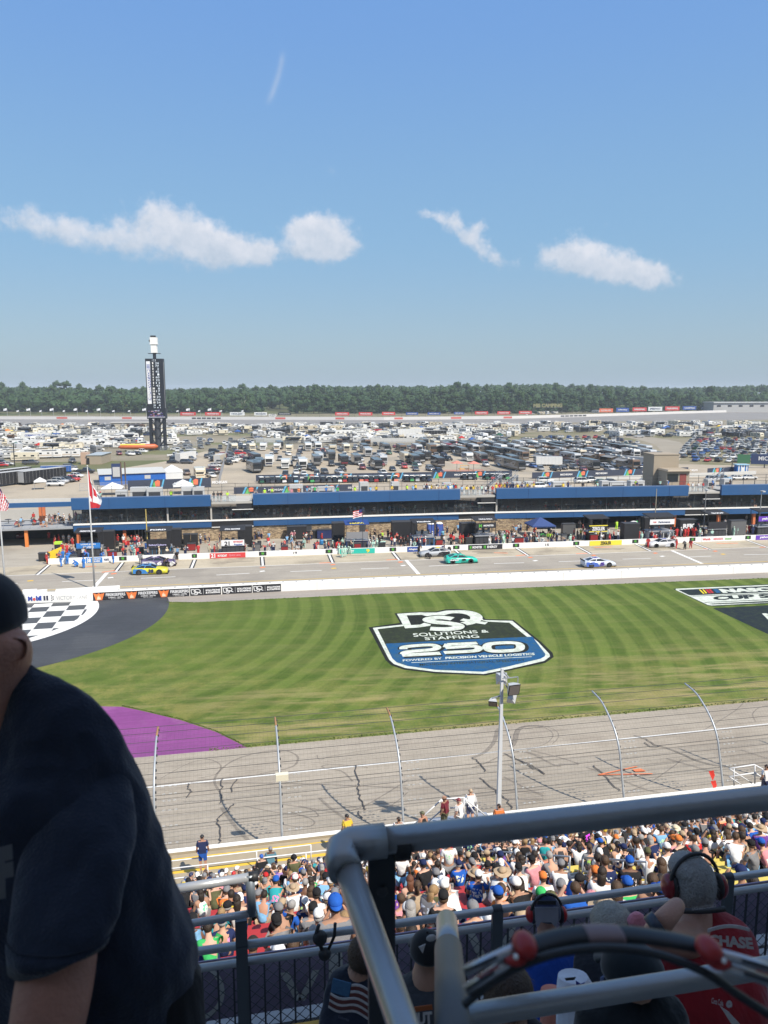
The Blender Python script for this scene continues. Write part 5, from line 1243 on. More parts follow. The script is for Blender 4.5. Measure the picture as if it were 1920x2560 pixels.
def mat1(me,m):
 if not me.materials:me.materials.append(m)
 return me
PM={}
def make_person(q):
 _,loc,rz,fk,shirt,gear,gcol,hair,legs,sc,label,group,printed,muffs,sk,shirtless=q
 body,sh,tr,hc=figure(*fk);o=mkobj('person',mat1(body,M_skin),None,sk,loc,rz,sc);tag(o,label,'person',group)
 if not shirtless:
  if printed:
   if fk not in PM:PM[fk]=sh.copy();PM[fk].materials.clear();PM[fk].materials.append(M_print)
   mkobj('shirt',PM[fk],o,shirt)
  else:mkobj('shirt',mat1(sh,M_cloth),o,shirt)
 mkobj('trousers',mat1(tr,M_cloth),o,legs)
 if gear in('cap','backcap','hat'):mkobj('hair',GEAR['bald'],o,hair,hc);mkobj('hat' if gear=='hat' else 'cap',GEAR[gear],o,gcol,hc)
 elif gear=='helmet':mkobj('helmet',GEAR['helmet'],o,gcol,hc)
 elif gear:mkobj('hair',GEAR[gear],o,hair,hc)
 if muffs:mkobj('ear_defenders',GEAR['muffs'],o,muffs,hc)
 ALL.append(o)
def flush_people(limit):
 import numpy as np
 PQ.sort(key=lambda q:q[0])
 for q in PQ[:limit]:make_person(q)
 V,F,C,n0,ca_=[],[],[],0,{}
 def arr(me):
  if me.name not in ca_:
   v=np.empty(len(me.vertices)*3,'f');me.vertices.foreach_get('co',v);ca_[me.name]=(v.reshape(-1,3),[tuple(p.vertices)for p in me.polygons])
  return ca_[me.name]
 for q in PQ[limit:]:
  _,loc,rz,fk,shirt,gear,gcol,hair,legs,sc,label,group,printed,muffs,sk,shirtless=q
  body,sh,tr,hc=figure(*fk,sub=0);c_,s_=math.cos(rz)*sc,math.sin(rz)*sc
  g_='short' if gear is None else gear
  for me,col,off in((body,sk,(0,0,0)),(sh,shirt,(0,0,0)),(tr,legs,(0,0,0)),(GEAR[g_],gcol if g_ in('cap','backcap','hat','helmet')else hair,hc)):
   v,fs=arr(me);x,y,z=v[:,0]+off[0],v[:,1]+off[1],v[:,2]+off[2]
   V.append(np.stack([loc[0]+x*c_-y*s_,loc[1]+x*s_+y*c_,loc[2]+z*sc],1))
   F+=[tuple(i+n0 for i in f)for f in fs];n0+=len(v);C+=[col]*len(v)
 if not V:return
 me=bpy.data.meshes.new('crowd');me.from_pydata(np.concatenate(V).tolist(),[],F);me.materials.append(M_attr)
 ca=me.color_attributes.new('Col','FLOAT_COLOR','POINT');ca.data.foreach_set('color',np.array([c4(c)for c in C],'f').ravel());me.update();tag(mkobj('crowd',me),kind='stuff')
 # ---- pit building
_bx=[(-400,141),(-140,137.6),(-26,136),(42,134.9),(107,129.5),(180,121.5),(260,111)]
def YB(x,off=.0):
 for i in range(len(_bx)-1):
  a_,b_=_bx[i],_bx[i+1]
  if a_[0]<=x<=b_[0]:t=(x-a_[0])/(b_[0]-a_[0]);return a_[1]+(b_[1]-a_[1])*t+off
 return _bx[-1][1]+off
def bxpx(px,z=7.0,off=.0):
 pass
 x=.0
 for _ in range(12):dd_=atY(px,1250,YB(x,off));x=dd_.x
 return x
M_bblue=mat('building_blue',(.024,.090,.225),.5,var=.12,vs=.25,spec=.4,dirt=.12)
M_stone=bpy.data.materials.new('stone_veneer');M_stone.use_nodes=True
b=NB(M_stone.node_tree);p=M_stone.node_tree.nodes['Principled BSDF'];p.inputs['Roughness'].default_value=.85
ge=b.n('ShaderNodeNewGeometry').outputs['Position'];vo=b.n('ShaderNodeTexVoronoi');vo.inputs['Scale'].default_value=2.6;mpn=b.n('ShaderNodeMapping');b.put(mpn.inputs[0],ge);mpn.inputs['Scale'].default_value=(.8,.8,1.9);b.put(vo.inputs['Vector'],mpn.outputs[0])
cs=b.sep(vo.outputs['Color']);v=b.mix(cs[0],(.19,.135,.08),(.46,.35,.22));v=b.mix(b.m('MULTIPLY',b.m('GREATER_THAN',cs[1],.85),.6),v,(.12,.09,.07))
vd=b.n('ShaderNodeTexVoronoi',feature='DISTANCE_TO_EDGE');vd.inputs['Scale'].default_value=2.6;b.put(vd.inputs['Vector'],mpn.outputs[0])
v=b.mix(b.ramp(vd.outputs['Distance'],.06,.0),v,(.08,.06,.045));b.put(p.inputs['Base Color'],v)
M_bglass=mat('suite_glass',(.035,.045,.05),.05,spec=.9,alpha=.22)
M_conc2=mat('light_concrete',(.42,.40,.36),.8,var=.08,vs=.6);M_deck=mat('deck_grey',(.30,.31,.32),.8,var=.08,vs=.5);M_roofg=mat('roof_membrane',(.32,.32,.31),.8,var=.1,vs=.3)
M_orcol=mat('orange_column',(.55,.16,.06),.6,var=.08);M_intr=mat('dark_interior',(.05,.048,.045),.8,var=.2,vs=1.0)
M_tan=mat('tan_render',(.33,.275,.205),.8,var=.04,vs=.3)
def wallseg(mb,x0,x1,off,z0,z1,th):
 pass
 n_=max(1,int(abs(x1-x0)/18));
 for i in range(n_):
  a_,b_=x0+(x1-x0)*i/n_,x0+(x1-x0)*(i+1)/n_
  p0,p1=(a_,YB(a_,off)),(b_,YB(b_,off))
  mb.add([(p0[0],p0[1],z0),(p1[0],p1[1],z0),(p1[0],p1[1]+th,z0),(p0[0],p0[1]+th,z0),(p0[0],p0[1],z1),(p1[0],p1[1],z1),(p1[0],p1[1]+th,z1),(p0[0],p0[1]+th,z1)],[(3,2,1,0),(4,5,6,7),(0,1,5,4),(1,2,6,5),(2,3,7,6),(3,0,4,7)])
bx0=bxpx(181);XL=-90
bl=root('pit_building','long two storey pit suite building with blue bands and dark glass','building',(bx0,YB(bx0),0))
mods=[(181,527),(632,1145),(1235,1710),(1792,2350)];gaps=[(527,632),(1145,1235),(1710,1792)]
def part(mb,nm,m,par=None,smooth=False):return mb.obj(nm,m,par or bl,smooth,world=True)
for(a_,b_)in mods:
 x0,x1=bxpx(a_),bxpx(b_)
 mb=MB();wallseg(mb,x0,x1,-1.3,6.25,8.1,.5);part(mb,'upper_band',M_bblue)
 mb=MB();wallseg(mb,x0,x1,-1.25,8.1,8.22,.45);part(mb,'parapet_cap',mat('cap_metal',(.10,.16,.28),.5))
 mb=MB();wallseg(mb,x0,x1,-.6,2.45,3.5,.6);part(mb,'lower_band',M_bblue)
 js=MB();k=x0+6
 while k<x1:js.box((k,YB(k,-1.31),7.17),(.06,.03,1.8));js.box((k,YB(k,-.61),2.97),(.06,.03,1.0));k+=9.1
 part(js,'panel_joints',mat('joint_blue',(.01,.045,.15),.6))
 mb=MB();wallseg(mb,x0,x1,-.75,7.1,7.2,8);part(mb,'roof',M_roofg)
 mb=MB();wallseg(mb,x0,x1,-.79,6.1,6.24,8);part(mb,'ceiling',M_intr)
for(a_,b_)in gaps:
 x0,x1=bxpx(a_),bxpx(b_)
 mb=MB();wallseg(mb,x0+.1,x1-.1,-1.0,6.55,6.95,7);part(mb,'balcony_slab',M_conc2)
 mb=MB();wallseg(mb,x0+.1,x0+(x1-x0)*.6,-1.05,7.0,8.0,.04);part(mb,'glass_balustrade',mat('clear_glass',(.5,.55,.55),.1,alpha=.25))
 mb=MB();wallseg(mb,x0+.1,x0+(x1-x0)*.6,-1.07,8.0,8.06,.08)
 k=x0+.2
 while k<x0+(x1-x0)*.6:mb.box((k,YB(k,-1.05),7.5),(.06,.06,1.0));k+=1.4
 part(mb,'balcony_rail',M_galv)
 mb=MB();wallseg(mb,x0+(x1-x0)*.6,x1,-.9,5.6,6.5,.4);wallseg(mb,x0,x1,-.55,2.5,3.42,.5);part(mb,'dark_louvre',M_blk)
 mb=MB();wallseg(mb,x0,x1,-.62,2.38,2.5,.6);wallseg(mb,x0+(x1-x0)*.5,x1,-1.0,5.45,5.55,.3);part(mb,'white_trim',M_wht)
XR=bxpx(2350)
mb=MB();wallseg(mb,bx0,XR,-.7,3.5,3.68,.9);part(mb,'white_ledge',M_wht)
mb=MB();wallseg(mb,bx0,XR,.1,3.3,3.48,9);part(mb,'suite_floor',M_deck)
mb=MB();wallseg(mb,bx0,XR,7.5,3.5,6.1,.2);part(mb,'back_wall',mat('suite_back',(.22,.20,.18),.8,var=.5,vs=.35))
mb=MB();wallseg(mb,bx0,XR,.05,3.68,6.1,.03);part(mb,'glass_front',M_bglass)
mb=MB();k=bx0
i=0
while k<125:
 mb.box((k,YB(k,.0),4.9),(.05 if i%6 else .14,.08,2.5));k+=1.45;i+=1
wallseg(mb,bx0,XR,.0,4.75,4.8,.05)
part(mb,'mullions',mat('mullion',(.10,.11,.11),.4,.4))
for px_ in(418,527,1240):x=bxpx(px_);part(MB().box((x,YB(x,-.3),4.9),(.28,.28,2.5)),'white_column',M_conc2)
xs0,xs1=bxpx(372),bxpx(1338)
mb=MB();wallseg(mb,xs0,xs1,-.35,0,2.4,.4);part(mb,'stone_wall',M_stone)
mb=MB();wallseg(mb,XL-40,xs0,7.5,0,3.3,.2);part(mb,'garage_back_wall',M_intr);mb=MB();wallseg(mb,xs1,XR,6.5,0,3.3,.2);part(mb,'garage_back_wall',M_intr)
for px_ in(190,307,1690,1800,1888,1340,1480,1600):
 x=bxpx(px_);part(MB().box((x,YB(x,.1),1.22),(.5,.5,2.44)),'column',M_orcol if px_ not in(1480,1600)else M_blk)
for k in range(6):
 x=bxpx(330+k*9);part(MB().box((x,YB(x,2.0),1.3),(.06,.06,2.5)),'door_frame',M_galv)
for k,(px_,lb)in enumerate(((620,0),(770,0),(905,0),(1200,0))):
 x=bxpx(px_);part(MB().box((x,YB(x,-.37),1.1),(1.1,.1,2.1)),'service_door',M_dkg)
rng=random.Random(4)
for px_,w_,h_ in((300,1.9,1.1),(345,3.0,1.5),(385,2.6,1.5),(470,2.6,1.2),(495,2.0,1.2),(745,2.4,1.3),(790,1.2,.9),(818,3.2,.9),(920,1.6,1.4),(1000,1.4,1.3),(1128,1.6,1.1),(1312,1.7,.9),(1345,1.7,.9),(1415,2.6,.9),(1530,1.5,1.0),(1562,3.4,.8),(1620,3.0,.8),(1800,1.7,1.0),(1850,1.7,.9)):
 x=bxpx(px_);yy=YB(x,rng.uniform(2,5));pass;r_=root('roof_unit','boxy pale air handler on the pit roof, %s'%('above the left band' if px_<520 else('above the second band' if px_<1140 else 'above the right bands')),'air handler',(x,yy,7.2),rng.uniform(-.04,.02),'rooftop air handlers')
 a=MB();a.box((0,0,h_/2+.35),(w_,1.5,h_+.5));a.obj('cabinet',M_lgt,r_);a=MB();a.box((0,-.76,h_/2+.1),(w_*.75,.03,h_*.7));a.obj('grille',M_dkg,r_);ALL.append(r_)
rr=root('roof_railing','thin dark railing and wires along the pit building roof','railing',(bx0,YB(bx0),7.2));a=MB()
k=bx0+3
while k<120:
 a.box((k,YB(k,7),8.2),(.06,.06,2));a.box((k,YB(k,.2),8.3),(.05,.05,.9));k+=2.4
for z,o_ in((9.1,7),(8.5,7),(8.75,.2)):
 wallseg(a,bx0+3,120,o_,z,z+.05,.05)
a.obj('rails',M_dkg,rr,world=True)
tr_l=root('open_terrace','open grey hospitality deck under a thin blue roof beam, left of the suites','terrace',(-40,138,0))
mb=MB();wallseg(mb,XL-40,bx0-.1,-.5,2.9,3.2,10);mb.obj('deck',M_deck,tr_l,world=True)
mb=MB();wallseg(mb,XL-40,bx0-.1,.5,6.6,7.35,.5);mb.obj('roof_beam',M_bblue,tr_l,world=True)
mb=MB();wallseg(mb,XL-40,bx0-.1,9.5,3.2,5.0,.2);mb.obj('rear_parapet',M_conc2,tr_l,world=True)
for px_ in(88,97,-20):x=bxpx(px_);MB().box((x,YB(x,3),4.9),(.45,.45,3.4)).obj('column',M_orcol,tr_l,world=True)
x=bxpx(59);MB().box((x,YB(x,.1),1.45),(.5,.5,2.9)).obj('column',mat('orange_bright',(.72,.22,.05),.6),tr_l,world=True)
a=MB();wallseg(a,XL,bx0-.1,-.45,4.15,4.2,.05);k=XL
while k<bx0:a.box((k,YB(k,-.42),3.7),(.05,.05,1.0));k+=1.4
a.obj('railing',M_galv,tr_l,world=True)
TAB=MB();TAB.tube([(0,0,.72),(0,0,.76)],.55,14);TAB.tube([(0,0,0),(0,0,.72)],.05,6);TABM=TAB.mesh('table',M_blk)
for i in range(9):
 x=XL+38+i*2.9;o=mkobj('cafe_table',TABM,None,None,(x,YB(x,2+(i%3)*1.6),3.2));tag(o,'round dark cafe table on the open terrace','table','round tables on the terrace');ALL.append(o)
x=bxpx(1697);x2=bxpx(1768);et=root('stair_tower','tan rendered stair tower standing behind the pit roof with a lower entrance','tower',(x,YB(x,8),0),R(-6))
a=MB();a.box((2.0,3.0,6.6),(5.2,5,13.2));a.box((2.0,3.0,13.25),(5.4,5.2,.15));a.obj('tower_wall',M_tan,et)
a=MB();a.box((2.6,-1.6,8.9),(4.6,4.0,2.9));a.box((2.6,-1.8,10.5),(5.0,4.8,.3),top=(.9,.9));a.obj('lobby',M_tan,et)
a=MB();a.box((3.6,-3.63,8.7),(1.3,.06,2.2));a.obj('door',mat('door_red',(.22,.05,.04),.6),et);a=MB();a.box((1.5,-3.63,9.0),(2.2,.06,1.5));a.obj('window',M_glass,et)
# ---- walls of the pit lane
def polywall(name,pts,h,th,m,label,cat='wall'):
 r_=root(name,label,cat,pts[0]);a=MB()
 for i in range(len(pts)-1):
  p_,q_=Vector(pts[i]),Vector(pts[i+1]);n_=(q_-p_).cross(Vector((0,0,1))).normalized()*-th
  a.add([p_,q_,q_+n_,p_+n_]+[v_+Vector((0,0,h))for v_ in(p_,q_,q_+n_,p_+n_)],[(0,1,5,4),(4,5,6,7),(3,2,6,7)[::-1],(3,0,4,7)])
 a.obj('wall_body',m,r_,world=True);return r_
M_ww=mat('white_wall_paint',(.80,.79,.75),.6,var=.07,vs=.35,dirt=.10)
def onwall(pts,x):
 for i in range(len(pts)-1):
  if pts[i].x<=x<=pts[i+1].x:t=(x-pts[i].x)/(pts[i+1].x-pts[i].x);return pts[i].lerp(pts[i+1],t)
 return pts[-1].copy()
pwp=[at(121,1411.5)]+W_pit[3:]
pitw=polywall('pit_wall',pwp,.85,.35,M_ww,'low white concrete wall along the pit stalls')
def wallpx(pts,px):
 x=at(px,1400).x
 for _ in range(15):p_=onwall(pts,x);g_=atY(px,1400,p_.y);x=g_.x
 return onwall(pts,x)
def sign_on(pts,px0,px1,z0,z1,m,off=.03):
 a_,b_=wallpx(pts,px0),wallpx(pts,px1);o_=Vector((0,-off,0));return[a_+o_+Vector((0,0,z0)),b_+o_+Vector((0,0,z0)),a_+o_+Vector((0,0,z1)),b_+o_+Vector((0,0,z1))]
def sgn(mb,q):mb.prism([q[0],q[1],q[3],q[2]],(0,.02,0))
M_grn=mat('sign_green',(.10,.42,.05),.6);M_num=mat('numeral_black',(.03,.03,.06),.6)
for k,x0,x1 in((0,1030,1095),(1,0,45),(1,580,645),(1,1155,1215),(2,48,105),(2,595,650),(2,1110,1165),(3,-30,22),(3,478,530),(3,970,1020),(3,1448,1495)):
 px0,px1=480*k+x0/3.456,480*k+x1/3.456;q=sign_on(pwp,px0,px1,.22,.82,None)
 r_=root('stall_sign','small black sign with green claw mark on the white pit wall','sign',q[0],group='black stall divider signs on the pit wall');a=MB();sgn(a,q);a.obj('panel',Bc['black'],r_,world=True);ALL.append(r_)
 a=MB()
 for u in(.34,.46,.58):qpoly(a,q,[(u,.2 if u>.4 else .3),(u+.07,.15),(u+.08,.85),(u-.02,.8)],(0,-.02,0))
 a.obj('claw_mark',M_grn,r_,world=True)
for px,t_ in((738,'19'),(1366,'15')):
 q=sign_on(pwp,px-4,px+5,.25,.65,None);a=MB();text(a,t_,q,.02);a.obj('stall_number',M_num,pitw,world=True)
def wbanner(px0,px1,m,label,words,tm,z0=.02,z1=.84,box=(.1,.2,.9,.8),bold=.04):
 q=sign_on(pwp,px0,px1,z0,z1,None,.05);r_=root('pit_wall_banner',label,'banner',q[0]);a=MB();sgn(a,q);a.obj('panel',m,r_,world=True)
 for(w_,bx_,tm_)in words:a=MB();text(a,w_,q,bold,bx_,(0,-.03,0));a.obj('lettering',tm_,r_,world=True)
 return r_
M_teal=mat('banner_teal',(.02,.45,.36),.6);M_sky=mat('banner_skyblue',(.03,.20,.55),.6);M_purp2=mat('banner_purple',(.14,.05,.42),.6);M_pk=mat('banner_pinkred',(.72,.22,.25),.6)
wbanner(215,256,M_sky,'blue pit wall banner reading 38',[('38',(.05,.1,.3,.9),Bc['white']),('LONG JOHN',(.4,.5,.9,.85),Bc['white']),('SILVERS',(.45,.15,.85,.45),Bc['white'])],None)
wbanner(256,278,Bc['white'],'white end panel beside the blue pit wall banner',[('POINTS',(.2,.3,.75,.7),Bc['navy'])],None,z1=.86)
wbanner(525,614,Bc['red'],'red pit wall banner starting with number 21',[('21',(.03,.1,.15,.9),Bc['white']),('MOTORCRAFT',(.22,.25,.48,.7),Bc['white']),('Quick Lane',(.53,.25,.86,.75),M_pk)],None)
wbanner(850,937,M_teal,'teal pit wall banner with pale lettering',[('UNIFIRST',(.1,.25,.4,.75),M_pk if 0 else Bc['white']),('9',(.75,.15,.85,.85),Bc['yellow'])],None)
wbanner(1018,1048,Bc['blue'],'blue pit wall banner behind the crew',[('Allegiant',(.1,.3,.9,.7),Bc['white'])],None)
wbanner(1170,1255,Bc['black'],'black pit wall banner with green claw and white lettering',[('MONSTER',(.12,.25,.4,.75),Bc['white']),('ENERGY',(.55,.25,.85,.75),Bc['white']),('M',(.04,.15,.09,.85),M_grn),('M',(.45,.15,.51,.85),M_grn)],None)
wbanner(1472,1552,Bc['yellow'],'yellow pit wall banner reading ZEIGLER on black',[('ZEIGLER',(.33,.15,.67,.85),Bc['black'])],None)
wbanner(1750,1828,Bc['white'],'white pit wall banner with red and green lettering',[('Wurth',(.03,.3,.28,.75),Bc['red']),('MENARDS',(.38,.3,.68,.75),M_pk),('Duracell',(.75,.3,.95,.7),M_grn)],None,z1=.87)
wbanner(1885,1960,M_purp2,'purple pit wall banner reading yahoo',[('yahoo!',(.12,.2,.5,.85),Bc['white'])],None)
wfp=[at(227,1502.5)]+W_wf[3:]
inw=polywall('inner_wall',wfp,1.08,1.05,M_ww,'thick white concrete wall between pit road and grass')
a=MB();k=-14.0
while k<100:
 p_=onwall(wfp,k);a.tube([(p_.x,p_.y+.55,1.08),(p_.x,p_.y+.55,1.13)],.16,8);k+=1.72
a.obj('lifting_eyes',mat('eye_grey',(.30,.30,.29),.7),inw,world=True)
a=MB();k=-6.0
while k<110:p_=onwall(wfp,k);a.box((p_.x,p_.y-.004,.53),(.03,.012,1.05));k+=8.5
a.obj('wall_joints',M_lgt,inw,world=True)
M_flame=mat('flame_orange',(.80,.20,.05),.6);M_gold=mat('flame_light',(.85,.62,.42),.6)
def dsq(mb,q,x0,x1):
 pass
 def stroke(pts,w_):
  ps=[bil(q,x0+(x1-x0)*u,v_)for u,v_ in pts];
  for i in range(len(ps)-1):
   d_=(ps[i+1]-ps[i]);n_=d_.cross(Vector((0,1,0))).normalized()*w_;d_=d_.normalized()*w_*.5;o_=Vector((0,-.03,0))
   mb.quad(ps[i]-n_-d_+o_,ps[i+1]-n_+d_+o_,ps[i+1]+n_+d_+o_,ps[i]+n_-d_+o_)
 w_=.045;stroke([(.03,.8),(.1,.25),(.3,.25),(.42,.4),(.42,.65),(.3,.8),(.03,.8)],w_)
 stroke([(.58+.28*math.cos(t),.58+.24*math.sin(t))for t in[2*math.pi*i/12 for i in range(13)]],w_);stroke([(.6,.45),(.95,.25)],w_)
 stroke([(.6,.45),(.45,.5),(.38,.42),(.55,.32),(.62,.22),(.5,.12),(.33,.14)],w_*.9)
def fbanner(px0,px1,kind,label):
 q=sign_on(wfp,px0,px1,.04,1.04,None,.04);r_=root('wall_banner',label,'banner',q[0]);a=MB();sgn(a,q);a.obj('panel',Bc['black'],r_,world=True)
 if kind=='f':
  a=MB();qpoly(a,q,[(.01,.95),(.06,.9),(.08,.05),(.28,.05),(.31,.9),(.35,.95),(.31,.55),(.28,.02),(.08,.02),(.05,.55)],(0,-.025,0));qpoly(a,q,[(.03,.72),(.08,.88),(.13,.78),(.18,.95),(.23,.78),(.28,.88),(.335,.72),(.27,.04),(.09,.04)],(0,-.03,0));a.obj('flame_badge',M_flame,r_,world=True)
  a=MB();qpoly(a,q,[(.12,.1),(.24,.1),(.22,.5),(.20,.35),(.18,.68),(.155,.4),(.14,.55)],(0,-.04,0));a.obj('flame_highlight',M_gold,r_,world=True)
  a=MB();text(a,'FIREKEEPERS',q,.03,(.39,.48,.985,.86),(0,-.03,0));text(a,'CASINO - HOTEL',q,.03,(.46,.22,.93,.38),(0,-.03,0));text(a,'BATTLE CREEK',q,.01,(.54,.07,.84,.16),(0,-.03,0));a.obj('lettering',Bc['white'],r_,world=True)
 else:
  a=MB();dsq(a,q,.02,.38);text(a,'SOLUTIONS',q,.05,(.50,.50,.97,.74),(0,-.03,0));text(a,'& STAFFING',q,.05,(.50,.20,.97,.44),(0,-.03,0));qpoly(a,q,[(.43,.15),(.437,.15),(.437,.85),(.43,.85)],(0,-.03,0));a.obj('lettering',Bc['white'],r_,world=True)
for a0,b0,lb in((227,310,'leftmost flame banner beside victory lane'),(310,391.5,'flame banner in the middle of the three'),(391.5,470,'right flame banner before the monogram banners')):fbanner(a0,b0,'f','black casino wall banner, '+lb)
for a0,b0,lb in((472,550,'leftmost'),(553,628,'middle'),(630,701,'rightmost')):fbanner(a0,b0,'d','black monogram wall banner reading SOLUTIONS & STAFFING, %s of three'%lb)
vlp=[at(-300,1515),at(37,1509),at(150,1506),at(226.5,1503.5)]
vlw=polywall('victory_lane_wall',vlp,1.15,.9,M_ww,'white victory lane wall lettered Mobil 1 and VICTORY LANE')
def q_on(pts,px0,px1,z0,z1):return sign_on(pts,px0,px1,z0,z1,None,.03)
a=MB();text(a,'M',q_on(vlp,63,74,.3,.85),.07);text(a,'bil',q_on(vlp,83,97,.3,.92),.07);a.obj('blue_lettering',mat('mobil_blue',(.02,.05,.32),.6),vlw,world=True)
a=MB();text(a,'o',q_on(vlp,75,82,.3,.68),.08);a.obj('red_letter',mat('mobil_red',(.62,.03,.04),.6),vlw,world=True)
a=MB();text(a,'1',q_on(vlp,102,107,.3,.9),.12);text(a,'1',q_on(vlp,109,114,.3,.9),.12)
q=q_on(vlp,121,129,.25,.95)
for(u,v_)in((0,0),(0,.4),(0,.8),(.5,.2),(.5,.6)):qpoly(a,q,[(u,v_),(u+.4,v_),(u+.4,v_+.18),(u,v_+.18)])
a.obj('black_marks',M_num,vlw,world=True)
a=MB();text(a,'VICTORY LANE',q_on(vlp,134,213,.32,.82),.0);a.obj('grey_lettering',mat('lane_grey',(.42,.42,.42),.6),vlw,world=True)
for(p0,p1,lb)in(((140,1499),(300,1489),'low white barrier wall behind the flagpole base'),((57,1500),(92,1498),'short white barrier block behind the victory lane wall'),((88,1501),(118,1499),'smaller white barrier block beside victory lane')):
 polywall('barrier_wall',[at(*p0),at(*p1)],1.2,.6,M_ww,lb)
def bigflag(px,py,h_,name,label):
 g_=at(px,py);r_=root(name,label,'flag',g_);a=MB();a.tube([(0,0,0),(0,0,h_*.5),(0,0,h_)],[.13,.10,.05],12);a.obj('pole',mat('pole_white',(.48,.48,.47),.4,var=.1,vs=2),r_,True)
 a=MB();a.ell((0,0,h_+.08),(.12,.12,.12),8,6);a.obj('finial',M_lgt,r_,True);a=MB();a.tube([(0,0,0),(0,0,.25)],.3,12);a.obj('base',M_lgt,r_);return r_
M_fr=mat('flag_red',(.50,.02,.03),.8,var=.1);M_fw=mat('flag_white_cloth',(.72,.72,.73),.8,var=.05);M_fb=mat('flag_blue',(.02,.03,.13),.8)
fc=bigflag(237,1475,16.3,'canada_flag','Canadian flag hanging limp from a tall white flagpole')
def limp(top,fn,H_,W_,nx=12,nz=22,x0=.08):
 pass
 a=MB();vs=[]
 for j in range(nz+1):
  for i in range(nx+1):
   u,v_=i/nx,j/nz
   x=x0+u*W_*(.25+.75*math.sin(min(1,v_*1.5)*1.57))*(1-.35*v_*v_);z=top-v_*H_-u*(1-v_)*H_*.55
   y=.22*math.sin(u*9+v_*3)*u
   vs.append((x,y,z))
 a.v=vs
 for j in range(nz):
  for i in range(nx):k=j*(nx+1)+i;a.f.append([k,k+1,k+nx+2,k+nx+1]);a.mi.append(fn((i+.5)/nx,(j+.5)/nz))
 return a
def can(u,v_):
 w_=v_*1.0+u*.35
 if u<.26 and v_<.62+u:return 0
 if .26<=u<.62 and abs(v_-.45)<.14 and .30<u<.56:return 0
 if v_>.80:return 0
 return 1
flg=limp(15.9,can,5.0,1.7);flg.obj('flag',[M_fr,M_fw],fc,True)
fu=bigflag(16,1500,16.3,'us_flag','United States flag hanging limp at the left edge')
def usa(u,v_):return 2 if(v_<.35 and u<.5)else(int((u*5+v_*3)*2)%2)
flg=limp(15.6,usa,4.3,1.3);flg.obj('flag',[M_fr,M_fw,M_fb],fu,True)
for(px,yb,yt,cc_,lb)in((370,1392,1273,(.55,.42,.12),'thin mast with yellow lower half beside the pit box'),(1635,1342,1222,(.35,.30,.22),'thin tan mast in front of the suites on the right'),(1758,1340,1225,(.2,.2,.2),'slim dark lamp pole before the balcony'),(1896,1335,1228,(.30,.31,.30),'lamp pole with white head at the right edge')):
 g_=at(px,yb);tp=atY(px,yt,g_.y);r_=root('lamp_pole' if 'lamp' in lb else 'mast',lb,'pole',g_);a=MB();a.tube([(0,0,0),(0,0,tp.z)],[.12,.06],8);a.obj('pole',mat('pole_%d'%px,cc_,.5),r_)
 a=MB();a.box((0,-.3,tp.z),(.5,.9,.2));a.obj('head',M_lgt,r_)if 'lamp' in lb else None
 # ---- things behind the building
g_=at(250,1214);g2_=at(415,1207);r_=root('blue_hospitality_building','low bright blue metal building with pale roof behind the suites','building',g_,math.atan2(g2_.y-g_.y,g2_.x-g_.x));L_=(g2_-g_).length
a=MB();a.box((L_/2,6,1.5),(L_,12,3.0));a.obj('wall',mat('metal_blue',(.015,.11,.42),.5,var=.05),r_);a=MB();a.add([(-.3,-.4,3.0),(L_+.3,-.4,3.0),(L_+.3,12.4,3.3),(-.3,12.4,3.3),(-.3,-.4,3.15),(L_+.3,-.4,3.15),(L_+.3,12.4,3.45),(-.3,12.4,3.45)],[(4,5,6,7),(0,1,5,4),(1,2,6,5),(3,0,4,7)]);a.obj('roof',mat('pale_roof',(.50,.50,.47),.6,var=.06,vs=.5),r_)
for f_ in(.12,.72):a=MB();a.box((L_*f_,-.03,1.9),(1.6,.06,1.0));a.obj('window',M_lgt,r_)
g_=at(219.8,1161);r_=root('tan_utility_building','small tan metal building with grey roof and open doorway','building',g_,-.12)
a=MB();a.box((2.4,6,1.6),(4.9,13,3.2));a.obj('wall',M_tan,r_);a=MB();a.box((2.4,6,3.3),(5.4,13.4,.2));a.obj('roof',mat('roof_bluegrey',(.36,.40,.42),.5),r_);a=MB();a.box((-1.2,1.5,2.1),(2.4,3,4.2));a.obj('annex',mat('annex_peach',(.48,.33,.24),.7),r_);a=MB();a.box((.3,-.54,1.2),(.9,.05,2.2));a.obj('doorway',M_blk,r_)
g_=at(345,1072);r_=root('block_building','long low beige block building beside the scoring tower','building',g_,0);a=MB();a.box((0,8,2),(36,14,4));a.obj('wall',mat('beige_block',(.42,.38,.30),.8),r_);a=MB();a.box((0,8,4.1),(37,15,.3));a.obj('roof',M_conc2,r_)
g_=at(1852,1184);r_=root('ticket_booth','small blue and white striped booth beside the crossover bridge','booth',g_,-.25)
a=MB();a.box((0,0,1.4),(3.4,2.5,2.8));a.obj('wall',mat('booth_blue',(.03,.16,.45),.5),r_);a=MB()
for x in(-1.2,-.4,.4,1.2):a.box((x,-1.27,1.4),(.35,.04,2.7))
a.obj('white_stripes',M_wht,r_);a=MB();a.box((0,0,2.9),(4.0,3.1,.2));a.obj('roof',mat('booth_roof',(.3,.5,.62),.5),r_);a=MB();a.box((0,-1.29,1.1),(.8,.05,2.0));a.obj('door',M_wht,r_)
g_=at(1830,1168);g2_=at(2100,1176);r_=root('crossover_banner_bridge','long dark navy banner wall with green end panel','banner',g_,math.atan2(g2_.y-g_.y,g2_.x-g_.x))
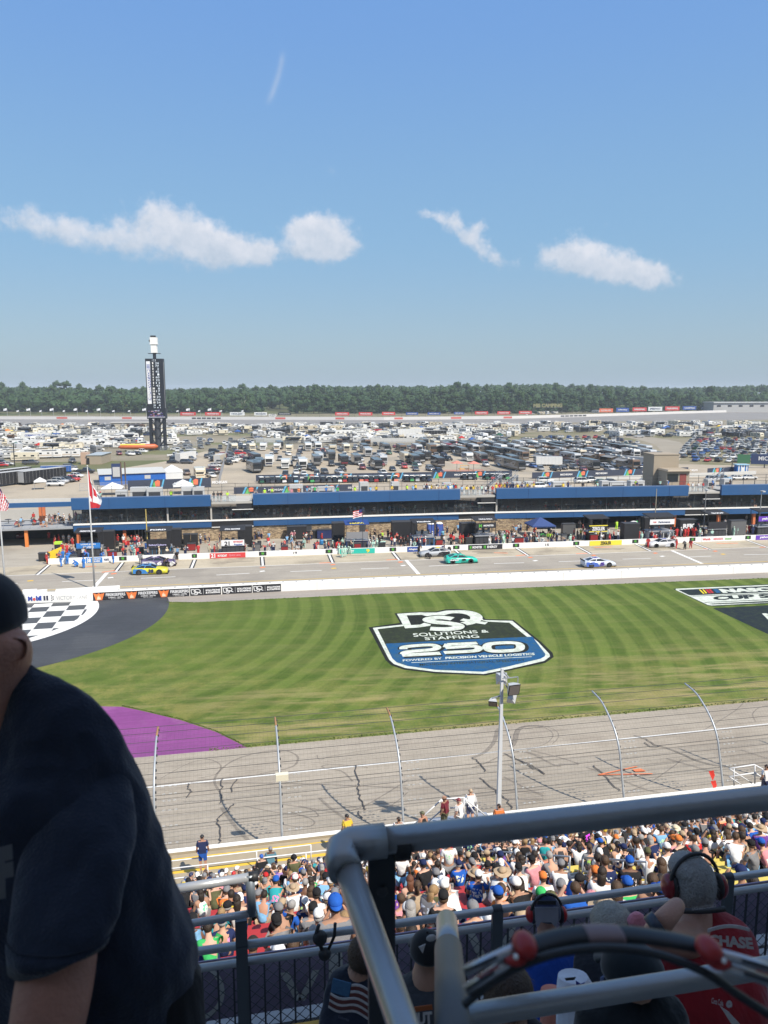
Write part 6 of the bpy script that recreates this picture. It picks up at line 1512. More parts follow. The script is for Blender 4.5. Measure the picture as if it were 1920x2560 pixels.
a=MB();a.box((3.5,0,3.0),(4,.4,3.0));a.obj('green_panel',mat('panel_green',(.05,.17,.08),.6),r_);a=MB();a.box((24,0,3.0),(36.5,.4,3.4));a.obj('navy_panel',Bc['navy'],r_);a=MB();text(a,'MICHIGAN INTERNATIONAL SPEEDWAY',[(8,-.25,2.6),(40,-.25,2.6),(8,-.25,4.0),(40,-.25,4.0)],.02);a.obj('lettering',Bc['white'],r_);a=MB()
for x in(0,10,20,30,40):a.box((x,.3,.8),(.3,.3,1.6))
a.obj('posts',M_dkg,r_)
M_bg1=mat('fence_navy',(.035,.045,.075),.7);M_g1=mat('motif_green',(.12,.42,.12),.7);M_o1=mat('motif_orange',(.72,.17,.08),.7);M_b1=mat('motif_blue',(.10,.38,.60),.7)
def bannerfence(p0,p1,h_,label,motifs,words='MICHIGAN'):
 a0,a1=at(*p0),at(*p1);L_=(a1-a0).length;r_=root('banner_fence',label,'fence',a0,math.atan2(a1.y-a0.y,a1.x-a0.x));a=MB();a.box((L_/2,0,h_/2),(L_,.06,h_));a.obj('panel',M_bg1,r_)
 G1,O1,B1,T1=MB(),MB(),MB(),MB();y=-.05
 for m_ in motifs:
  x=L_*m_;B1.prism([(x-1.6,y,0),(x-1.1,y,0),(x-.3,y,h_),(x-.8,y,h_)],(0,-.01,0));B1.prism([(x+1.4,y,0),(x+1.8,y,0),(x+2.5,y,h_),(x+2.1,y,h_)],(0,-.01,0))
  G1.prism([(x-.9,y,0),(x+.4,y,0),(x-.2,y,h_*.85)],(0,-.015,0));O1.prism([(x+.1,y-.01,h_*.3),(x+1.2,y-.01,h_*.3),(x+1.3,y-.01,h_*.85),(x+.7,y-.01,h_*.95),(x,y-.01,h_*.8)],(0,-.01,0))
  if words:text(T1,words,[(x+5,y,h_*.35),(x+9,y,h_*.35),(x+5,y,h_*.65),(x+9,y,h_*.65)],.03)
 G1.obj('green_motif',M_g1,r_);O1.obj('orange_motif',M_o1,r_);B1.obj('blue_motif',M_b1,r_)
 if words:T1.obj('lettering',Bc['white'],r_)
 return r_
bannerfence((320,1226),(528,1218),2.6,'tall navy banner fence reading MICHIGAN, left of the lane',(.32,.78))
bannerfence((585,1235),(880,1227),1.7,'low navy banner fence just behind the pit roof',(.12,.45,.8))
bannerfence((640,1204),(1280,1192),1.9,'long navy banner fence behind the row of utility carts',(.1,.2,.33,.53,.7,.86))
bannerfence((1330,1197),(1720,1183),1.9,'navy banner fence with coloured motifs along the coach lot edge',(.08,.30,.6,.9))
bannerfence((1768,1186),(1835,1182),1.9,'short navy banner fence right of the stair tower',(.3,),None)
a0,a1=at(1345,1208),at(1890,1186);polywall('barrier_wall',[a0,a1],1.1,.4,mat('barrier_grey',(.50,.50,.48),.7,var=.1),'long pale concrete barrier along the service road')
a0,a1=at(640,1106),at(1090,1106);polywall('barrier_wall',[a0,a1],2.2,.4,MATS['barrier_grey'],'pale screen wall at the back of the coach lot')
a0,a1=at(-100,1262),at(260,1256);polywall('barrier_wall',[a0+Vector((0,0,0)),a1],1.1,.4,MATS['barrier_grey'],'pale barrier behind the open terrace')
g_=at(1040,1094);r_=inst(ENC,'large plain white box unit behind the coach lot',(g_.x-4,g_.y,0),0,None,{'body':CN['white']},sc=1.5);g_=at(1095,1096);r_=inst(ENC,'large black box unit behind the coach lot',(g_.x-2,g_.y,0),0,None,{'body':CN['black']},sc=1.4)
def meshfence(p0,p1,h_,label,z0=0,step=3.0):
 a0,a1=at(*p0),at(*p1);r_=root('wire_fence',label,'fence',a0);n_=max(2,int((a1-a0).length/step));a=MB()
 for i in range(n_+1):e_=a0.lerp(a1,i/n_);a.seg(e_,e_+Vector((0,0,h_)),.07,.07)
 for z in(.1,h_*.5,h_):a.seg(a0+Vector((0,0,z)),a1+Vector((0,0,z)),.05,.05)
 a.obj('posts_and_rails',M_galv,r_,world=True)
 a=MB();a.quad(a0,a1,a1+Vector((0,0,h_)),a0+Vector((0,0,h_)));a.obj('mesh_panel',mat('wire_mesh',(.35,.36,.37),.6,alpha=.22),r_,world=True)
meshfence((548,1212),(573,1112),2.4,'chain link fence running away beside the narrow lane')
meshfence((575,1106),(660,1108),2.0,'chain link fence at the top of the lane')
meshfence((400,1128),(520,1112),2.0,'chain link fence curving from the scoring tower')
meshfence((640,1110),(1240,1116),2.0,'wire fence along the far side of the coach lot')
meshfence((200,1228),(320,1222),2.0,'wire fence beside the blue building')
g_=at(1165,1184);r_=root('playground','small playground with red umbrellas and a slide on pink rubber ground','playground',g_,-.05)
a=MB();a.box((0,4,.02),(17,16,.03));a.obj('rubber_ground',mat('rubber_pink',(.38,.20,.15),.9),r_)
for x,y in((-2,4),(3,2)):
 a=MB();a.tube([(x,y,0),(x,y,3)],.08,6);a.obj('post',M_lgt,r_);a=MB();a.add([(x-1.8,y-1.8,3),(x+1.8,y-1.8,3),(x+1.8,y+1.8,3),(x-1.8,y+1.8,3),(x,y,3.8)],[(0,1,4),(1,2,4),(2,3,4),(3,0,4)]);a.obj('shade',mat('shade_red',(.55,.20,.15),.8),r_)
a=MB();a.box((0,3,1.2),(3,2,.15));a.prism([(1.5,2.5,1.3),(4,2.5,.2),(4,3.3,.2),(1.5,3.3,1.3)],(0,0,.1));a.tube([(-1.4,2,0),(-1.4,2,2.4),(1.4,2,2.4),(1.4,2,0)],.1,6);a.obj('play_frame',mat('play_yellow',(.65,.38,.08),.5),r_)
for s_ in((-8.5,-4,-8.5,12),(8.5,-4,8.5,12),(-8.5,-4,8.5,-4)):
 a=MB();
 for k in range(12):a.box((s_[0]+(s_[2]-s_[0])*k/11,s_[1]+(s_[3]-s_[1])*k/11,.6),(.06,.06,1.2))
 a.seg((s_[0],s_[1],1.2),(s_[2],s_[3],1.2),.06,.06);a.obj('fence_panel',mat('fence_brown',(.22,.13,.08),.7),r_)
for px,lb in((1100,'left'),(1135,'middle'),(1590,'right')):
 g_=at(px,1240);r_=root('steel_stairs','galvanised stair flight climbing to the pit roof, %s one'%lb,'stairs',(g_.x,YB(g_.x,14),0),0);a=MB()
 for k in range(14):a.box((-3+k*.42*1.0,0,4.2+k*.33),(.4,1.2,.05))
 a.seg((-3.2,-.6,4.0),(3,-.6,8.9),.08,.25);a.seg((-3.2,.6,4.0),(3,.6,8.9),.08,.25);a.obj('flight',M_galv,r_);a=MB()
 for sy in(-.6,.6):
  a.seg((-3.2,sy,5.0),(3,sy,9.9),.05,.05)
  for k in range(6):a.seg((-3+k*1.15,sy,4.1+k*.92),(-3+k*1.15,sy,5.2+k*.92),.04,.04)
 a.obj('handrail',M_galv,r_);a=MB()
 for x in(-3,0,3):a.box((x,0,2+(x+3)*.38),(.12,1.1,4+(x+3)*.76))
 a.obj('supports',M_galv,r_)
for px,py,yt,lb in((305,1222,1155,'tall black steel pole'),(315,1222,1155,'second tall steel pole beside the black one')):
 g_=at(px,py);tp=atY(px,yt,g_.y);r_=root('mast',lb+' by the blue building','pole',g_);a=MB();a.tube([(0,0,0),(0,0,tp.z)],.18,8);a.obj('pole',mat('rusty_pole',(.12,.08,.06),.7),r_)
 if px==305:a=MB();a.box((-1.2,0,tp.z-2.4),(2.4,.2,4.0));a.obj('sign_panel',Bc['navy'],r_);a=MB();a.box((-1.2,-.12,tp.z-2.6),(1.8,.05,2.6));a.obj('sign_face',M_lgt,r_)
g_=at(37,1166);tp=atY(33,1108,g_.y);r_=root('utility_pole','dark wooden utility pole in the left camp','pole',g_);MB().tube([(0,0,0),(0,0,tp.z)],.16,7).obj('pole',M_blk,r_)
# ---- pit boxes and pit equipment
def pitbox(px,py,label,panel=None,words=(),roofc=(.02,.02,.022),w_=3.6,top=3.7,deckc=None,band=None,rz=-.04,roofwords=None,screens=True):
 g_=at(px,py);r_=root('pit_box',label,'pit box',g_,rz);d_=2.2
 a=MB();a.box((0,d_/2,.75),(w_,d_,1.3));
 a.obj('cabinet',mat('cab_%s'%str(deckc),deckc,.5)if deckc else M_blk,r_)
 a=MB()
 for k in range(5):a.box((-w_/2+.45+k*(w_-.9)/4,-.02,.78),(w_/6,.04,1.0))
 a.obj('drawers',M_dkg,r_)
 a=MB();a.box((0,d_/2,1.55),(w_+.1,d_+.3,.1));a.obj('deck',M_alu,r_)
 for x in(-w_/2,w_/2):
  for y in(.05,d_):a=MB();a.seg((x,y,1.5),(x,y,top),.09,.09);a.obj('post',M_blk,r_)
 a=MB();a.add([(-w_/2-.2,-.4,top-.1),(w_/2+.2,-.4,top-.1),(w_/2+.2,d_+.2,top+.15),(-w_/2-.2,d_+.2,top+.15),(-w_/2-.2,-.4,top+.02),(w_/2+.2,-.4,top+.02),(w_/2+.2,d_+.2,top+.3),(-w_/2-.2,d_+.2,top+.3)],[(3,2,1,0),(4,5,6,7),(0,1,5,4),(1,2,6,5),(2,3,7,6),(3,0,4,7)])
 rf=a.obj('roof',mat('roof_%s'%str(roofc),roofc,.7,var=.1),r_)
 for x in(-1.0,0,1.0):a=MB();a.box((x,1.2,1.95),(.5,.5,.1));a.box((x,1.45,2.3),(.5,.08,.6));a.obj('seat',M_dkg,r_)
 if screens:
  for x in(-.9,.3):a=MB();a.box((x,.25,2.35),(.8,.06,.5));a.obj('screen',mat('dim_screen',(.08,.10,.13),.2),r_)
 a=MB();
 for z in(.3,.7,1.1,1.5):a.box((w_/2+.35,.6,z),(.5,.25,.04))
 a.seg((w_/2+.6,.5,0),(w_/2+.15,.5,1.7),.05,.05);a.seg((w_/2+.6,.8,0),(w_/2+.15,.8,1.7),.05,.05);a.obj('ladder',M_alu,r_)
 for x in(-w_/2+.4,w_/2-.4):mkobj('wheel',WH,r_,None,(x,.3,.3))
 if panel:
  z0,z1=band or(1.45,2.35)
  a=MB();a.box((0,-.12,(z0+z1)/2),(w_,.06,z1-z0));a.obj('front_panel',panel,r_)
 for(s_,x0,x1,za,zb,m_)in words:
  a=MB();text(a,s_,[(x0,-.17,za),(x1,-.17,za),(x0,-.17,zb),(x1,-.17,zb)],.04);a.obj('lettering',m_,r_)
 if roofwords:s_,m_=roofwords;a=MB();text(a,s_,[(-w_*.33,-.2,top+.08),(w_*.33,-.2,top+.08),(-w_*.33,.5,top+.16),(w_*.33,.5,top+.16)],.04);a.obj('roof_lettering',m_,rf)
 ALL.append(r_);return r_
Wt,Bk_,Yl=Bc['white'],Bc['black'],Bc['yellow']
pitbox(223,1394,'black pit box with bright blue panel, behind the blue crew',M_sky,[('LONG JOHN',-1.1,1.1,1.98,2.28,Wt),('SILVERS',-.8,.8,1.55,1.85,Wt)],roofwords=('FREIGHTLINER',Wt),top=4.1)
pitbox(398,1392,'black pit box with round white logo roof and blue base',Bk_,[('SafetyCulture',-1.5,1.2,1.75,2.1,mat('lilac',(.45,.42,.65),.6))],deckc=(.03,.22,.42),roofwords=('FORD',Wt),top=4.2,band=(1.35,2.9))
pitbox(583,1388,'black pit box with white panel numbered 21',Wt,[('21',-1.3,-.5,1.6,2.3,Bk_),('MOTORCRAFT',.1,1.6,2.05,2.35,Bc['red']),('Freedom',.2,1.5,1.6,1.9,Bc['blue'])],band=(1.5,2.5),roofwords=('STIHL MACHINE',Wt),top=4.1)
pitbox(893,1374,'blue roofed pit box with grey blank panel and flags',mat('grey_tarp',(.22,.22,.23),.8),[],roofc=(.015,.05,.20),deckc=(.02,.05,.16),roofwords=('NAPA',Yl),top=4.3,band=(1.9,3.0),screens=False)
pitbox(1060,1366,'black pit box with blue counter behind the black crew',None,[],deckc=(.03,.18,.42),roofwords=('Hendrick',Wt),top=4.1)
pitbox(1213,1362,'tall black pit box with green claw and MONSTER lettering',Bk_,[('MONSTER',-.4,1.4,3.2,3.5,Wt),('M',-1.2,-.7,3.05,3.6,M_grn)],roofwords=('COCA-COLA',Wt),top=4.3,band=(2.9,3.8))
pitbox(1494,1352,'yellow and black pit box reading ZEIGLER',Yl,[('ZEIGLER',-1.2,1.2,1.85,2.5,Wt)],top=4.0,deckc=(.03,.03,.02),band=(1.6,1.75),w_=3.4)
a=MB();pb=ALL[-1];a.box((0,-.14,2.2),(3.2,.05,.85));a.obj('name_panel',Bk_,pb);a=MB();a.box((0,-.12,2.7),(3.4,.07,.15));a.obj('yellow_trim',Yl,pb)
pitbox(1652,1350,'pit box with white striped header panel and white cabinet',Wt,[('FORD',-1.7,-1.1,3.1,3.35,Bc['red']),('Performance',-.7,1.5,3.05,3.4,Bc['navy'])],band=(2.8,3.7),deckc=(.6,.6,.58),top=4.2,w_=4.6)
pitbox(1791,1344,'black pit box with plain black front panel',Bk_,[],band=(1.6,2.9),top=4.3,roofwords=('SHOP',Wt))
pitbox(1915,1338,'black pit box with purple yahoo panel at the right edge',M_purp2,[('yahoo!',-1.2,1.2,2.8,3.3,Wt)],band=(2.6,3.5),top=4.4)
def toolcart(px,py,label,w_=1.6,h_=1.5,c_=(.02,.02,.022),g=None,words=None,d_=1.0):
 g_=at(px,py);r_=root('tool_cart',label,'tool cart',g_,-.03,g);m_=mat('cart_%s'%str(c_),c_,.5,var=.1)
 a=MB();a.box((0,0,h_/2+.1),(w_,d_,h_));a.obj('cabinet',m_,r_);a=MB();a.box((0,0,h_+.15),(w_+.1,d_+.1,.1));a.obj('lid',M_dkg,r_)
 for x in(-w_*.35,w_*.35):a=MB();a.tube([(x,-d_/2,.1),(x,-d_/2-.08,.1)],.1,8);a.obj('caster',M_tyre,r_)
 if words:a=MB();text(a,words,[(-w_*.35,-d_/2-.02,h_*.5),(w_*.35,-d_/2-.02,h_*.5),(-w_*.35,-d_/2-.02,h_*.8),(w_*.35,-d_/2-.02,h_*.8)],.06);a.obj('lettering',Wt,r_)
 ALL.append(r_);return r_
toolcart(268,1372,'tall black cabinet right of the leftmost pit box',2.6,2.9,d_=1.4);toolcart(437,1368,'black equipment cabinet beside the SafetyCulture box',2.4,3.0,d_=1.4)
toolcart(613,1366,'black cabinet with open shelves beside the 21 box',2.4,3.4,d_=1.4);toolcart(742,1348,'low black hospitality cabinet against the stone wall',3.4,2.2)
toolcart(775,1346,'small dark cart against the stone wall',2.4,1.3);toolcart(818,1346,'navy flat cart with logos against the stone wall',3.6,1.5,(.02,.03,.10))
toolcart(845,1360,'tall black generator cabinet left of the blue roofed box',2.0,3.6,d_=1.6);toolcart(1010,1350,'black trailer style cabinet near the portable toilets',4.4,3.2,d_=1.8)
toolcart(1168,1354,'black cabinet with glowing monitors left of the claw box',2.6,3.2,d_=1.6);toolcart(1573,1350,'plain black cabinet right of the ZEIGLER box',2.8,2.9,d_=1.6)
toolcart(1715,1338,'rounded black cabinet lettered RFK',3.4,2.8,d_=1.6,words='RFK');toolcart(1840,1338,'grey framed monitor cabinet near the right edge',3.0,2.6,(.12,.12,.12),d_=1.2)
toolcart(1640,1326,'wide dark awning cabinet behind the white striped box',5.5,2.4,d_=1.6);toolcart(1420,1338,'metal shelf cart of helmets beside the navy canopy',2.4,2.0,(.10,.10,.10))
for px,py,c_,lb in((468,1366,(.02,.02,.02),'narrow black drum stack left of the 21 crew'),(487,1366,(.02,.02,.02),'second black drum stack left of the 21 crew')):toolcart(px,py,lb,1.1,2.0,c_)
def barrel(px,py,c_,label,h_=.95,r__=.33):
 g_=at(px,py);r_=root('drum',label,'drum',g_);a=MB();a.rings([[(rr2*math.cos(t),rr2*math.sin(t),z)for t in[2*math.pi*i/14 for i in range(14)]]for z,rr2 in((0,r__),(h_*.3,r__),(h_*.32,r__*1.04),(h_*.36,r__),(h_*.65,r__),(h_*.67,r__*1.04),(h_*.7,r__),(h_,r__))]);a.obj('shell',mat('drum_%s'%str(c_),c_,.45),r_,True);a=MB();a.tube([(0,0,h_),(0,0,h_+.03)],r__*.9,14);a.obj('lid',M_dkg,r_);ALL.append(r_)
for px,py,c_,lb in((804,1362,(.03,.20,.45),'bright blue drum on the pit apron'),(330,1376,(.10,.32,.42),'teal drum beside the red fuel crew'),(1106,1340,(.10,.30,.42),'grey blue drum near the portable toilets'),(1249,1340,(.03,.03,.03),'black drum right of the claw box'),(1262,1340,(.03,.03,.03),'second black drum right of the claw box'),(1256,1352,(.05,.22,.28),'teal drum below the black drums'),(1278,1322,(.03,.12,.35),'blue cooler drum against the stone wall'),(367,1372,(.03,.10,.35),'blue square drum left of the SafetyCulture box'),(1554,1322,(.03,.12,.4),'small blue drum by the dark cabinet')):barrel(px,py,c_,lb)
for px,py,lb in((1076,1340,'left blue portable toilet with white roof against the stone wall'),(1098,1339,'right blue portable toilet with white roof against the stone wall'),(1583,1336,'single blue portable toilet with white roof')):
 g_=at(px,py);r_=root('portable_toilet',lb,'toilet',g_,-.03);a=MB();a.box((0,0,1.1),(1.2,1.2,2.2),top=(.95,.95));a.obj('cabin',mat('toilet_blue',(.03,.07,.28),.6),r_);a=MB();a.ell((0,0,2.2),(.65,.65,.3),12,5,0,1);a.obj('roof',M_wht,r_,True);a=MB();a.box((0,-.6,1.05),(.8,.04,1.9));a.obj('door',mat('toilet_door',(.05,.10,.36),.6),r_);ALL.append(r_)
g_=at(1363,1345);r_=inst(canopy_proto(4.4,2.1,1.3),'navy blue peaked canopy over the green race car',(g_.x,g_.y+2.5,0),-.05,None,{'top':(.03,.06,.18)});g_=at(1372,1345);inst(CART,'green buggy parked under the navy canopy',(g_.x,g_.y+1.5,0),0,None,{'body':CN['green'],'roof':CN['black']},sc=.8)
g_=at(49,1352);inst(CAR['suv'],'dark red suv in the shade under the open terrace',(g_.x,g_.y+3,0),-1.5,None,{'body':CN['maroon']})
g_=at(136,1403);r_=root('sign_board','yellow folded sign board at the end of the pit wall','sign',g_,.5);a=MB();a.prism([(-1.2,0,0),(1.2,0,0),(1.2,0,2.1),(-1.2,0,1.4)],(0,.1,0));a.obj('board',mat('sign_yellow',(.75,.50,.03),.6),r_);a=MB();a.seg((-1,.1,1.2),(-1,.7,0),.05,.05);a.seg((1,.1,1.2),(1,.7,0),.05,.05);a.obj('props',M_galv,r_)
g_=at(147,1378);r_=root('bin','black bin with lime green top near the pit entry','bin',g_);a=MB();a.box((0,0,.6),(1.1,.8,1.2));a.obj('body',M_blk,r_);a=MB();a.box((0,0,1.4),(1.1,.8,.4));a.obj('lid',mat('lime_lid',(.45,.7,.05),.6),r_)
TY=MB();TY.rings([[(rr2*math.cos(t),rr2*math.sin(t),z)for t in[2*math.pi*i/16 for i in range(16)]]for z,rr2 in((0,.22),(0,.3),(.04,.35),(.26,.35),(.30,.3),(.30,.22),(.05,.2))],cap=False);TYM=TY.mesh('tyre',M_tyre,True)
tl=[(480+x/3.456,1290+y/3.456,0)for x,y in((500,265),(515,250),(530,270),(545,258),(560,272),(580,262),(590,275))]+[(x/3.456,1290+y/3.456,0)for x,y in((1005,312),(1045,308),(1070,305),(1480,285),(1580,295),(1600,288),(1620,298),(1590,245),(1610,240),(1640,245),(1010,262))]+[(960+x/3.456,1290+y/3.456,0)for x,y in((900,240),(940,238),(1560,190),(1580,200),(1600,185),(250,220),(480,245))]+[(1440+x/3.456,1290+y/3.456,0)for x,y in((270,195),(290,205),(310,190),(340,200),(25,205),(700,170),(770,180))]
for i,(px,py,_)in enumerate(tl):
 g_=at(px,py)
 for s_ in range(1+i%3):o=mkobj('tyre',TYM,None,None,(g_.x+.03*s_,g_.y,.005+s_*.31),i);tag(o,'black race tyre in a small stack on the pit apron','tyre','race tyres stacked behind the pit wall');ALL.append(o)
 # ---- race cars
def race_car(g_,rz,label,c1,c2,num,nc,words='',wc=None,roofc=None,splash=None):
 r_=root('race_car',label,'race car',g_,rz)
 st=[(-2.42,.82,.32,.55,.88),(-2.36,.93,.22,.58,1.0),(-1.6,.98,.14,.62,1.0),(-.9,.99,.12,.6,.97),(.6,.98,.12,.58,.93),(1.5,.97,.12,.56,.86),(2.2,.94,.12,.5,.74),(2.5,.84,.16,.4,.58)]
 m1=mat('livery_%s'%str(c1),c1,.3,coat=.5);m2=mat('livery_%s'%str(c2),c2,.3,coat=.5)
 body_loft(st).obj('body',m1,r_,True)
 g2,rf=MB(),MB()
 g2.add([(-2.0,-.82,.97),(1.0,-.85,.90),(1.0,.85,.90),(-2.0,.82,.97),(-1.0,-.60,1.30),(.1,-.62,1.32),(.1,.62,1.32),(-1.0,.60,1.30)],[(0,1,5,4),(1,2,6,5),(2,3,7,6),(3,0,4,7),(4,5,6,7)]);g2.obj('windows',M_glass,r_)
 rf.box((-.45,0,1.325),(1.25,1.28,.05),top=(.93,.93))
 for sy in(-1,1):rf.seg((-2.0,sy*.82,.98),(-1.0,sy*.6,1.32),.2,.06);rf.seg((1.0,sy*.85,.92),(.1,sy*.62,1.33),.06,.06);rf.seg((-.65,sy*.84,.96),(-.5,sy*.61,1.32),.14,.04)
 rf.obj('roof',mat('livery_%s'%str(roofc),roofc,.3,coat=.5)if roofc else m1,r_)
 a=MB()
 for sy in(-1,1):a.prism([(-2.2,sy*.985,.25),(-.1,sy*.995,.2),(-.5,sy*.992,.75),(-1.0,sy*.985,.9),(-2.2,sy*.95,.88)],(0,sy*.008,0))
 if splash:a.box((1.5,0,.915),(1.5,1.5,.02))
 a.obj('side_graphic',m2,r_)
 a=MB();a.box((-2.42,0,1.08),(.05,1.7,.18));a.obj('spoiler',M_blk,r_);a=MB();a.box((2.45,0,.13),(.35,1.75,.05));a.obj('splitter',M_blk,r_)
 a=MB();a.box((2.47,0,.33),(.06,1.2,.16));a.obj('grille',M_blk,r_)
 for x in(-1.42,1.4):
  for sy in(-1,1):
   mkobj('wheel',WHR,r_,None,(x,sy*.86,.36));a=MB();a.tube([(x,sy*.97,.37),(x,sy*.996,.37)],.42,16);a.obj('wheel_arch',M_blk,r_)
 a=MB()
 text(a,num,[(-.15,-1.02,.28),(.62,-1.02,.28),(-.05,-1.01,.84),(.66,-1.01,.84)],.06);a.obj('door_number',nc,r_)
 a=MB();text(a,num,[(-.85,.42,1.36),(-.85,-.42,1.36),(-.1,.42,1.36),(-.1,-.42,1.36)],.06);a.obj('roof_number',nc,r_)
 if words:a=MB();text(a,words,[(-1.9,-1.03,.55),(-.45,-1.03,.5),(-1.9,-1.02,.75),(-.45,-1.02,.72)],.05);a.obj('lettering',wc or Bc['white'],r_)
 ALL.append(r_);return r_
def cpos(x0,x1,y):a_,b_=at(x0,y),at(x1,y);c_=(a_+b_)/2;return Vector((c_.x,c_.y+.9,0))
race_car(cpos(332,416,1437),-.06,'yellow and blue stock car number 38 driving on pit road',(.62,.58,.03),(.03,.20,.52),'38',mat('num_navy',(.02,.03,.10),.5),splash=None,roofc=(.08,.24,.5))
race_car(cpos(1113,1197,1409.5),-.03,'bright teal stock car number 9 driving on pit road',(.02,.50,.38),(.03,.44,.36),'9',mat('num_black',(.02,.02,.02),.5),'UNIFIRST',Bc['white'])
race_car(cpos(1461,1541,1419),-.03,'white and blue stock car number 5 driving on pit road',(.55,.60,.68),(.06,.13,.50),'5',mat('num_purple',(.07,.03,.25),.5),'Hendrickcars',mat('w_blue',(.1,.2,.6),.5),roofc=(.62,.64,.68))
race_car(cpos(356,435,1417),-.04,'dark purple and white stock car being serviced in its stall',(.12,.09,.18),(.55,.55,.6),'6',Bc['white'],'BRAD',Bc['white'])
race_car(cpos(1052,1130,1393),3.08,'silver and black stock car with its crew at work',(.40,.42,.44),(.03,.03,.035),'48',Bc['yellow'])
race_car(cpos(1626,1695,1369),3.10,'white stock car with red nose stopped in its stall',(.62,.62,.62),(.55,.58,.62),'4',mat('num_blue',(.05,.08,.35),.5),roofc=(.55,.55,.58))
# ---- people in the pits
def wch2_(r__,c):
 t=r__.random()*sum(c.values())
 for k,v_ in c.items():
  t-=v_
  if t<=0:return k
 return k
def proj0(v):
 sy,cy,sp,cp=math.sin(YAW),math.cos(YAW),math.sin(PITCH),math.cos(PITCH);x,y,z=v[0],v[1],v[2]-CH
 dd_=x*sy*cp+y*cy*cp-z*sp;return 960+FPX*(x*cy-y*sy)/dd_,1280-FPX*(x*sy*sp+y*cy*sp+z*cp)/dd_,dd_
pr_=random.Random(17)
SW={'blue':(.03,.18,.55),'red':(.50,.03,.03),'white':(.65,.65,.63),'black':(.02,.02,.022),'mint':(.42,.62,.52),'cream':(.60,.52,.38),'grey':(.2,.2,.21),'lime':(.45,.75,.05),'orange':(.7,.2,.05),'green':(.05,.42,.12),'navy':(.02,.03,.09),'yellow':(.7,.5,.05),'sky':(.2,.4,.62),'tan':(.4,.3,.2),'pink':(.6,.25,.28)}
def pitp(px,py,shirt,where,legs=None,gear=None,pose=None,rz=None,grp='crew and guests in the pits'):
 g_=at(px,py);crew=legs is None;pose=pose or pr_.choice(['stand','stand','stand_hips','stand_fwd','walk']);gear=gear or('helmet' if crew else pr_.choice(['cap','short','cap','long','backcap']));gc=pr_.choice(['white','black','red','navy'])
 lg=SW[shirt]if crew else SW[legs]
 gct=SW[shirt]if(crew and shirt in('mint','blue'))else SW[gc]
 nm={'mint':'pale green','sky':'light blue','lime':'lime yellow'}.get(shirt,shirt)
 verb={'crouch':'crouching','bend':'bending over','walk':'walking'}.get(pose,'standing')
 lb=('crew member in %s suit %s %s' if crew else 'person in %s top %s %s')%(nm,verb,where)
 person((g_.x,g_.y,0),pr_.random()*6.28 if rz is None else rz,pose,SW[shirt],gear,gct,pr_.choice(list(HAIRC)),lg,long_sleeve=crew,long_legs=crew or pr_.random()<.5,label=lb,group=grp,sc=pr_.uniform(.96,1.06))
A0=lambda x,y:(x/3.456,1290+y/3.456)
A1=lambda x,y:(480+x/3.456,1290+y/3.456)
A2=lambda x,y:(960+x/3.456,1290+y/3.456)
A3=lambda x,y:(1440+x/3.456,1290+y/3.456)
w1='by the 38 stall'
for x,y,po in((527,440,'stand_fwd'),(583,420,'stand_fwd'),(665,440,'crouch'),(725,452,'stand'),(545,385,'stand'),(500,380,'stand'),(765,380,'bend'),(875,385,'bend'),(980,412,'stand'),(600,395,'stand_hips')):pitp(*A0(x,y),'blue',w1,pose=po)
for x,y,s_ in((405,415,'red'),(420,400,'black'),(478,250,'red'),(512,245,'red'),(550,240,'white'),(600,240,'white'),(628,270,'red'),(540,330,'red'),(560,320,'tan'),(580,335,'red'),(600,330,'pink'),(615,370,'black')):pitp(*A0(x,y),s_,'left of the 38 pit box','grey' if s_!='red' else 'red')
for x,y,s_ in((425,215,'red'),(1020,245,'red'),(1070,255,'white'),(1110,260,'tan'),(1140,255,'black'),(1165,258,'red'),(1185,250,'white'),(1225,262,'black'),(1200,262,'pink'),(1090,300,'red'),(1068,360,'red'),(1190,355,'red'),(1132,355,'grey'),(1280,365,'grey')):pitp(*A0(x,y),s_,'between the two left pit boxes',pr_.choice(['grey','navy','red']))
for x,y,s_,po in((1215,415,'grey','stand'),(1390,430,'black','crouch'),(1420,445,'black','bend'),(1480,440,'white','crouch'),(1530,380,'black','bend'),(1600,340,'navy','bend'),(1470,370,'navy','crouch')):pitp(*A0(x,y),s_,'around the purple car',pose=po)
w2_='by the 21 stall'
for x,y,s_ in((55,330,'red'),(150,335,'cream'),(195,335,'red'),(220,330,'cream'),(338,325,'cream'),(405,325,'cream'),(450,322,'red'),(465,318,'cream')):pitp(*A1(x,y),s_,w2_,pose='stand')
for x,y,s_ in((75,245,'white'),(115,235,'grey'),(150,230,'tan'),(195,190,'white'),(240,230,'black'),(545,210,'black'),(578,205,'grey'),(600,200,'tan'),(480,215,'black'),(500,215,'black')):pitp(*A1(x,y),s_,'near the stone wall left part','navy',pose='stand')
for x,y,s_ in((660,265,'red'),(672,312,'red'),(705,312,'white'),(665,225,'sky'),(735,192,'tan'),(770,190,'tan'),(778,305,'navy'),(822,250,'sky'),(862,220,'pink'),(885,215,'pink'),(865,302,'tan'),(903,305,'black'),(925,305,'grey'),(942,200,'black'),(975,185,'green'),(965,235,'black'),(990,232,'white'),(1010,235,'black'),(1030,205,'tan'),(1100,190,'white'),(1085,298,'red')):pitp(*A1(x,y),s_,'on the open apron by stall 19',pr_.choice(['navy','grey','white','tan']))
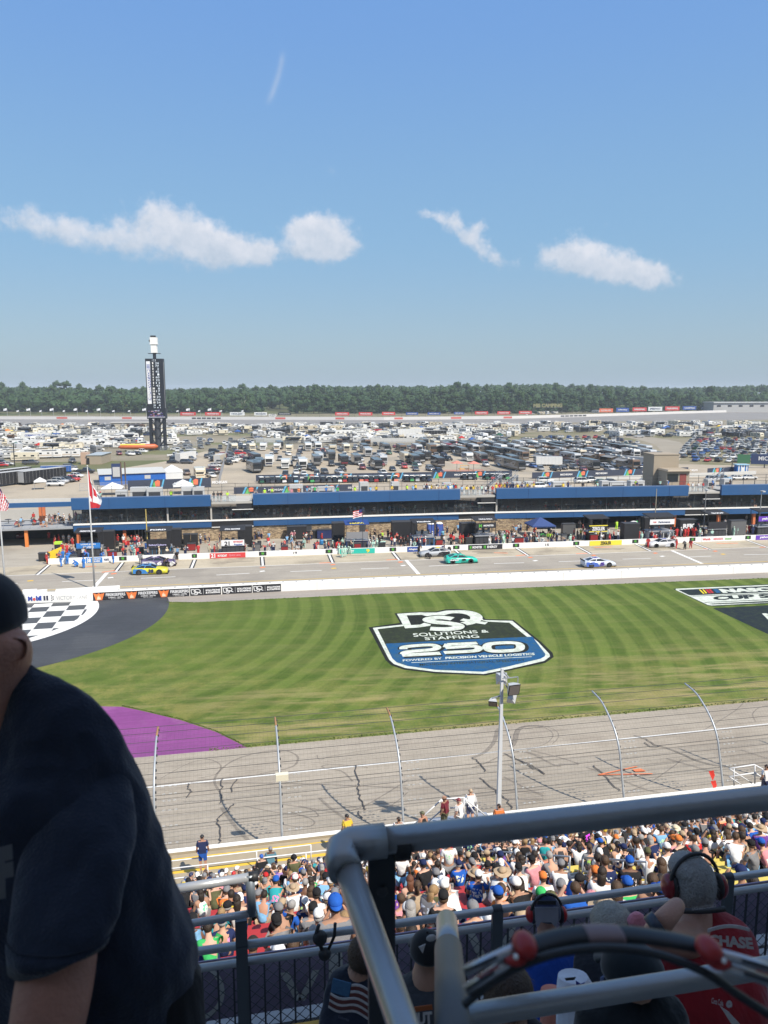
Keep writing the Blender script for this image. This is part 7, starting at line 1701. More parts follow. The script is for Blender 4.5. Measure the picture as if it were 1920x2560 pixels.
for x,y,s_,po in((1160,300,'mint','stand'),(1180,290,'black','bend'),(1215,300,'mint','stand'),(1240,240,'black','bend'),(1270,330,'mint','stand_fwd'),(1300,360,'mint','stand'),(1325,355,'mint','stand_hips'),(1365,330,'mint','bend'),(1400,290,'mint','stand'),(1300,280,'mint','stand'),(1270,240,'orange','stand'),(1295,180,'tan','stand'),(1250,300,'red','bend')):pitp(*A1(x,y),s_,'by the teal banner stall',pose=po)
for x,y,s_ in((1578,185,'black'),(1565,300,'mint'),(1600,280,'mint'),(1640,290,'mint'),(1645,220,'lime'),(1632,160,'red'),(1510,190,'orange'),(1620,260,'black')):pitp(*A1(x,y),s_,'right of the blue roofed box','black' if s_!='mint' else None)
for x,y,s_ in((35,195,'black'),(65,255,'red'),(95,250,'red'),(110,225,'red'),(145,275,'black'),(205,260,'black'),(230,245,'black'),(320,260,'red'),(345,255,'tan'),(465,175,'black'),(485,150,'sky'),(545,170,'black'),(510,160,'grey'),(600,250,'red'),(575,235,'red'),(640,150,'sky'),(665,195,'black'),(655,245,'red'),(680,240,'red'),(728,240,'red'),(750,245,'tan'),(500,240,'black')):pitp(*A2(x,y),s_,'between the box with blue counter and the claw box',pr_.choice(['black','tan','navy']))
for x,y,s_,po in((300,330,'black','bend'),(400,370,'black','crouch'),(430,350,'black','crouch'),(530,355,'black','crouch'),(560,340,'black','bend'),(500,330,'navy','bend'),(1065,275,'black','stand'),(1040,235,'green','stand')):pitp(*A2(x,y),s_,'servicing the silver and black car',pose=po)
for x,y,s_ in((1115,130,'tan'),(1140,165,'sky'),(1160,145,'white'),(1180,140,'grey'),(1218,125,'black'),(1250,130,'red'),(1215,230,'red'),(1228,225,'tan'),(1265,232,'white'),(1290,225,'black'),(1310,228,'tan'),(1335,230,'grey'),(1415,225,'lime'),(1440,228,'lime'),(1490,218,'sky'),(1440,190,'black'),(1135,235,'black'),(1580,150,'red'),(1620,160,'red'),(1640,190,'red')):pitp(*A2(x,y),s_,'on the apron around stall 15',pr_.choice(['navy','grey','tan']))
for x,y,s_ in((10,200,'black'),(40,190,'yellow'),(90,180,'red'),(155,215,'black'),(180,215,'yellow'),(210,215,'black'),(240,205,'yellow'),(60,150,'red'),(30,110,'grey')):pitp(*A3(x,y),s_,'by the ZEIGLER box','black')
for x,y,s_ in((350,120,'lime'),(395,135,'white'),(420,120,'pink'),(395,195,'yellow'),(452,200,'red'),(450,150,'red'),(520,110,'green'),(540,200,'red'),(575,200,'red'),(650,195,'red'),(700,180,'black'),(870,180,'red'),(870,140,'red'),(910,145,'mint'),(940,185,'red'),(965,180,'red'),(1010,175,'red'),(1030,180,'red'),(1070,190,'mint'),(1118,190,'cream'),(1195,180,'mint'),(1245,170,'mint'),(1360,175,'mint'),(1385,170,'mint'),(1415,150,'red'),(1460,150,'orange'),(1490,150,'red'),(1525,165,'navy'),(1285,105,'white'),(1470,60,'white'),(1330,150,'grey'),(1380,110,'pink'),(1440,110,'red')):pitp(*A3(x,y),s_,'in the right hand pit stalls','grey' if s_ in('white','pink','grey')else None)
for x,y,s_,po in((620,275,'red','walk'),(675,235,'red','bend'),(830,235,'red','bend'),(868,285,'red','stand_fwd'),(940,292,'black','bend'),(990,280,'red','bend'),(700,225,'red','crouch')):pitp(*A3(x,y),s_,'servicing the white car',pose=po)
def onroof(px,off,z,shirt,where,pose='stand',grp='people on the pit building'):
 x=bxpx(px);person((x,YB(x,off),z),pr_.uniform(-.5,.5)+3.14,pose,SW[shirt],pr_.choice(['cap','short','hat','long']),SW[pr_.choice(['white','black','red'])],pr_.choice(list(HAIRC)),SW[pr_.choice(['navy','grey','tan'])],label='person in %s top %s'%({'sky':'light blue','mint':'pale green','lime':'lime yellow'}.get(shirt,shirt),where),group=grp)
keys=list(SW)
for px in(535,545,553,569):onroof(px,-.6,6.96,'black' if px<560 else 'lime','on the balcony between the first two blue bands')
for i,px in enumerate((1152,1157,1164,1170,1175,1184,1192,1205,1212,1221,1229)):onroof(px,-.4+(i%2)*.7,6.96,('sky','white','yellow','cream','black','yellow','grey','mint','white','black','red')[i],'on the middle balcony')
for i,px in enumerate((1716,1727,1741,1753)):onroof(px,-.3,6.96,('orange','white','white','red')[i],'on the balcony before the stair tower')
for px in list(range(1064,1146,5)):onroof(px+pr_.uniform(-1,1),pr_.uniform(-.5,1.5),7.25,pr_.choice(keys),'on the roof left of the middle balcony')
for px in list(range(1237,1330,6)):onroof(px+pr_.uniform(-2,2),pr_.uniform(-.5,1.5),7.25,pr_.choice(keys),'on the roof right of the middle balcony')
for px in(662,681,729,748,770,790,817,845,888,925,943,983,1020,1032,1045,238,250,428,640,1340,1382,1405,1430,1460,1492,1590,1600,1660,1668,1678,1790,1835):onroof(px,pr_.uniform(-.5,2),7.25,'lime' if px in(428,)else pr_.choice(keys),'on the pit building roof')
for i in range(170):
 px=pr_.uniform(190,1915);x=bxpx(px)
 if not(bx0<x<125):continue
 s_=pr_.choice(['white','white','grey','red','black','sky','mint','tan'])
 person((x,YB(x,pr_.uniform(.45,3.2)),3.5),pr_.uniform(2,4.2),pr_.choice(['stand','sit','sit','stand_fwd']),SW[s_],'short',None,pr_.choice(list(HAIRC)),SW['grey'],label='guest in %s top behind the suite glass'%{'sky':'light blue','mint':'pale green'}.get(s_,s_),group='guests inside the pit suites')
for i in range(75):
 x=bx0+1+i*1.95;
 if x>122:break
 o=mkobj('cafe_table',TABM,None,None,(x,YB(x,1.2+(i*1.7)%4),3.5));tag(o,'round dark table behind the suite glass','table','round tables inside the suites');ALL.append(o)
for i in range(26):
 px=pr_.uniform(4,172);x=bxpx(px);s_=pr_.choice(['white','black','red','pink','grey','sky'])
 person((x,YB(x,pr_.uniform(.3,7)),3.2),pr_.random()*6.28,pr_.choice(['stand','sit','sit','sit_lean']),SW[s_],pr_.choice(['cap','short','long']),SW['white'],'brown',SW['tan'],label='guest in %s top on the open terrace'%{'sky':'light blue'}.get(s_,s_),group='guests on the open terrace')
g_=at(907,1374);tp=atY(907,1272,g_.y);r_=root('us_flag','small United States flag flying above the blue roofed pit box','flag',g_);MB().tube([(0,0,0),(0,0,tp.z)],.04,6).obj('pole',M_dkg,r_)
a=MB()
for j in range(8):
 for i in range(10):
  x0_,x1_=-i*.16,-(i+1)*.16;f_=lambda x:-.12*x*x+.0;zt=tp.z-j*.15;y0_,y1_=.1*math.sin(i),.1*math.sin(i+1)
  a.m=2 if(i<4 and j<4)else j%2;a.quad((x0_,y0_,zt+x0_*.25-.15),(x1_,y1_,zt+x1_*.25-.15),(x1_,y1_,zt+x1_*.25),(x0_,y0_,zt+x0_*.25))
a.obj('flag',[M_fr,M_fw,M_fb],r_)
for k in range(150):
 px=pr_.uniform(130,1915);x=at(px,1380).x;w_=onwall(pwp,x)if x>pwp[0].x else pwp[0];g_=Vector((x,w_.y+pr_.choice([.9,1.5,3,5,8])+pr_.uniform(0,2),0))
 s_=wch2_(pr_,{'red':22,'white':18,'black':22,'grey':8,'mint':6,'cream':6,'navy':8,'sky':4,'tan':5});cw=pr_.random()<.5
 person((g_.x,g_.y,0),pr_.random()*6.28,pr_.choice(['stand','stand_hips','stand_fwd','walk','bend']),SW[s_],'helmet' if cw else pr_.choice(['cap','short','long']),SW[s_]if cw else SW[pr_.choice(['white','black','red'])],'brown',SW[s_]if cw else SW['navy'],long_sleeve=cw,long_legs=True,label='person in %s behind the pit wall'%s_,group='crew and guests in the pits')
for k in range(26):
 px=150+k*68+pr_.uniform(-18,18);x=at(px,1370).x;w_=onwall(pwp,x)if x>pwp[0].x else pwp[0];p2=proj0((x,w_.y+pr_.uniform(1.2,7),0))
 toolcart(p2[0],p2[1],'small %s tool cart behind the pit wall, %s of the %s'%(('black','grey','red')[k%3],'left' if k%2 else 'right',('38 box','21 box','blue roofed box','claw box','ZEIGLER box','white striped box')[min(5,int(k/4.4))]),pr_.uniform(.8,1.6),pr_.uniform(.8,1.3),((.03,.03,.03),(.15,.15,.15),(.25,.02,.02))[k%3],'small tool carts behind the pit wall',d_=.7)
 # ---- track side: wall, catch fence, light pole
def atX(px,py,X):d_=rayd(px,py);return Vector((0,0,CH))+d_*(X/d_.x)
tw_=root('safety_wall','white concrete retaining wall between the track and the grandstand','wall',(10,35.9,0))
a=MB();a.box((20,35.8,3.24),(130,.26,1.13));a.obj('wall_body',mat('walkway_concrete',(.34,.285,.20),.85,var=.18,vs=.8,dirt=.2),tw_,world=True);a=MB();a.box((20,35.8,3.82),(130,.3,.03));a.obj('white_top',M_ww,tw_,world=True)
a=MB();a.box((20,36.05,3.2),(130,.12,.9));a.obj('barrier_tubes',M_lgt,tw_,world=True)
prof=[atX(*zr(x,y),27.1)for x,y in((1367,1480),(1345,1260),(1330,1150),(1300,1050),(1250,950),(1190,860),(1120,800))]
prof=[(max(36.2,p_.y),p_.z)for p_ in prof];prof=[(36.2,2.9)]+prof
sp_=smoothp([Vector((0,y,z))for y,z in prof],5);sp_=[(p_.y,p_.z)for p_ in sp_]
cf=root('catch_fence','tall curved catch fence of steel posts, cables and wire mesh beside the track','fence',(10,36.2,2.8))
M_post=mat('post_galv',(.42,.45,.48),.45,.4,var=.1,vs=3);M_rust=mat('rusty_tip',(.30,.17,.08),.8,var=.2,vs=6);M_cab=mat('steel_cable',(.10,.10,.10),.5,.5)
XP=[-23.0,-16.7,-10.4,-4.1,2.1,8.4,14.7,20.95,27.1,33.4,39.7,46.0]
for i,X_ in enumerate(XP):
 a=MB();a.tube([(X_,y,z)for y,z in sp_],[.062-.015*k/len(sp_)for k in range(len(sp_))],10);po_=a.obj('post',M_post,cf,True,world=True)
 if X_<20:a=MB();a.tube([(X_,y,z+.01)for y,z in sp_[-5:]],.056,10);a.obj('rusty_tip',M_rust,cf,True,world=True)
 a=MB()
 for k in range(3,len(sp_)-2,2):a.box((X_+.07,sp_[k][0]+.07,sp_[k][1]),(.08,.10,.10))
 a.obj('cable_clamps',M_dkg,cf,world=True)
a=MB();cl=[0,4,8,11,14,17,20,23,26,29,32,len(sp_)-1]
for k in cl:
 k=min(k,len(sp_)-1)
 for i in range(len(XP)-1):a.seg((XP[i],sp_[k][0]+.1,sp_[k][1]),(XP[i+1],sp_[k][0]+.1,sp_[k][1]),.018,.018)
a.obj('cables',M_cab,cf,world=True)
mm=bpy.data.materials.new('fence_mesh');mm.use_nodes=True;b=NB(mm.node_tree);p=mm.node_tree.nodes['Principled BSDF'];p.inputs['Base Color'].default_value=(.10,.10,.09,1);p.inputs['Roughness'].default_value=.6
q=b.sep(b.n('ShaderNodeNewGeometry').outputs['Position'])
gx=b.m('LESS_THAN',b.m('FRACT',b.m('MULTIPLY',q[0],5.0)),.09);gz=b.m('LESS_THAN',b.m('FRACT',b.m('MULTIPLY',b.m('ADD',q[2],b.m('MULTIPLY',q[1],.45)),5.0)),.09)
b.put(p.inputs['Alpha'],b.m('MULTIPLY',b.m('MAXIMUM',gx,gz),.22))
a=MB()
for k in range(len(sp_)-1):a.quad((-23,sp_[k][0]+.07,sp_[k][1]),(46,sp_[k][0]+.07,sp_[k][1]),(46,sp_[k+1][0]+.07,sp_[k+1][1]),(-23,sp_[k+1][0]+.07,sp_[k+1][1]))
a.obj('wire_mesh',mm,cf,world=True)
a=MB();r4=random.Random(2)
for X_ in XP:
 for k in range(4,18,2):
  for j in range(3):a.box((X_+.45+j*.28+r4.uniform(-.05,.05),sp_[k][0]+.12,sp_[k][1]+.03),(.14,.04,.05))
a.obj('turnbuckles',M_lgt,cf,world=True)
o=MB().box((2.15,36.05,7.0),(.62,.3,.32)).obj('junction_box',mat('cream_box',(.68,.64,.50),.6));tag(o,'cream junction box bolted to a catch fence post','junction box')
for k,(px,py)in enumerate(((1781,1936),(1786,1961))):
 g_=atY(px,py,35.9);a=MB();a.add([(g_.x-.25,g_.y,g_.z+.2),(g_.x+.05,g_.y,g_.z+.25),(g_.x+.2,g_.y+.05,g_.z-.1),(g_.x+.05,g_.y,g_.z-.4)],[(0,1,2,3)]);a.prism([(g_.x-.2,g_.y+.02,g_.z+.2),(g_.x+.1,g_.y+.02,g_.z+.2),(g_.x+.1,g_.y+.02,g_.z-.3)],(0,.02,0));tag(a.obj('red_flag',mat('flag_red2',(.55,.03,.02),.8)),'small red flag tied to the catch fence, %s one'%('upper','lower')[k],'flag')
lp=root('light_pole','pale square light pole with clustered floodlights standing by the wall','light pole',(12.95,34.0,2.9));a=MB();a.rings([[(x*s_-.15,y*s_,z)for x,y in((-.10,-.10),(.10,-.10),(.10,.10),(-.10,.10))]for z,s_ in((0,1.15),(9.7,.6))]);a.obj('pole',mat('pole_pale',(.60,.62,.64),.5,var=.08),lp)
a=MB();a.box((-.12,-.195,1.2),(.05,.01,.5));a.box((-.13,-.17,2.2),(.08,.01,.25));text(a,'NO SMOKING',[(-.08,-.2,.5),(-.08,-.2,1.9),(-.2,-.2,.5),(-.2,-.2,1.9)],.02);a.obj('warning_sticker',M_num,lp)
a=MB();a.seg((-.15,0,8.3),(-.62,0,8.2),.06,.06);a.seg((-.15,0,9.2),(.4,0,8.2),.06,.06);a.tube([(-.15,0,9.6),(.2,0,9.2)],.04,6);a.seg((-.2,-.2,9.25),(.6,-.2,9.28),.04,.04);a.seg((.6,-.2,9.28),(.6,-.2,8.9),.04,.04);a.obj('brackets',M_galv,lp)
def flood(c,d_,s_,face):
 a=MB();c=Vector(c);d_=Vector(d_).normalized();r__=d_.cross(Vector((0,0,1))).normalized();u=r__.cross(d_)
 rr_=[[c+d_*k+(r__*x+u*z)*s_*w_ for x,z in((-1,-1),(1,-1),(1,1),(-1,1))]for k,w_ in((-s_*1.4,.45),(-s_*.8,.75),(0,1))];a.rings(rr_);h_=a.obj('floodlight',mat('lamp_shell',(.55,.56,.57),.4,.3),lp)
 a=MB();e=d_*.012;q_=rr_[-1];a.rings([[v_+e for v_ in q_],[v_+e*1.4 for v_ in q_]]);a.obj('rim',M_blk,h_);a=MB();a.add([c+d_*.03+(r__*x+u*z)*s_*.88 for x,z in((-1,-1),(1,-1),(1,1),(-1,1))],[(0,1,2,3)]);a.obj('lens',mat('lamp_lens_dark',(.16,.14,.13),.25),h_)
flood((.30,-.5,8.75),(.1,-1,-.25),.30,1);flood((-.62,-.1,7.95),(-.35,-.75,-.55),.21,1);flood((.42,.1,8.05),(.5,.6,-.6),.22,0);flood((.0,.45,9.0),(.2,1,-.4),.28,0)
# ---- grandstand
M_cs=mat('stand_concrete',(.30,.285,.25),.85,var=.12,vs=1.2,dirt=.25);M_walk=mat('walkway_concrete',(.34,.285,.20),.85,var=.18,vs=.8,dirt=.2)
gs=root('grandstand','stepped concrete grandstand below, with a sandy walkway behind the wall','grandstand',(10,30,0))
a=MB();a.box((20,33.25,3.15),(130,4.8,1.06));a.obj('front_walkway',M_walk,gs,world=True)
for y,w_ in((35.3,.09),(34.25,.22)):MB().box((20,y,3.684),(130,w_,.006)).obj('yellow_edge_line',M_yline,gs,world=True)
NR=31;a=MB()
for k in range(NR):a.box((15,30.45-.76*k,4.85+.46*k-1.2),(90,.77,2.4))
a.obj('treads',M_cs,gs,world=True)
a=MB()
for k in range(1,NR):a.box((15,30.85-.76*k,4.853+.46*k),(90,.045,.008))
a.obj('step_edges',mat('edge_paint',(.55,.53,.48),.7,var=.2,vs=3),gs,world=True)
M_rb=mat('bench_red',(.38,.03,.03),.5,var=.1,vs=2);M_yb=mat('bench_yellow',(.62,.48,.10),.5,var=.1,vs=2)
for k in range(NR):
 y,z=30.36-.76*k,4.85+.46*k
 for(x0,x1,m_,nm)in((-9,8.2,M_rb,'red'),(9.7,40,M_yb,'yellow')):
  r_=root('bench','long %s bleacher bench %s'%(nm,'in the front rows by the walkway' if k<8 else('in the middle rows' if k<18 else 'in the rows nearest the railing')),'bench',((x0+x1)/2,y,z),group='bleacher benches of the lower grandstand')
  MB().box(((x0+x1)/2,y,z+.40),(x1-x0,.26,.05)).obj('seat',m_,r_,world=True);a=MB();x=x0+.5
  while x<x1:a.box((x,y,z+.19),(.06,.2,.38));x+=2.4
  a.obj('brackets',M_galv,r_,world=True)
def railing(label,pts,rails,r__=.024,step=2.0,m=M_galv,name='handrail'):
 pts=[Vector(p_)for p_ in pts];r_=root(name,label,'railing',pts[0]);a=MB()
 for dz in rails:a.tube([p_+Vector((0,0,dz))for p_ in pts],r__,7)
 a.obj('rail',m,r_,True,world=True);a=MB()
 for i in range(len(pts)-1):
  n_=max(1,round((pts[i+1]-pts[i]).length/step))
  for k in range(n_+1):e_=pts[i].lerp(pts[i+1],k/n_);a.tube([e_,e_+Vector((0,0,max(rails)))],r__,6)
 a.obj('posts',m,r_,True,world=True);return r_
M_wr=mat('white_rail',(.66,.67,.68),.45,var=.05)
railing('white double rail along the front of the lower seats',[(-12,31.25,4.85),(9.2,31.25,4.85)],(.5,.98),.03,2.1,M_wr);railing('white double rail along the front seats on the right',[(10.6,31.25,4.85),(38,31.25,4.85)],(.5,.98),.03,2.1,M_wr)
railing('single white rail on the wall side of the walkway',[(-12,33.7,3.68),(3.3,33.7,3.68)],(.95,),.03,2.4,M_wr)
for k0,lb in((7,'lower'),(12,'middle'),(17,'upper')):
 f_=lambda k:(9.0,30.4-.76*k,4.85+.46*k)
 railing('grey aisle handrail running down the stairs, %s section'%lb,[f_(k0),f_(k0+4)],(.55,.95),.026,1.4)
st_r=root('platform_stairs','white railed stair platform climbing to the catch fence','stairs',atY(1170,2050,32));a=MB()
for seg_ in(((1035,2062),(1105,1998)),((1105,1998),(1160,1994)),((1070,2055),(1110,2020)),((1160,1994),(1215,2040)),((1160,1994),(1192,2040)),((1125,2020),(1160,2018)),((1193,2012),(1193,2045)),((1105,1998),(1105,2050)),((1160,1994),(1160,2050))):
 a.tube([atY(*seg_[0],32),atY(*seg_[1],32)],.035,7)
a.obj('rails',M_wr,st_r,True,world=True);a=MB();c_=atY(1150,2062,32.2);a.box((c_.x,32.4,c_.z-.1),(3.2,1.4,.12));
for k in range(6):a.box((c_.x-2.0-k*.3,32.2,c_.z-.25*k-.3),(.3,1.2,.08))
a.obj('steps',M_alu,st_r,world=True)
st_r=root('platform_cage','white tubular platform cage at the right edge of the track wall','railing',atY(1870,1960,32.5));a=MB();Q_=lambda x,y:atY(1440+x/3.456,1900+y/3.456,32.5)
for s0,s1 in(((1325,75),(1540,40)),((1540,40),(1659,105)),((1325,75),(1520,200)),((1325,145),(1545,110)),((1545,110),(1640,170)),((1325,145),(1430,215)),((1365,70),(1365,220)),((1545,40),(1545,205)),((1640,95),(1640,200))):a.tube([Q_(*s0),Q_(*s1)],.035,7)
a.obj('rails',M_wr,st_r,True,world=True)
# ---- spectators in the lower stand
cr=random.Random(42)
proj=proj0
SH={'white':40,'black':34,'grey':14,'navy':12,'red':7,'blue':7,'sky':6,'tan':4,'yellow':3,'green':2,'orange':2,'pink':2,'teal':2,'purple':2,'olive':2}
SC=dict(SW);SC.update(olive=(.10,.10,.05),purple=(.15,.06,.28),teal=(.03,.33,.36),white=(.74,.74,.73),blue=(.02,.10,.42),coral=(.75,.25,.16))
HC={'white':24,'black':28,'grey':16,'navy':10,'red':5,'tan':5,'blue':6,'olive':3,'yellow':3,'pink':2,'orange':2,'lime':1,'green':1}
nmv=lambda c:{'sky':'light blue','mint':'pale green','lime':'lime yellow'}.get(c,c)
wch2=wch2_
def spectator(x,y,z,zone,pose=None,shirt=None,gear=None,gc=None):
 shirt=shirt or wch2(cr,SH);gear=gear or wch2(cr,{'cap':36,'backcap':10,'hat':3,'short':24,'long':15,'tail':7});gc=gc or wch2(cr,HC if gear!='hat' else{'tan':5,'olive':2,'cream':3,'white':1});hair=wch2(cr,{'dark':30,'brown':34,'fair':10,'grey':14,'auburn':4})
 pose=pose or wch2(cr,{'sit':40,'sit_lean':24,'sit_up':8,'sit_one':14});tank=gear in('long','tail')and cr.random()<.25;pr=cr.random()<.42;mf=cr.random()<.06
 shl=cr.random()<.008
 hd='%s hair'%{'long':'long '+hair,'short':hair,'tail':hair+' tied'}.get(gear,hair)if gear in('long','short','tail')else '%s %s'%(nmv(gc),{'cap':'cap','backcap':'backward cap','hat':'sun hat'}[gear])
 lb='%s, %s%s %s, %s, %s'%('standing' if pose.startswith('st')else 'person',nmv(shirt),' printed' if pr else '','tank top' if tank else 'shirt',hd,zone)
 if shl:lb='shirtless person, %s, %s'%(hd,zone)
 person((x,y,z),cr.gauss(0,.30)+(0 if cr.random()<.93 else cr.choice([-1.2,1.2])),pose,SC[shirt],gear,SC.get(gc,(.6,.5,.35)),hair,SC[cr.choice(['navy','grey','tan','black','sky'])],tank=tank,w=cr.choice([.9,1.0,1.0,1.15,1.28]),sc=cr.uniform(.90,1.03),label=lb,group='spectators in the lower grandstand',printed=pr,muffs=(SW[cr.choice(['red','black','black','grey'])]if mf else None),shirtless=shl)
for k in range(NR):
 y,z=30.30-.76*k,4.85+.46*k;x=-4.0+cr.random()*.5
 while x<30:
  hx,hy,_=proj((x,y,z+1.2));ok=452<hx<1945 and hy<2425-(hx-490)*.147
  if ok and not(8.25<x<9.75):
   occ=.90 if k<4 else(.74 if k<9 else(.55 if k<18 else .48))
   if k>24:occ=.6
   if cr.random()<occ:
    zn_=('front rows' if k<9 else('middle rows' if k<18 else 'below the near railing'))+(' left of aisle' if x<8.3 else ' right of aisle')
    st_=k<16 and cr.random()<.035
    spectator(x+cr.gauss(0,.05),y+(.12 if st_ else cr.gauss(0,.03)),z,zn_,cr.choice(['stand','stand_hips'])if st_ else None)
  x+=cr.choice([.52,.55,.6,.9])*cr.uniform(.95,1.1)
def special(px,py,Y_,label,shirt,gear,gc='black',pose='stand',hair='dark',legs='navy',rz=0,hh=1.68,**kw):
 g_=atY(px,py,Y_);person((g_.x,g_.y,g_.z-hh),rz,pose,SC.get(shirt,shirt),gear,SC.get(gc,gc),hair,SC.get(legs,legs),label=label,group=None,**kw)
special(505,2092,33.3,'man in navy printed shirt and blue shorts standing at the wall','navy','cap','black',legs='blue',printed=True,w=1.1)
special(868,2040,33.8,'track marshal in yellow and red vest with black headset near the wall','yellow','cap','black',muffs=(.7,.55,.05),rz=.3)
special(1112,1993,31.6,'man in maroon shirt standing on the white stair platform',(.16,.02,.03),'bald','black',rz=.8,legs='olive');special(1148,2000,31.6,'man in white tee and maroon cap beside the platform rail','white','cap',(.2,.03,.04),rz=.7,legs='white')
special(1177,1977,32.6,'person in white shirt with blue shoulders on the stair platform','white','cap','tan',legs='navy',printed=True,long_sleeve=True);special(1248,2014,31.0,'man in orange printed shirt at the foot of the light pole','orange','short',printed=True,w=1.15)
special(1057,2033,31.4,'person in black tank top and olive cap by the stairs','black','cap','olive',tank=True,rz=.5);special(1918,1915,32.0,'person in white shirt at the right edge by the platform cage','white','short')
special(997,2047,31.0,'person with dark shaved head just above the big rail','white','short');special(676,2122,31.4,'man in teal shirt and grey cap at the front rail',(.10,.22,.28),'cap','grey',w=1.2)
special(1312,2100,23.0,'woman in black tank top standing in the aisle','black','long',hair='fair',rz=3.0,tank=True);special(1362,2098,21.5,'woman in bright teal tank top walking up the aisle','teal','tail',rz=2.9,tank=True,legs='coral');special(1400,2104,20.5,'person in charcoal tank top standing right of the aisle rail',(.06,.06,.07),'short',tank=True,w=1.15)
special(840,2295,9.6,'person in bright royal blue cap close below the railing','grey','backcap','blue',pose='sit',hh=1.2,sc=1.15);special(1105,2200,15.5,'person in grey hooded sweater and white cap standing near the left',(.15,.14,.13),'cap','white',w=1.2)
# ---- upper deck: floor, roof, rails
RV=Vector((math.cos(YAW),-math.sin(YAW),0));FV=Vector((math.sin(YAW),math.cos(YAW),0))
dk=root('upper_deck','stepped dark upper deck under the photographer','grandstand',(0,2,22))
a=MB()
for(y0,y1,z)in((4.15,5.3,21.55),(3.25,4.15,21.8),(2.5,3.25,22.42),(1.75,2.5,23.02),(.95,1.75,23.62),(-3,.95,24.2)):a.box((3,(y0+y1)/2,z-.3),(22,y1-y0,.6))
a.obj('steps',mat('deck_dark',(.24,.235,.225),.85,var=.15,vs=2),dk,world=True)
a=MB()
for k in range(6):a.box((3,3.3+k*.155,21.86),(14,.13,.035))
for k in range(4):a.box((3,4.3+k*.2,21.6),(14,.17,.04))
a.obj('planks',mat('plank_grey',(.34,.34,.33),.6,var=.15,vs=3),dk,world=True)
rf=root('deck_roof','flat roof over the upper deck, out of frame above','roof',(3,-6,30));a=MB();a.box((3,-7.2,30.2),(60,12.6,.3));a.obj('roof_deck',M_lgt,rf,world=True);a=MB();a.box((3,-3.4,27),(60,.3,6.4));a.obj('rear_wall',M_lgt,rf,world=True)
for x in(-14,20):MB().box((x,-1.2,27),(.4,.4,6.2)).obj('column',M_dkg,rf,world=True)
M_pipe=mat('rail_grey',(.38,.385,.39),.30,.45,var=.10,vs=8,bump=.06,bs=60);M_pdk=mat('rail_dark',(.055,.06,.068),.5,.3)
ra=root('hand_rail','thick grey pipe rail crossing the near right, with elbow and dark post','railing',(.17,1.28,25.17))
def obt(parent,nm,m,pts,r__,n=16):return MB().tube(pts,r__,n).obj(nm,m,parent,True,world=True)
e0=atD(852,2112,1.38);e0=Vector((e0.x,1.28,25.18))
obt(ra,'top_pipe',M_pipe,[e0+Vector((.03,0,0)),(5.5,1.28,25.14)],.0245,20)
obt(ra,'elbow',mat('elbow_grey',(.34,.35,.36),.38,.4),[e0+Vector((.085,0,0)),e0+Vector((.02,0,0)),e0+Vector((.006,-.008,-.002)),e0+Vector((0,-.03,-.008)),e0+Vector((.004,-.055,-.017))],.031,20)
obt(ra,'down_pipe',M_pipe,[e0+Vector((.003,-.02,-.006)),atD(1012,2575,1.12),atD(1120,2900,.8)],.0235,20)
pb_=atD(968,2150,1.40);a=MB();a.box((pb_.x,1.31,24.5),(.052,.012,1.36));a.obj('dark_post',M_pdk,ra,world=True)
obt(ra,'strap',M_blk,[(pb_.x+.018,1.28,25.168),(pb_.x+.045,1.28,25.1675)],.0285,20)
a=MB();a.ell((pb_.x,1.302,25.06),(.012,.005,.012),10,6);a.obj('bolt',M_dkg,ra,world=True)
rc=root('lower_rail','lower grey pipe rail crossing the bottom right corner','railing',(.5,1.28,24.78));obt(rc,'pipe',M_pipe,[(.40,1.28,24.785),(5.5,1.28,24.75)],.022,20)
rb_=root('stub_rail','short grey pipe ending in a round cap with a dark sleeve','railing',(.46,1.55,24.79));t0,t1=atD(1117,2302,1.72),atD(1136,2640,1.05)
obt(rb_,'pipe',M_pipe,[t0,t0.lerp(t1,.35)],.0235,20);obt(rb_,'sleeve',mat('sleeve_dark',(.10,.11,.115),.55),[t0.lerp(t1,.30),t1],.0275,20)
MB().ell(tuple(t0),(.0235,.0235,.0235),16,10).obj('end_cap',M_pipe,rb_,True,world=True);a=MB();a.box((t0.x-.035,t0.y-.14,24.35),(.03,.012,.9));a.obj('dark_post',M_pdk,rb_,world=True)
rd=root('row_rail','grey double pipe guard rail with bars and chain link below the near seats','railing',(2,4.3,21.6))
M_gv2=mat('galv_near',(.46,.47,.48),.34,.45,var=.12,vs=9)
for nm,y,z,r__ in(('top_pipe',4.26,22.70,.0215),('conduit',4.33,22.625,.012),('middle_pipe',4.30,22.55,.024)):obt(rd,nm,M_gv2,[(-1.2,y,z),(6.5,y,z-.01)],r__,14)
for px in(603,1242,1822,-60):
 c_=atD(px,2400,4.75).x if px!=1822 else atY(1818,2200,4.3).x
 c_=atY(px,2330 if px<1500 else 2200,4.25).x;MB().box((c_,4.25,22.05 if px!=603 else 22.12),(.07,.03,1.3 if px!=603 else 1.5)).obj('post',mat('post_dark',(.10,.115,.125),.5,.4),rd,world=True);obt(rd,'clamp',M_pdk,[(c_-.03,4.26,22.70),(c_+.03,4.26,22.70)],.026,14)
a=MB();x=-.9
while x<6.4:a.seg((x,4.30,21.62),(x,4.30,22.55),.011,.011);x+=.093
a.obj('bars',M_pdk,rd,world=True)
a=MB();s_=.058;x=-1.9
while x<6.4:
 a.seg((x,4.345,21.65),(x+.87,4.345,22.52),.0035,.0035);a.seg((x+.87,4.35,21.65),(x,4.35,22.52),.0035,.0035);x+=s_*1.35
a.obj('chain_link',M_dkg,rd,world=True)
L4=lambda px,py:atY(px,py,4.22)
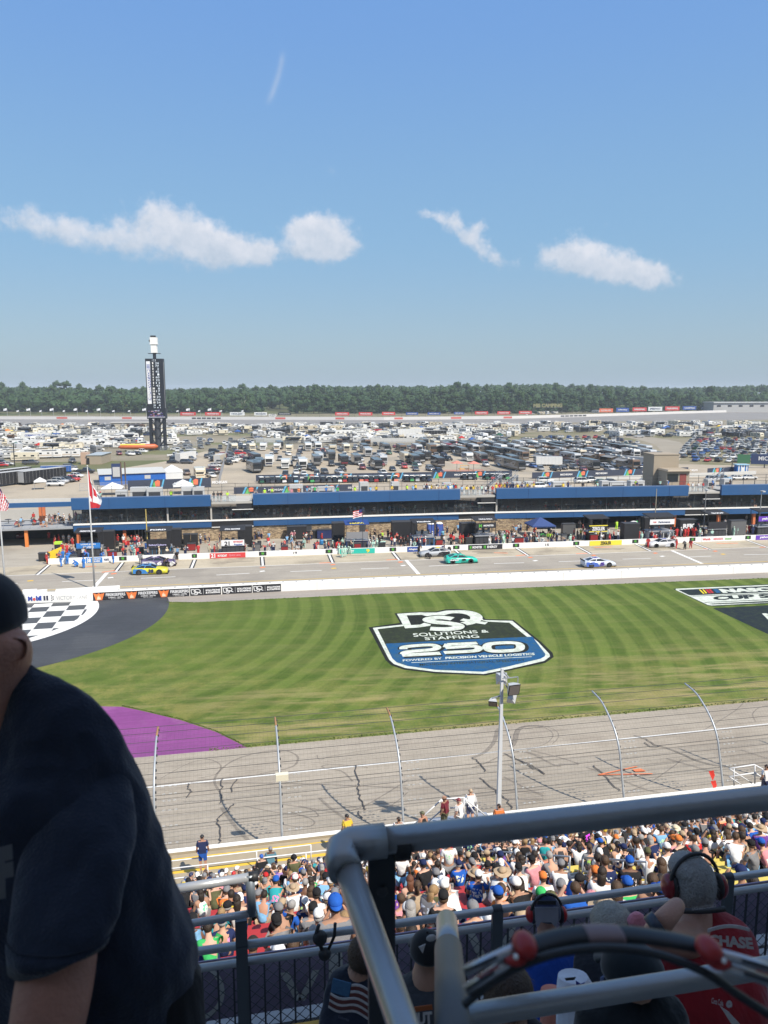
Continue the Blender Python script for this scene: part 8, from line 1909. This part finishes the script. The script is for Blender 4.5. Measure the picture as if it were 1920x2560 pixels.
rs=root('upper_stub_rail','short raised grey pipe rail above the left end of the guard rail','railing',L4(600,2200));obt(rs,'pipe',M_gv2,[L4(380,2232),L4(628,2192)],.026,14);obt(rs,'pipe',M_gv2,[L4(380,2325),L4(640,2281)],.022,14);obt(rs,'riser',mat('riser_grey',(.20,.23,.26),.45,.5),[L4(624,2185),L4(630,2286)],.027,14);obt(rs,'end_cap',M_blk,[L4(622,2193),L4(646,2190)],.029,14)
bw=root('deck_banner','faded purple banner with large pale letters behind the chain link','banner',(2,4.6,21.9));MB().box((2.6,4.62,22.12),(9,.01,.44)).obj('cloth',mat('faded_purple',(.30,.25,.35),.8,var=.15,vs=2),bw,world=True)
Lb=lambda px,py:atY(px,py,4.60);a=MB()
for ps in(((700,2432),(722,2430),(755,2500),(738,2502)),((745,2500),(762,2502),(800,2425),(782,2425)),((822,2372),(855,2370),(858,2445),(822,2448)),((1165,2330),(1185,2328),(1220,2400),(1198,2402)),((1235,2400),(1252,2400),(1290,2318),(1272,2318)),((1600,2300),(1640,2296),(1645,2330),(1600,2332))):a.poly([Lb(*p_)for p_ in ps])
for cx_,cy_,r1,r2 in((490,2480,72,60),(1450,2370,60,50)):
 for k in range(24):t0_,t1_=k*.262,(k+1)*.262;a.poly([Lb(cx_+r1*math.cos(t0_),cy_+r1*math.sin(t0_)),Lb(cx_+r1*math.cos(t1_),cy_+r1*math.sin(t1_)),Lb(cx_+r2*math.cos(t1_),cy_+r2*math.sin(t1_)),Lb(cx_+r2*math.cos(t0_),cy_+r2*math.sin(t0_))])
a.obj('pale_letters',mat('letter_grey',(.62,.62,.58),.8),bw,world=True)
o=MB();c_=atD(755,2562,3.0);o.box((c_.x,c_.y-.03,c_.z-.01),(.15,.05,.05));tag(o.obj('seat_back',mat('seat_yellow',(.55,.30,.02),.45)),'top edge of a yellow seat at the bottom of the picture','seat')
# ---- near people
def ring(pxl,pxr,py,t,dr=.7,n=20,fy=.0):
 c_=atD((pxl+pxr)/2,py,t);hw=(pxr-pxl)/2/FPX*t;hd=hw*dr
 return[c_+RV*(hw*math.cos(2*math.pi*i/n))+FV*(hd*math.sin(2*math.pi*i/n)+fy)for i in range(n)]
def folds(rs,amp):
 pass
 for r_ in rs:
  c_=sum(r_,Vector())/len(r_)
  for i,p_ in enumerate(r_):
   q_=Vector((p_.x*9+p_.z*5,p_.y*9,p_.z*6-p_.x*4));k=mnoise.noise(q_)+.55*(1-abs(mnoise.noise(q_*2.1+Vector((3,1,7)))*2.2))-.3
   r_[i]=p_+(p_-c_).normalized()*amp*k
def loft(spec,dr=.7,n=20,sub=5,wr=.005):
 pass
 out=[];m_=len(spec)
 for i in range(m_-1):
  p0,p1,p2,p3=spec[max(i-1,0)],spec[i],spec[i+1],spec[min(i+2,m_-1)]
  for j in range(sub):
   t=j/sub;out.append([.5*((2*b_)+(c_-a_)*t+(2*a_-5*b_+4*c_-d_)*t*t+(3*b_-a_-3*c_+d_)*t**3)for a_,b_,c_,d_ in zip(p0,p1,p2,p3)])
 out.append(list(spec[-1]));a=MB();rs=[ring(r_[0],r_[1],r_[2],r_[3],dr,n)for r_ in out];folds(rs,wr);a.rings(rs);return a
def clothm(name,c,wr=.5,sc_=7.0):
 m=bpy.data.materials.new(name);m.use_nodes=True;b=NB(m.node_tree);p=m.node_tree.nodes['Principled BSDF'];p.inputs['Roughness'].default_value=.92;p.inputs['Specular IOR Level'].default_value=.15;p.inputs['Sheen Weight'].default_value=.25
 ob=b.n('ShaderNodeTexCoord').outputs['Object'];k=b.m('ADD',b.m('MULTIPLY',b.noise(ob,14,4),.5),.75);b.put(p.inputs['Base Color'],b.mix(1.0,c,b.comb(k,k,k),'MULTIPLY'))
 mp_=b.n('ShaderNodeMapping');b.put(mp_.inputs[0],ob);mp_.inputs['Scale'].default_value=(1.6,1.6,.55);mp_.inputs['Rotation'].default_value=(.3,.5,0)
 h_=b.m('ADD',b.noise(mp_.outputs[0],sc_,3,.5),b.m('MULTIPLY',b.noise(ob,260,2),.04));bn=b.n('ShaderNodeBump');bn.inputs['Strength'].default_value=wr;bn.inputs['Distance'].default_value=.05;b.put(bn.inputs['Height'],h_);m.node_tree.links.new(bn.outputs[0],p.inputs['Normal']);return m
def nearperson(label,head,t,skinc,hairc,shirt_spec,shirt_m,cap=None,hs=None,hair_long=0,extra_skin=(),dr=.6):
 pass
 hx,hy,hw,hh=head;s_=shirt_spec[0];a=MB();o_=bpy.data.objects
 nodes={'pel':(atD((s_[0]+s_[1])/2,shirt_spec[-1][2],shirt_spec[-1][3]+.03),.07),'che':(atD((shirt_spec[2][0]+shirt_spec[2][1])/2,shirt_spec[2][2]+40,shirt_spec[2][3]+.02),.06),'neb':(atD((s_[0]+s_[1])/2,s_[2]+12,s_[3]),.058),'hb':(atD(hx,hy+hh*.55,t),hw/FPX*t*.75),'hc':(atD(hx,hy,t),hw/FPX*t*.93),'ht':(atD(hx,hy-hh*.55,t),hw/FPX*t*.72)}
 E_=[('pel','che'),('che','neb'),('neb','hb'),('hb','hc'),('hc','ht')]
 for i,(ps,rs_)in enumerate(extra_skin):
  pv='che'
  for j,(p_,r__)in enumerate(zip(ps,rs_)):nodes['x%d%d'%(i,j)]=(atD(*p_),r__);E_.append((pv,'x%d%d'%(i,j)));pv='x%d%d'%(i,j)
 me=skinmesh('body',nodes,E_,2);me.materials.append(mat('skin_%s'%str(skinc),skinc,.5,var=.12,vs=18,bump=.2,bs=140,spec=.3));c0=nodes['pel'][0]
 body=mkobj('person',me);tag(body,label,'person');ALL.append(body)
 loft(shirt_spec,dr,48,7).obj('shirt',shirt_m,body,True)
 hm=mat('hair_%s'%str(hairc),hairc,.6,var=.4,vs=30,bump=.8,bs=120)
 c_=atD(hx,hy,t);k=t/FPX
 a=MB();a.ell(tuple(c_+Vector((0,.008,.02*hh*k))),(hw*k*1.06,hw*k*1.18,hh*k*1.02),20,12,-.62-(.3 if hair_long else 0),1);r5=random.Random(int(hx))
 for j in range(900):
  u,v_=r5.random()*6.28,r5.uniform(-.6,1);q_=math.sqrt(1-v_*v_);n_=Vector((q_*math.cos(u),q_*math.sin(u),v_));b0=c_+Vector((n_.x*hw*k*1.05,n_.y*hw*k*1.17+.008,n_.z*hh*k*1.02))
  tg=(Vector((r5.gauss(0,.4),r5.gauss(0,.4),-1))-n_*n_.dot(Vector((0,0,-1)))).normalized();w_=n_.cross(tg).normalized()*.0009;e_=b0+tg*.025+n_*r5.uniform(.001,.006);a.add([b0-w_,b0+w_,e_],[(0,1,2)])
 if cap is None or hair_long:a.obj('hair',hm,body,True)
 if cap:
  cm,kind=cap;a=MB();a.ell(tuple(c_+Vector((0,.0,.10*hh*k))),(hw*k*1.10,hw*k*1.22,hh*k*1.0),24,12,-.10,1);cp_=a.obj('cap',cm,body,True);a=MB();top=c_+Vector((0,0,hh*k*1.1));a.ell(tuple(top),(.006,.006,.004),8,4);a.obj('button',cm,cp_,True)
  a=MB();n_=13;sd=-1 if kind=='back' else 1;R0,R1=hw*k*1.02,hw*k*1.15
  a.prism([c_+Vector((R0*math.cos(math.pi*i/(n_-1)),sd*(R1*.6+.085*math.sin(math.pi*i/(n_-1))),-.0-.035*math.sin(math.pi*i/(n_-1))))for i in range(n_)],(0,0,.004));a.obj('peak',cm,cp_,True)
 if hs:
  hr=mkobj('headset',MB().tube([c_+Vector((math.cos(q_)*hw*k*1.32,.01*math.sin(q_),math.sin(q_)*hh*k*1.14))for q_ in[math.pi*i/16 for i in range(17)]],.007,8).mesh('band',M_blk,True),body)
  for sx in(-1,1):
   cc_=c_+RV*(sx*hw*k*1.26)+Vector((0,0,-.004));a=MB();a.ell(tuple(cc_),(.024,.036,.044),16,10);a.obj('ear_cup',hs,hr,True);a=MB();a.ell(tuple(cc_-RV*(sx*.012)),(.018,.041,.049),16,10);a.obj('cushion',M_blk,hr,True)
 return body
def decal(parent,nm,m,t,polys):
 a=MB()
 for ps in polys:a.prism([atD(x,y,t)for x,y in ps],(0,.002,0))
 return a.obj(nm,m,parent)
M_red=clothm('red_jersey',(.22,.010,.015));M_muff=mat('muff_red',(.20,.012,.02),.3,coat=.3);M_prw=mat('print_white',(.50,.47,.46),.8,var=.25,vs=60)
pm=nearperson('man in red printed shirt with grey hair and dark red headset, hand raised to his face',(1736,2212,51,70),2.7,(.40,.22,.16),(.3,.29,.28),[(1700,1782,2272,2.72),(1672,1820,2288,2.72),(1642,1862,2312,2.7),(1625,1886,2345,2.68),(1612,1900,2400,2.62),(1600,1915,2470,2.58),(1590,1930,2560,2.55),(1585,1940,2680,2.5)],M_red,hs=M_muff,extra_skin=[([(1655,2345,2.5),(1635,2335,2.42),(1665,2295,2.38),(1690,2268,2.42),(1700,2255,2.45)],[.055,.04,.034,.03,.022])],dr=.5)
rn=pm;a=MB();a.tube([atD(1668+i*12,2272+6*math.sin(i*.26),2.56)for i in range(13)],.009,8);nb2=a.obj('neck_band',M_blk,rn,True);a=MB();text(a,'RACE ELECTRONICS',[atD(1730,2276,2.53),atD(1790,2268,2.53),atD(1730,2268,2.53),atD(1790,2260,2.53)],.02);a.obj('lettering',M_prw,nb2)
a=MB();a.ell(tuple(atD(1722,2170,2.71)),(.068,.076,.048),18,8);a.obj('hair_tuft',MATS['hair_(0.3, 0.29, 0.28)'],rn,True)
a=MB();a.tube([atD(1628,2322,2.36),atD(1650,2306,2.36)],.037,14);a.obj('wrist_watch',mat('watch_navy',(.02,.03,.05),.4),rn,True)
TR_=2.50
a=MB();text(a,'CHASE',[atD(1772,2362,TR_),atD(1885,2374,TR_),atD(1772,2336,TR_),atD(1880,2344,TR_)],.05);a.obj('back_print',M_prw,rn)
decal(rn,'arc_print',M_prw,TR_,[[(1770+104*u,2334-14*math.sin(u*2.6+.2)),(1770+104*(u+.1),2334-14*math.sin((u+.1)*2.6+.2)),(1770+104*(u+.1),2326-14*math.sin((u+.1)*2.6+.2)),(1770+104*u,2326-14*math.sin(u*2.6+.2))]for u in[i*.1 for i in range(10)]])
decal(rn,'lower_print',M_prw,2.40,[[(1775,2405),(1860,2402),(1858,2428),(1785,2430)],[(1800,2515),(1822,2530),(1850,2560),(1830,2562)]])
a=MB();text(a,'9',[atD(1815,2532,2.38),atD(1832,2530,2.38),atD(1815,2502,2.38),atD(1830,2500,2.38)],.06);text(a,'Coca Cola',[atD(1778,2508,2.38),atD(1808,2516,2.38),atD(1780,2494,2.38),atD(1808,2500,2.38)],.02);a.obj('car_print',M_prw,rn)
nearperson('person with grey hair tied up and dark top, seated left of the man in red',(1532,2310,49,46),3.3,(.42,.24,.18),(.32,.30,.26),[(1500,1560,2352,3.3),(1470,1600,2366,3.28),(1440,1640,2392,3.25),(1430,1655,2450,3.2),(1425,1665,2600,3.1)],clothm('dark_top',(.012,.014,.02)),hair_long=1)
a=MB();a.ell(tuple(atD(1590,2310,3.25)),(.045,.03,.055),14,8);tag(a.obj('pink_hat',clothm('pink_felt',(.55,.20,.24))),'folded pale pink hat between the grey haired person and man in red','hat')
bp=nearperson('man in navy and grey cap with red ear defenders and royal blue shirt',(1366,2284,32,44),4.1,(.42,.22,.16),(.03,.02,.015),[(1345,1392,2338,4.1),(1325,1420,2352,4.1),(1300,1450,2372,4.08),(1290,1468,2410,4.05),(1285,1475,2470,4.0),(1283,1480,2600,3.9)],clothm('royal_blue',(.008,.045,.24)),cap=(clothm('cap_navy',(.015,.02,.05),.1),'fwd'),hs=mat('muff_bright_red',(.36,.012,.015),.3))
decal(bp,'cap_grey_panel',clothm('cap_grey',(.24,.24,.28),.1),3.93,[[(1337,2268),(1396,2268),(1396,2300),(1388,2318),(1378,2306),(1352,2306),(1345,2320),(1338,2300)]]);decal(bp,'cap_strap',M_blk,3.91,[[(1343,2252),(1390,2252),(1390,2262),(1343,2262)]])
fp_=nearperson('person in dark navy shirt with a faded flag printed on the back, by the pipe',(908,2392,36,48),3.0,(.40,.22,.15),(.06,.035,.02),[(860,925,2424,3.0),(832,960,2436,3.0),(815,985,2462,2.98),(806,1000,2510,2.95),(798,1010,2570,2.9),(790,1020,2700,2.85)],clothm('navy_tee',(.010,.014,.025)))
TF=2.62;fl=lambda u,v_:(833-12*v_+100*u,2446+28*u+72*v_+6*math.sin(u*7))
decal(fp_,'flag_print_blue',mat('print_blue',(.05,.14,.26),.8,var=.3,vs=80),TF,[[fl(0,0),fl(.45,0),fl(.45,.48),fl(0,.48)]])
decal(fp_,'flag_print_white',M_prw,TF,[[fl(u,v_),fl(u+.1,v_),fl(u+.1,v_+.075),fl(u,v_+.075)]for v_ in(.5,.72,.94)for u in[i*.1 for i in range(10)]]+[[fl(u,v_),fl(u+.1,v_),fl(u+.1,v_+.075),fl(u,v_+.075)]for v_ in(.04,.27)for u in[.47+i*.1 for i in range(5)]])
decal(fp_,'flag_print_red',mat('print_red',(.13,.035,.03),.8,var=.3,vs=80),TF,[[fl(u,v_),fl(u+.1,v_),fl(u+.1,v_+.12),fl(u,v_+.12)]for v_ in(.59,.81)for u in[i*.1 for i in range(10)]]+[[fl(u,v_),fl(u+.1,v_),fl(u+.1,v_+.12),fl(u,v_+.12)]for v_ in(.13,.36)for u in[.47+i*.1 for i in range(5)]])
a=MB();text(a,'Columbia',[atD(846,2545,TF),atD(872,2554,TF),atD(846,2538,TF),atD(873,2546,TF)],.01);a.obj('small_print',mat('print_dim',(.10,.12,.16),.8),fp_)
hp=nearperson('person in black cap with round patch and charcoal shirt behind the stub rail',(1068,2382,40,52),2.5,(.40,.22,.15),(.02,.015,.012),[(1035,1095,2430,2.5),(1010,1120,2446,2.5),(985,1150,2470,2.48),(975,1165,2530,2.45),(970,1175,2650,2.4)],clothm('charcoal_tee',(.035,.037,.042)),cap=(clothm('cap_black',(.012,.012,.014),.1),'fwd'))
a=MB();a.ell(tuple(atD(1078,2345,2.36)),(.016,.004,.012),16,6);a.obj('round_patch',M_prw,hp,True);decal(hp,'triangle_patch',M_prw,2.36,[[(1047,2368),(1064,2360),(1057,2384)]])
decal(hp,'back_print',mat('print_orange',(.30,.08,.02),.8),2.26,[[(1022,2520),(1080,2512),(1082,2524),(1024,2532)]]);a=MB();text(a,'HUT',[atD(1024,2566,2.24),atD(1082,2560,2.24),atD(1024,2534,2.24),atD(1080,2528,2.24)],.05);a.obj('print_letters',M_prw,hp)
nearperson('person with straight brown hair, head only, below the headset band',(1272,2480,60,62),2.2,(.45,.26,.18),(.055,.03,.015),[(1235,1310,2545,2.2),(1200,1345,2560,2.2),(1170,1370,2590,2.2),(1160,1380,2700,2.2)],clothm('black_tee',(.01,.01,.012)),hair_long=1)
kp=nearperson('person in plain black cap with a tiny flag tag at the bottom right',(1582,2432,70,62),2.0,(.42,.24,.17),(.03,.02,.015),[(1535,1635,2470,1.98),(1485,1685,2495,1.98),(1440,1720,2540,1.97),(1430,1730,2700,1.95)],clothm('black_top',(.008,.01,.012)),cap=(clothm('cap_black2',(.006,.010,.013),.1),'fwd'))
decal(kp,'flag_tag',mat('tag_blue',(.12,.16,.30),.7),1.86,[[(1502,2444),(1511,2440),(1508,2462),(1500,2466)]])
a=MB();a.rings([ring(1395,1470,2440,2.9),ring(1392,1485,2465,2.88),ring(1390,1500,2495,2.86),ring(1390,1505,2560,2.84)]);sl=a.obj('patterned_sleeve',clothm('pattern_white',(.55,.57,.62)));tag(sl,'white cloth sleeve patterned with blue and black leaves','bag');decal(sl,'leaf_pattern',mat('leaf_blue',(.02,.05,.30),.8),2.80,[[(1440,2452),(1452,2460),(1462,2456),(1458,2478),(1442,2480)],[(1405,2478),(1418,2470),(1425,2490),(1410,2496)]]);decal(sl,'black_pattern',M_blk,2.79,[[(1412,2446),(1440,2443),(1436,2450),(1415,2452)],[(1425,2482),(1440,2478),(1452,2492),(1428,2498)]])  # loose lump of cloth standing for an arm's patterned sleeve
a=MB();a.rings([ring(1352,1405,2474,3.0),ring(1350,1410,2490,2.98),ring(1350,1412,2560,2.96)]);tag(a.obj('cloth_sleeve',clothm('salmon_cloth',(.55,.20,.14))),'salmon pink sleeve beside the patterned one','cloth_sleeve')  # plain cloth lump standing for a salmon sleeve
hh_=root('hanging_headset','black headset and strap hanging from the guard rail beside a blue cap','headset',L4(805,2330));a=MB();a.tube([L4(797,2312),L4(790,2335),L4(800,2360),L4(812,2395)],.012,8);a.tube([L4(838,2308),L4(836,2340),L4(822,2372)],.010,8);a.obj('strap',M_blk,hh_,True,world=True)
for px,py,rx,rz_ in((800,2345,.045,.05),(812,2385,.04,.04)):a=MB();a.ell(tuple(L4(px,py)),(rx,.035,rz_),14,8);a.obj('ear_cup',M_blk,hh_,True,world=True)
a=MB();a.seg(L4(795,2345),L4(806,2388),.008,.004);a.obj('white_trim',M_prw,hh_,world=True)
HS=root('near_headset','large black headset close to the camera with red hinges and silver arms','headset',atD(1540,2360,.6));M_bl=mat('band_black',(.018,.022,.028),.45);M_rd=mat('hinge_red',(.35,.02,.02),.4)
bpts=[(1292,2388),(1340,2362),(1400,2344),(1460,2335),(1530,2334),(1600,2338),(1680,2350),(1740,2362),(1790,2378)]
a=MB();cs_=smoothp([atD(x,y,.62)for x,y in bpts],6);a.rings([[c_+Vector((0,1,0))*(.0095*math.cos(q_))+Vector((0,0,1))*(.0045*math.sin(q_))for q_ in[2*math.pi*i/12 for i in range(12)]]for c_ in cs_]);bo=a.obj('headband',M_bl,HS,True,world=True)
a=MB();a.tube(smoothp([atD(x,y,.60)for x,y in((1160,2512),(1230,2455),(1300,2415),(1400,2382),(1520,2370),(1640,2385),(1760,2430),(1850,2490),(1960,2560))],6),.0034,10);a.obj('inner_strap',M_bl,HS,True,world=True)
a=MB();a.rings([[c_+Vector((0,1,0))*(.0099*math.cos(q_))+Vector((0,0,1))*(.0049*math.sin(q_))for q_ in[2*math.pi*i/12 for i in range(12)]]for c_ in smoothp([atD(x,y,.619)for x,y in((1462,2335),(1490,2333.5),(1520,2333.5),(1552,2335))],3)]);a.obj('sticker',mat('sticker_pink',(.22,.15,.15),.5),HS,True,world=True)
for cx_,cy_ in((1312,2362),(1772,2372)):a=MB();a.ell(tuple(atD(cx_,cy_,.60)),(.0092,.013,.0085),18,12);a.ell(tuple(atD(cx_+(-24 if cx_<1500 else 24),cy_+30,.60)),(.010,.009,.005),14,10);a.obj('hinge',M_rd,HS,True,world=True);a=MB();a.ell(tuple(atD(cx_+(-22 if cx_<1500 else 38),cy_+30,.588)),(.0022,.0022,.0022),8,6);a.obj('rivet',M_wht,HS,True,world=True)
M_sil=mat('arm_silver',(.50,.51,.54),.25,.6)
for s0,s1 in(((1285,2372),(1162,2428)),((1272,2405),(1165,2475)),((1800,2385),(1960,2430)),((1810,2418),(1960,2465))):
 a=MB();a.tube([atD(*s0,.60),atD(*s0,.60).lerp(atD(*s1,.60),.35),atD(*s1,.60)],.0042,10);a.obj('arm',M_sil,HS,True,world=True);v0,v1=atD(*s0,.59),atD(*s1,.59);a=MB();a.tube([v0.lerp(v1,.35)+Vector((0,0,-.0002)),v1],.0014,6);a.obj('arm_slot',M_bl,HS,True,world=True)
a=MB();text(a,'RACING',[atD(1198,2448,.588),atD(1248,2420,.588),atD(1194,2438,.588),atD(1244,2410,.588)],.04);text(a,'RACING',[atD(1890,2430,.588),atD(1930,2442,.588),atD(1892,2422,.588),atD(1932,2434,.588)],.04);a.obj('lettering',M_rd,HS,world=True)
for px in(1110,2020):a=MB();c_=atD(px,2800,.62);a.ell(tuple(c_),(.03,.05,.06),16,10);a.obj('ear_cup',M_bl,HS,True,world=True)
o=MB();c_=atD(1560,2606,.66);o.box((c_.x,c_.y-.03,c_.z-.42),(.5,.05,.8));tag(o.obj('bag',clothm('bag_dark',(.01,.01,.012))),'dark bag just below the frame carrying the near headset','bag')
M_nv=clothm('navy_cotton',(.019,.025,.042),1.0,4.0);T_=1.15
spec=[(44,64,1656,T_+.02),(36,120,1682,T_+.01),(28,170,1712,T_),(18,215,1745,T_),(2,262,1790,T_),(-22,292,1835,T_),(-80,316,1880,T_),(-170,336,1925,T_),(-200,358,1975,T_),(-200,382,2035,T_),(-200,408,2110,T_),(-200,435,2190,T_),(-200,462,2275,T_),(-190,484,2350,T_),(-180,492,2420,T_),(-170,488,2500,T_),(-160,480,2600,T_),(-150,470,2760,T_)]
nodes={'pel':(atD(160,2700,T_),.16),'che':(atD(130,2230,T_+.02),.07),'neb':(atD(-55,1800,T_+.01),.064),'hb':(atD(-36,1690,T_),.060),'hc':(atD(-42,1605,T_),.069),'ht':(atD(-50,1545,T_),.064),'ear':(atD(44,1622,T_-.03),.010),'ear2':(atD(52,1598,T_-.03),.013),'ear3':(atD(46,1650,T_-.03),.009),'sh':(atD(175,2020,1.16),.045),'ua':(atD(160,2300,1.03),.050),'el':(atD(135,2480,.99),.055),'fa':(atD(90,2700,.96),.045),'ha':(atD(20,2850,.95),.035)}
me=skinmesh('body',nodes,[('pel','che'),('che','neb'),('neb','hb'),('hb','hc'),('hc','ht'),('hc','ear'),('ear','ear2'),('ear','ear3'),('che','sh'),('sh','ua'),('ua','el'),('el','fa'),('fa','ha')],2);me.materials.append(mat('skin_near',(.42,.20,.14),.5,var=.15,vs=22,bump=.25,bs=150,spec=.3));mn=mkobj('person',me);tag(mn,'large man in dark navy t-shirt and cap leaning across the left edge','person');ALL.append(mn)
sh_=loft(spec,.62,96,10,.008).obj('shirt',M_nv,mn,True)
a=MB();sp2=[(165,225,1800,1.20),(130,280,1860,1.16),(102,312,1925,1.135),(80,335,2000,1.11),(60,338,2090,1.08),(44,322,2190,1.045),(32,298,2280,1.015),(24,272,2352,.995)]
sp2=[tuple(a_+(b_-a_)*j/5 for a_,b_ in zip(sp2[i],sp2[i+1]))for i in range(7)for j in range(5)]+[sp2[-1]]
rs2=[ring(l_,r__,y,t,.75,48)for l_,r__,y,t in sp2]
folds(rs2,.006)
last=rs2[-1];hem=[p_+Vector((0,0,.022*math.cos(2*math.pi*i/48)-.012))for i,p_ in enumerate(last)];rs2.append(hem);rs2.append([p_.lerp(sum(hem,Vector())/48,.10)+Vector((0,0,.004))for p_ in hem]);a.rings(rs2,cap=False);a.obj('sleeve',M_nv,mn,True)
a=MB();rg=rs2[-5];cc_=sum(rg,Vector())/len(rg);rg=[p_+(p_-cc_).normalized()*.0008 for p_ in rg];a.tube(rg+[rg[0]],.0011,5);a.obj('hem_stitch',mat('stitch_navy',(.012,.016,.028),.9),mn,True)
a=MB();c_=atD(-52,1545,T_);a.ell(tuple(c_),(.066,.082,.072),28,12,-.12,1);a.obj('cap',clothm('cap_navy2',(.008,.010,.016),.1),mn,True)
a=MB();a.ell(tuple(atD(-66,1584,T_)),(.066,.078,.05),24,10,-.6,.5);a.obj('hair',mat('hair_grey',(.17,.155,.14),.7,var=.4,vs=60,bump=.7,bs=200),mn,True)
a=MB();text(a,'F',[atD(-8,2250,.93),atD(38,2240,.93),atD(-8,2120,.93),atD(30,2110,.93)],.08);a.obj('shirt_print',mat('print_grey',(.13,.13,.135),.8),mn)
a=MB();a.rings([ring(-60,470,2400,T_,.55),ring(0,505,2450,T_,.55),ring(0,515,2560,T_,.55),ring(0,520,2800,T_,.55)]);a.obj('trousers',clothm('black_trousers',(.012,.012,.013)),mn,True)
flush_people(302)
bpy.data.scenes.remove(TS)
# ---- labels shared by a few look-alikes are told apart by their order from the left
by={}
for o in bpy.data.objects:
 if o.parent is None and o.get('label')and not o.get('kind'):by.setdefault(o['label'],[]).append(o)
ordn=['leftmost','second','third','fourth','fifth','sixth','seventh','eighth','ninth','tenth','eleventh','twelfth','13th','14th','15th','16th','17th','18th','19th','20th','21st','22nd','23rd','24th']
for lb,os_ in by.items():
 if 1<len(os_)<=24 and os_[0].get('group'):
  os_.sort(key=lambda o:proj(o.location if o.location.length>1e-6 else(0,1,0))[0])
  for i,o in enumerate(os_):
   l2='%s, %s from left of %d'%(lb,ordn[i],len(os_))if i else '%s, leftmost of %d'%(lb,len(os_))
   if len(l2.split())<=16:o['label']=l2
   # ---- summer haze over the whole place
hz_=MB().box((300,800,31.5),(12800,12800,65.2)).obj('haze',None);hm=bpy.data.materials.new('haze');hm.use_nodes=True;t_=hm.node_tree;t_.nodes.clear()
vo_=t_.nodes.new('ShaderNodeVolumePrincipled');vo_.inputs['Color'].default_value=(.80,.88,.97,1);vo_.inputs['Density'].default_value=.00017;vo_.inputs['Anisotropy'].default_value=.0
ou=t_.nodes.new('ShaderNodeOutputMaterial');t_.links.new(vo_.outputs[0],ou.inputs['Volume']);hz_.data.materials.clear();hz_.data.materials.append(hm);tag(hz_,kind='stuff')
for o in bpy.data.objects:
 if o.get('label')and len(o['label'].split())>16:o['label']=o['label'].rsplit(',',1)[0]if ',' in o['label']else ' '.join(o['label'].split()[:16])
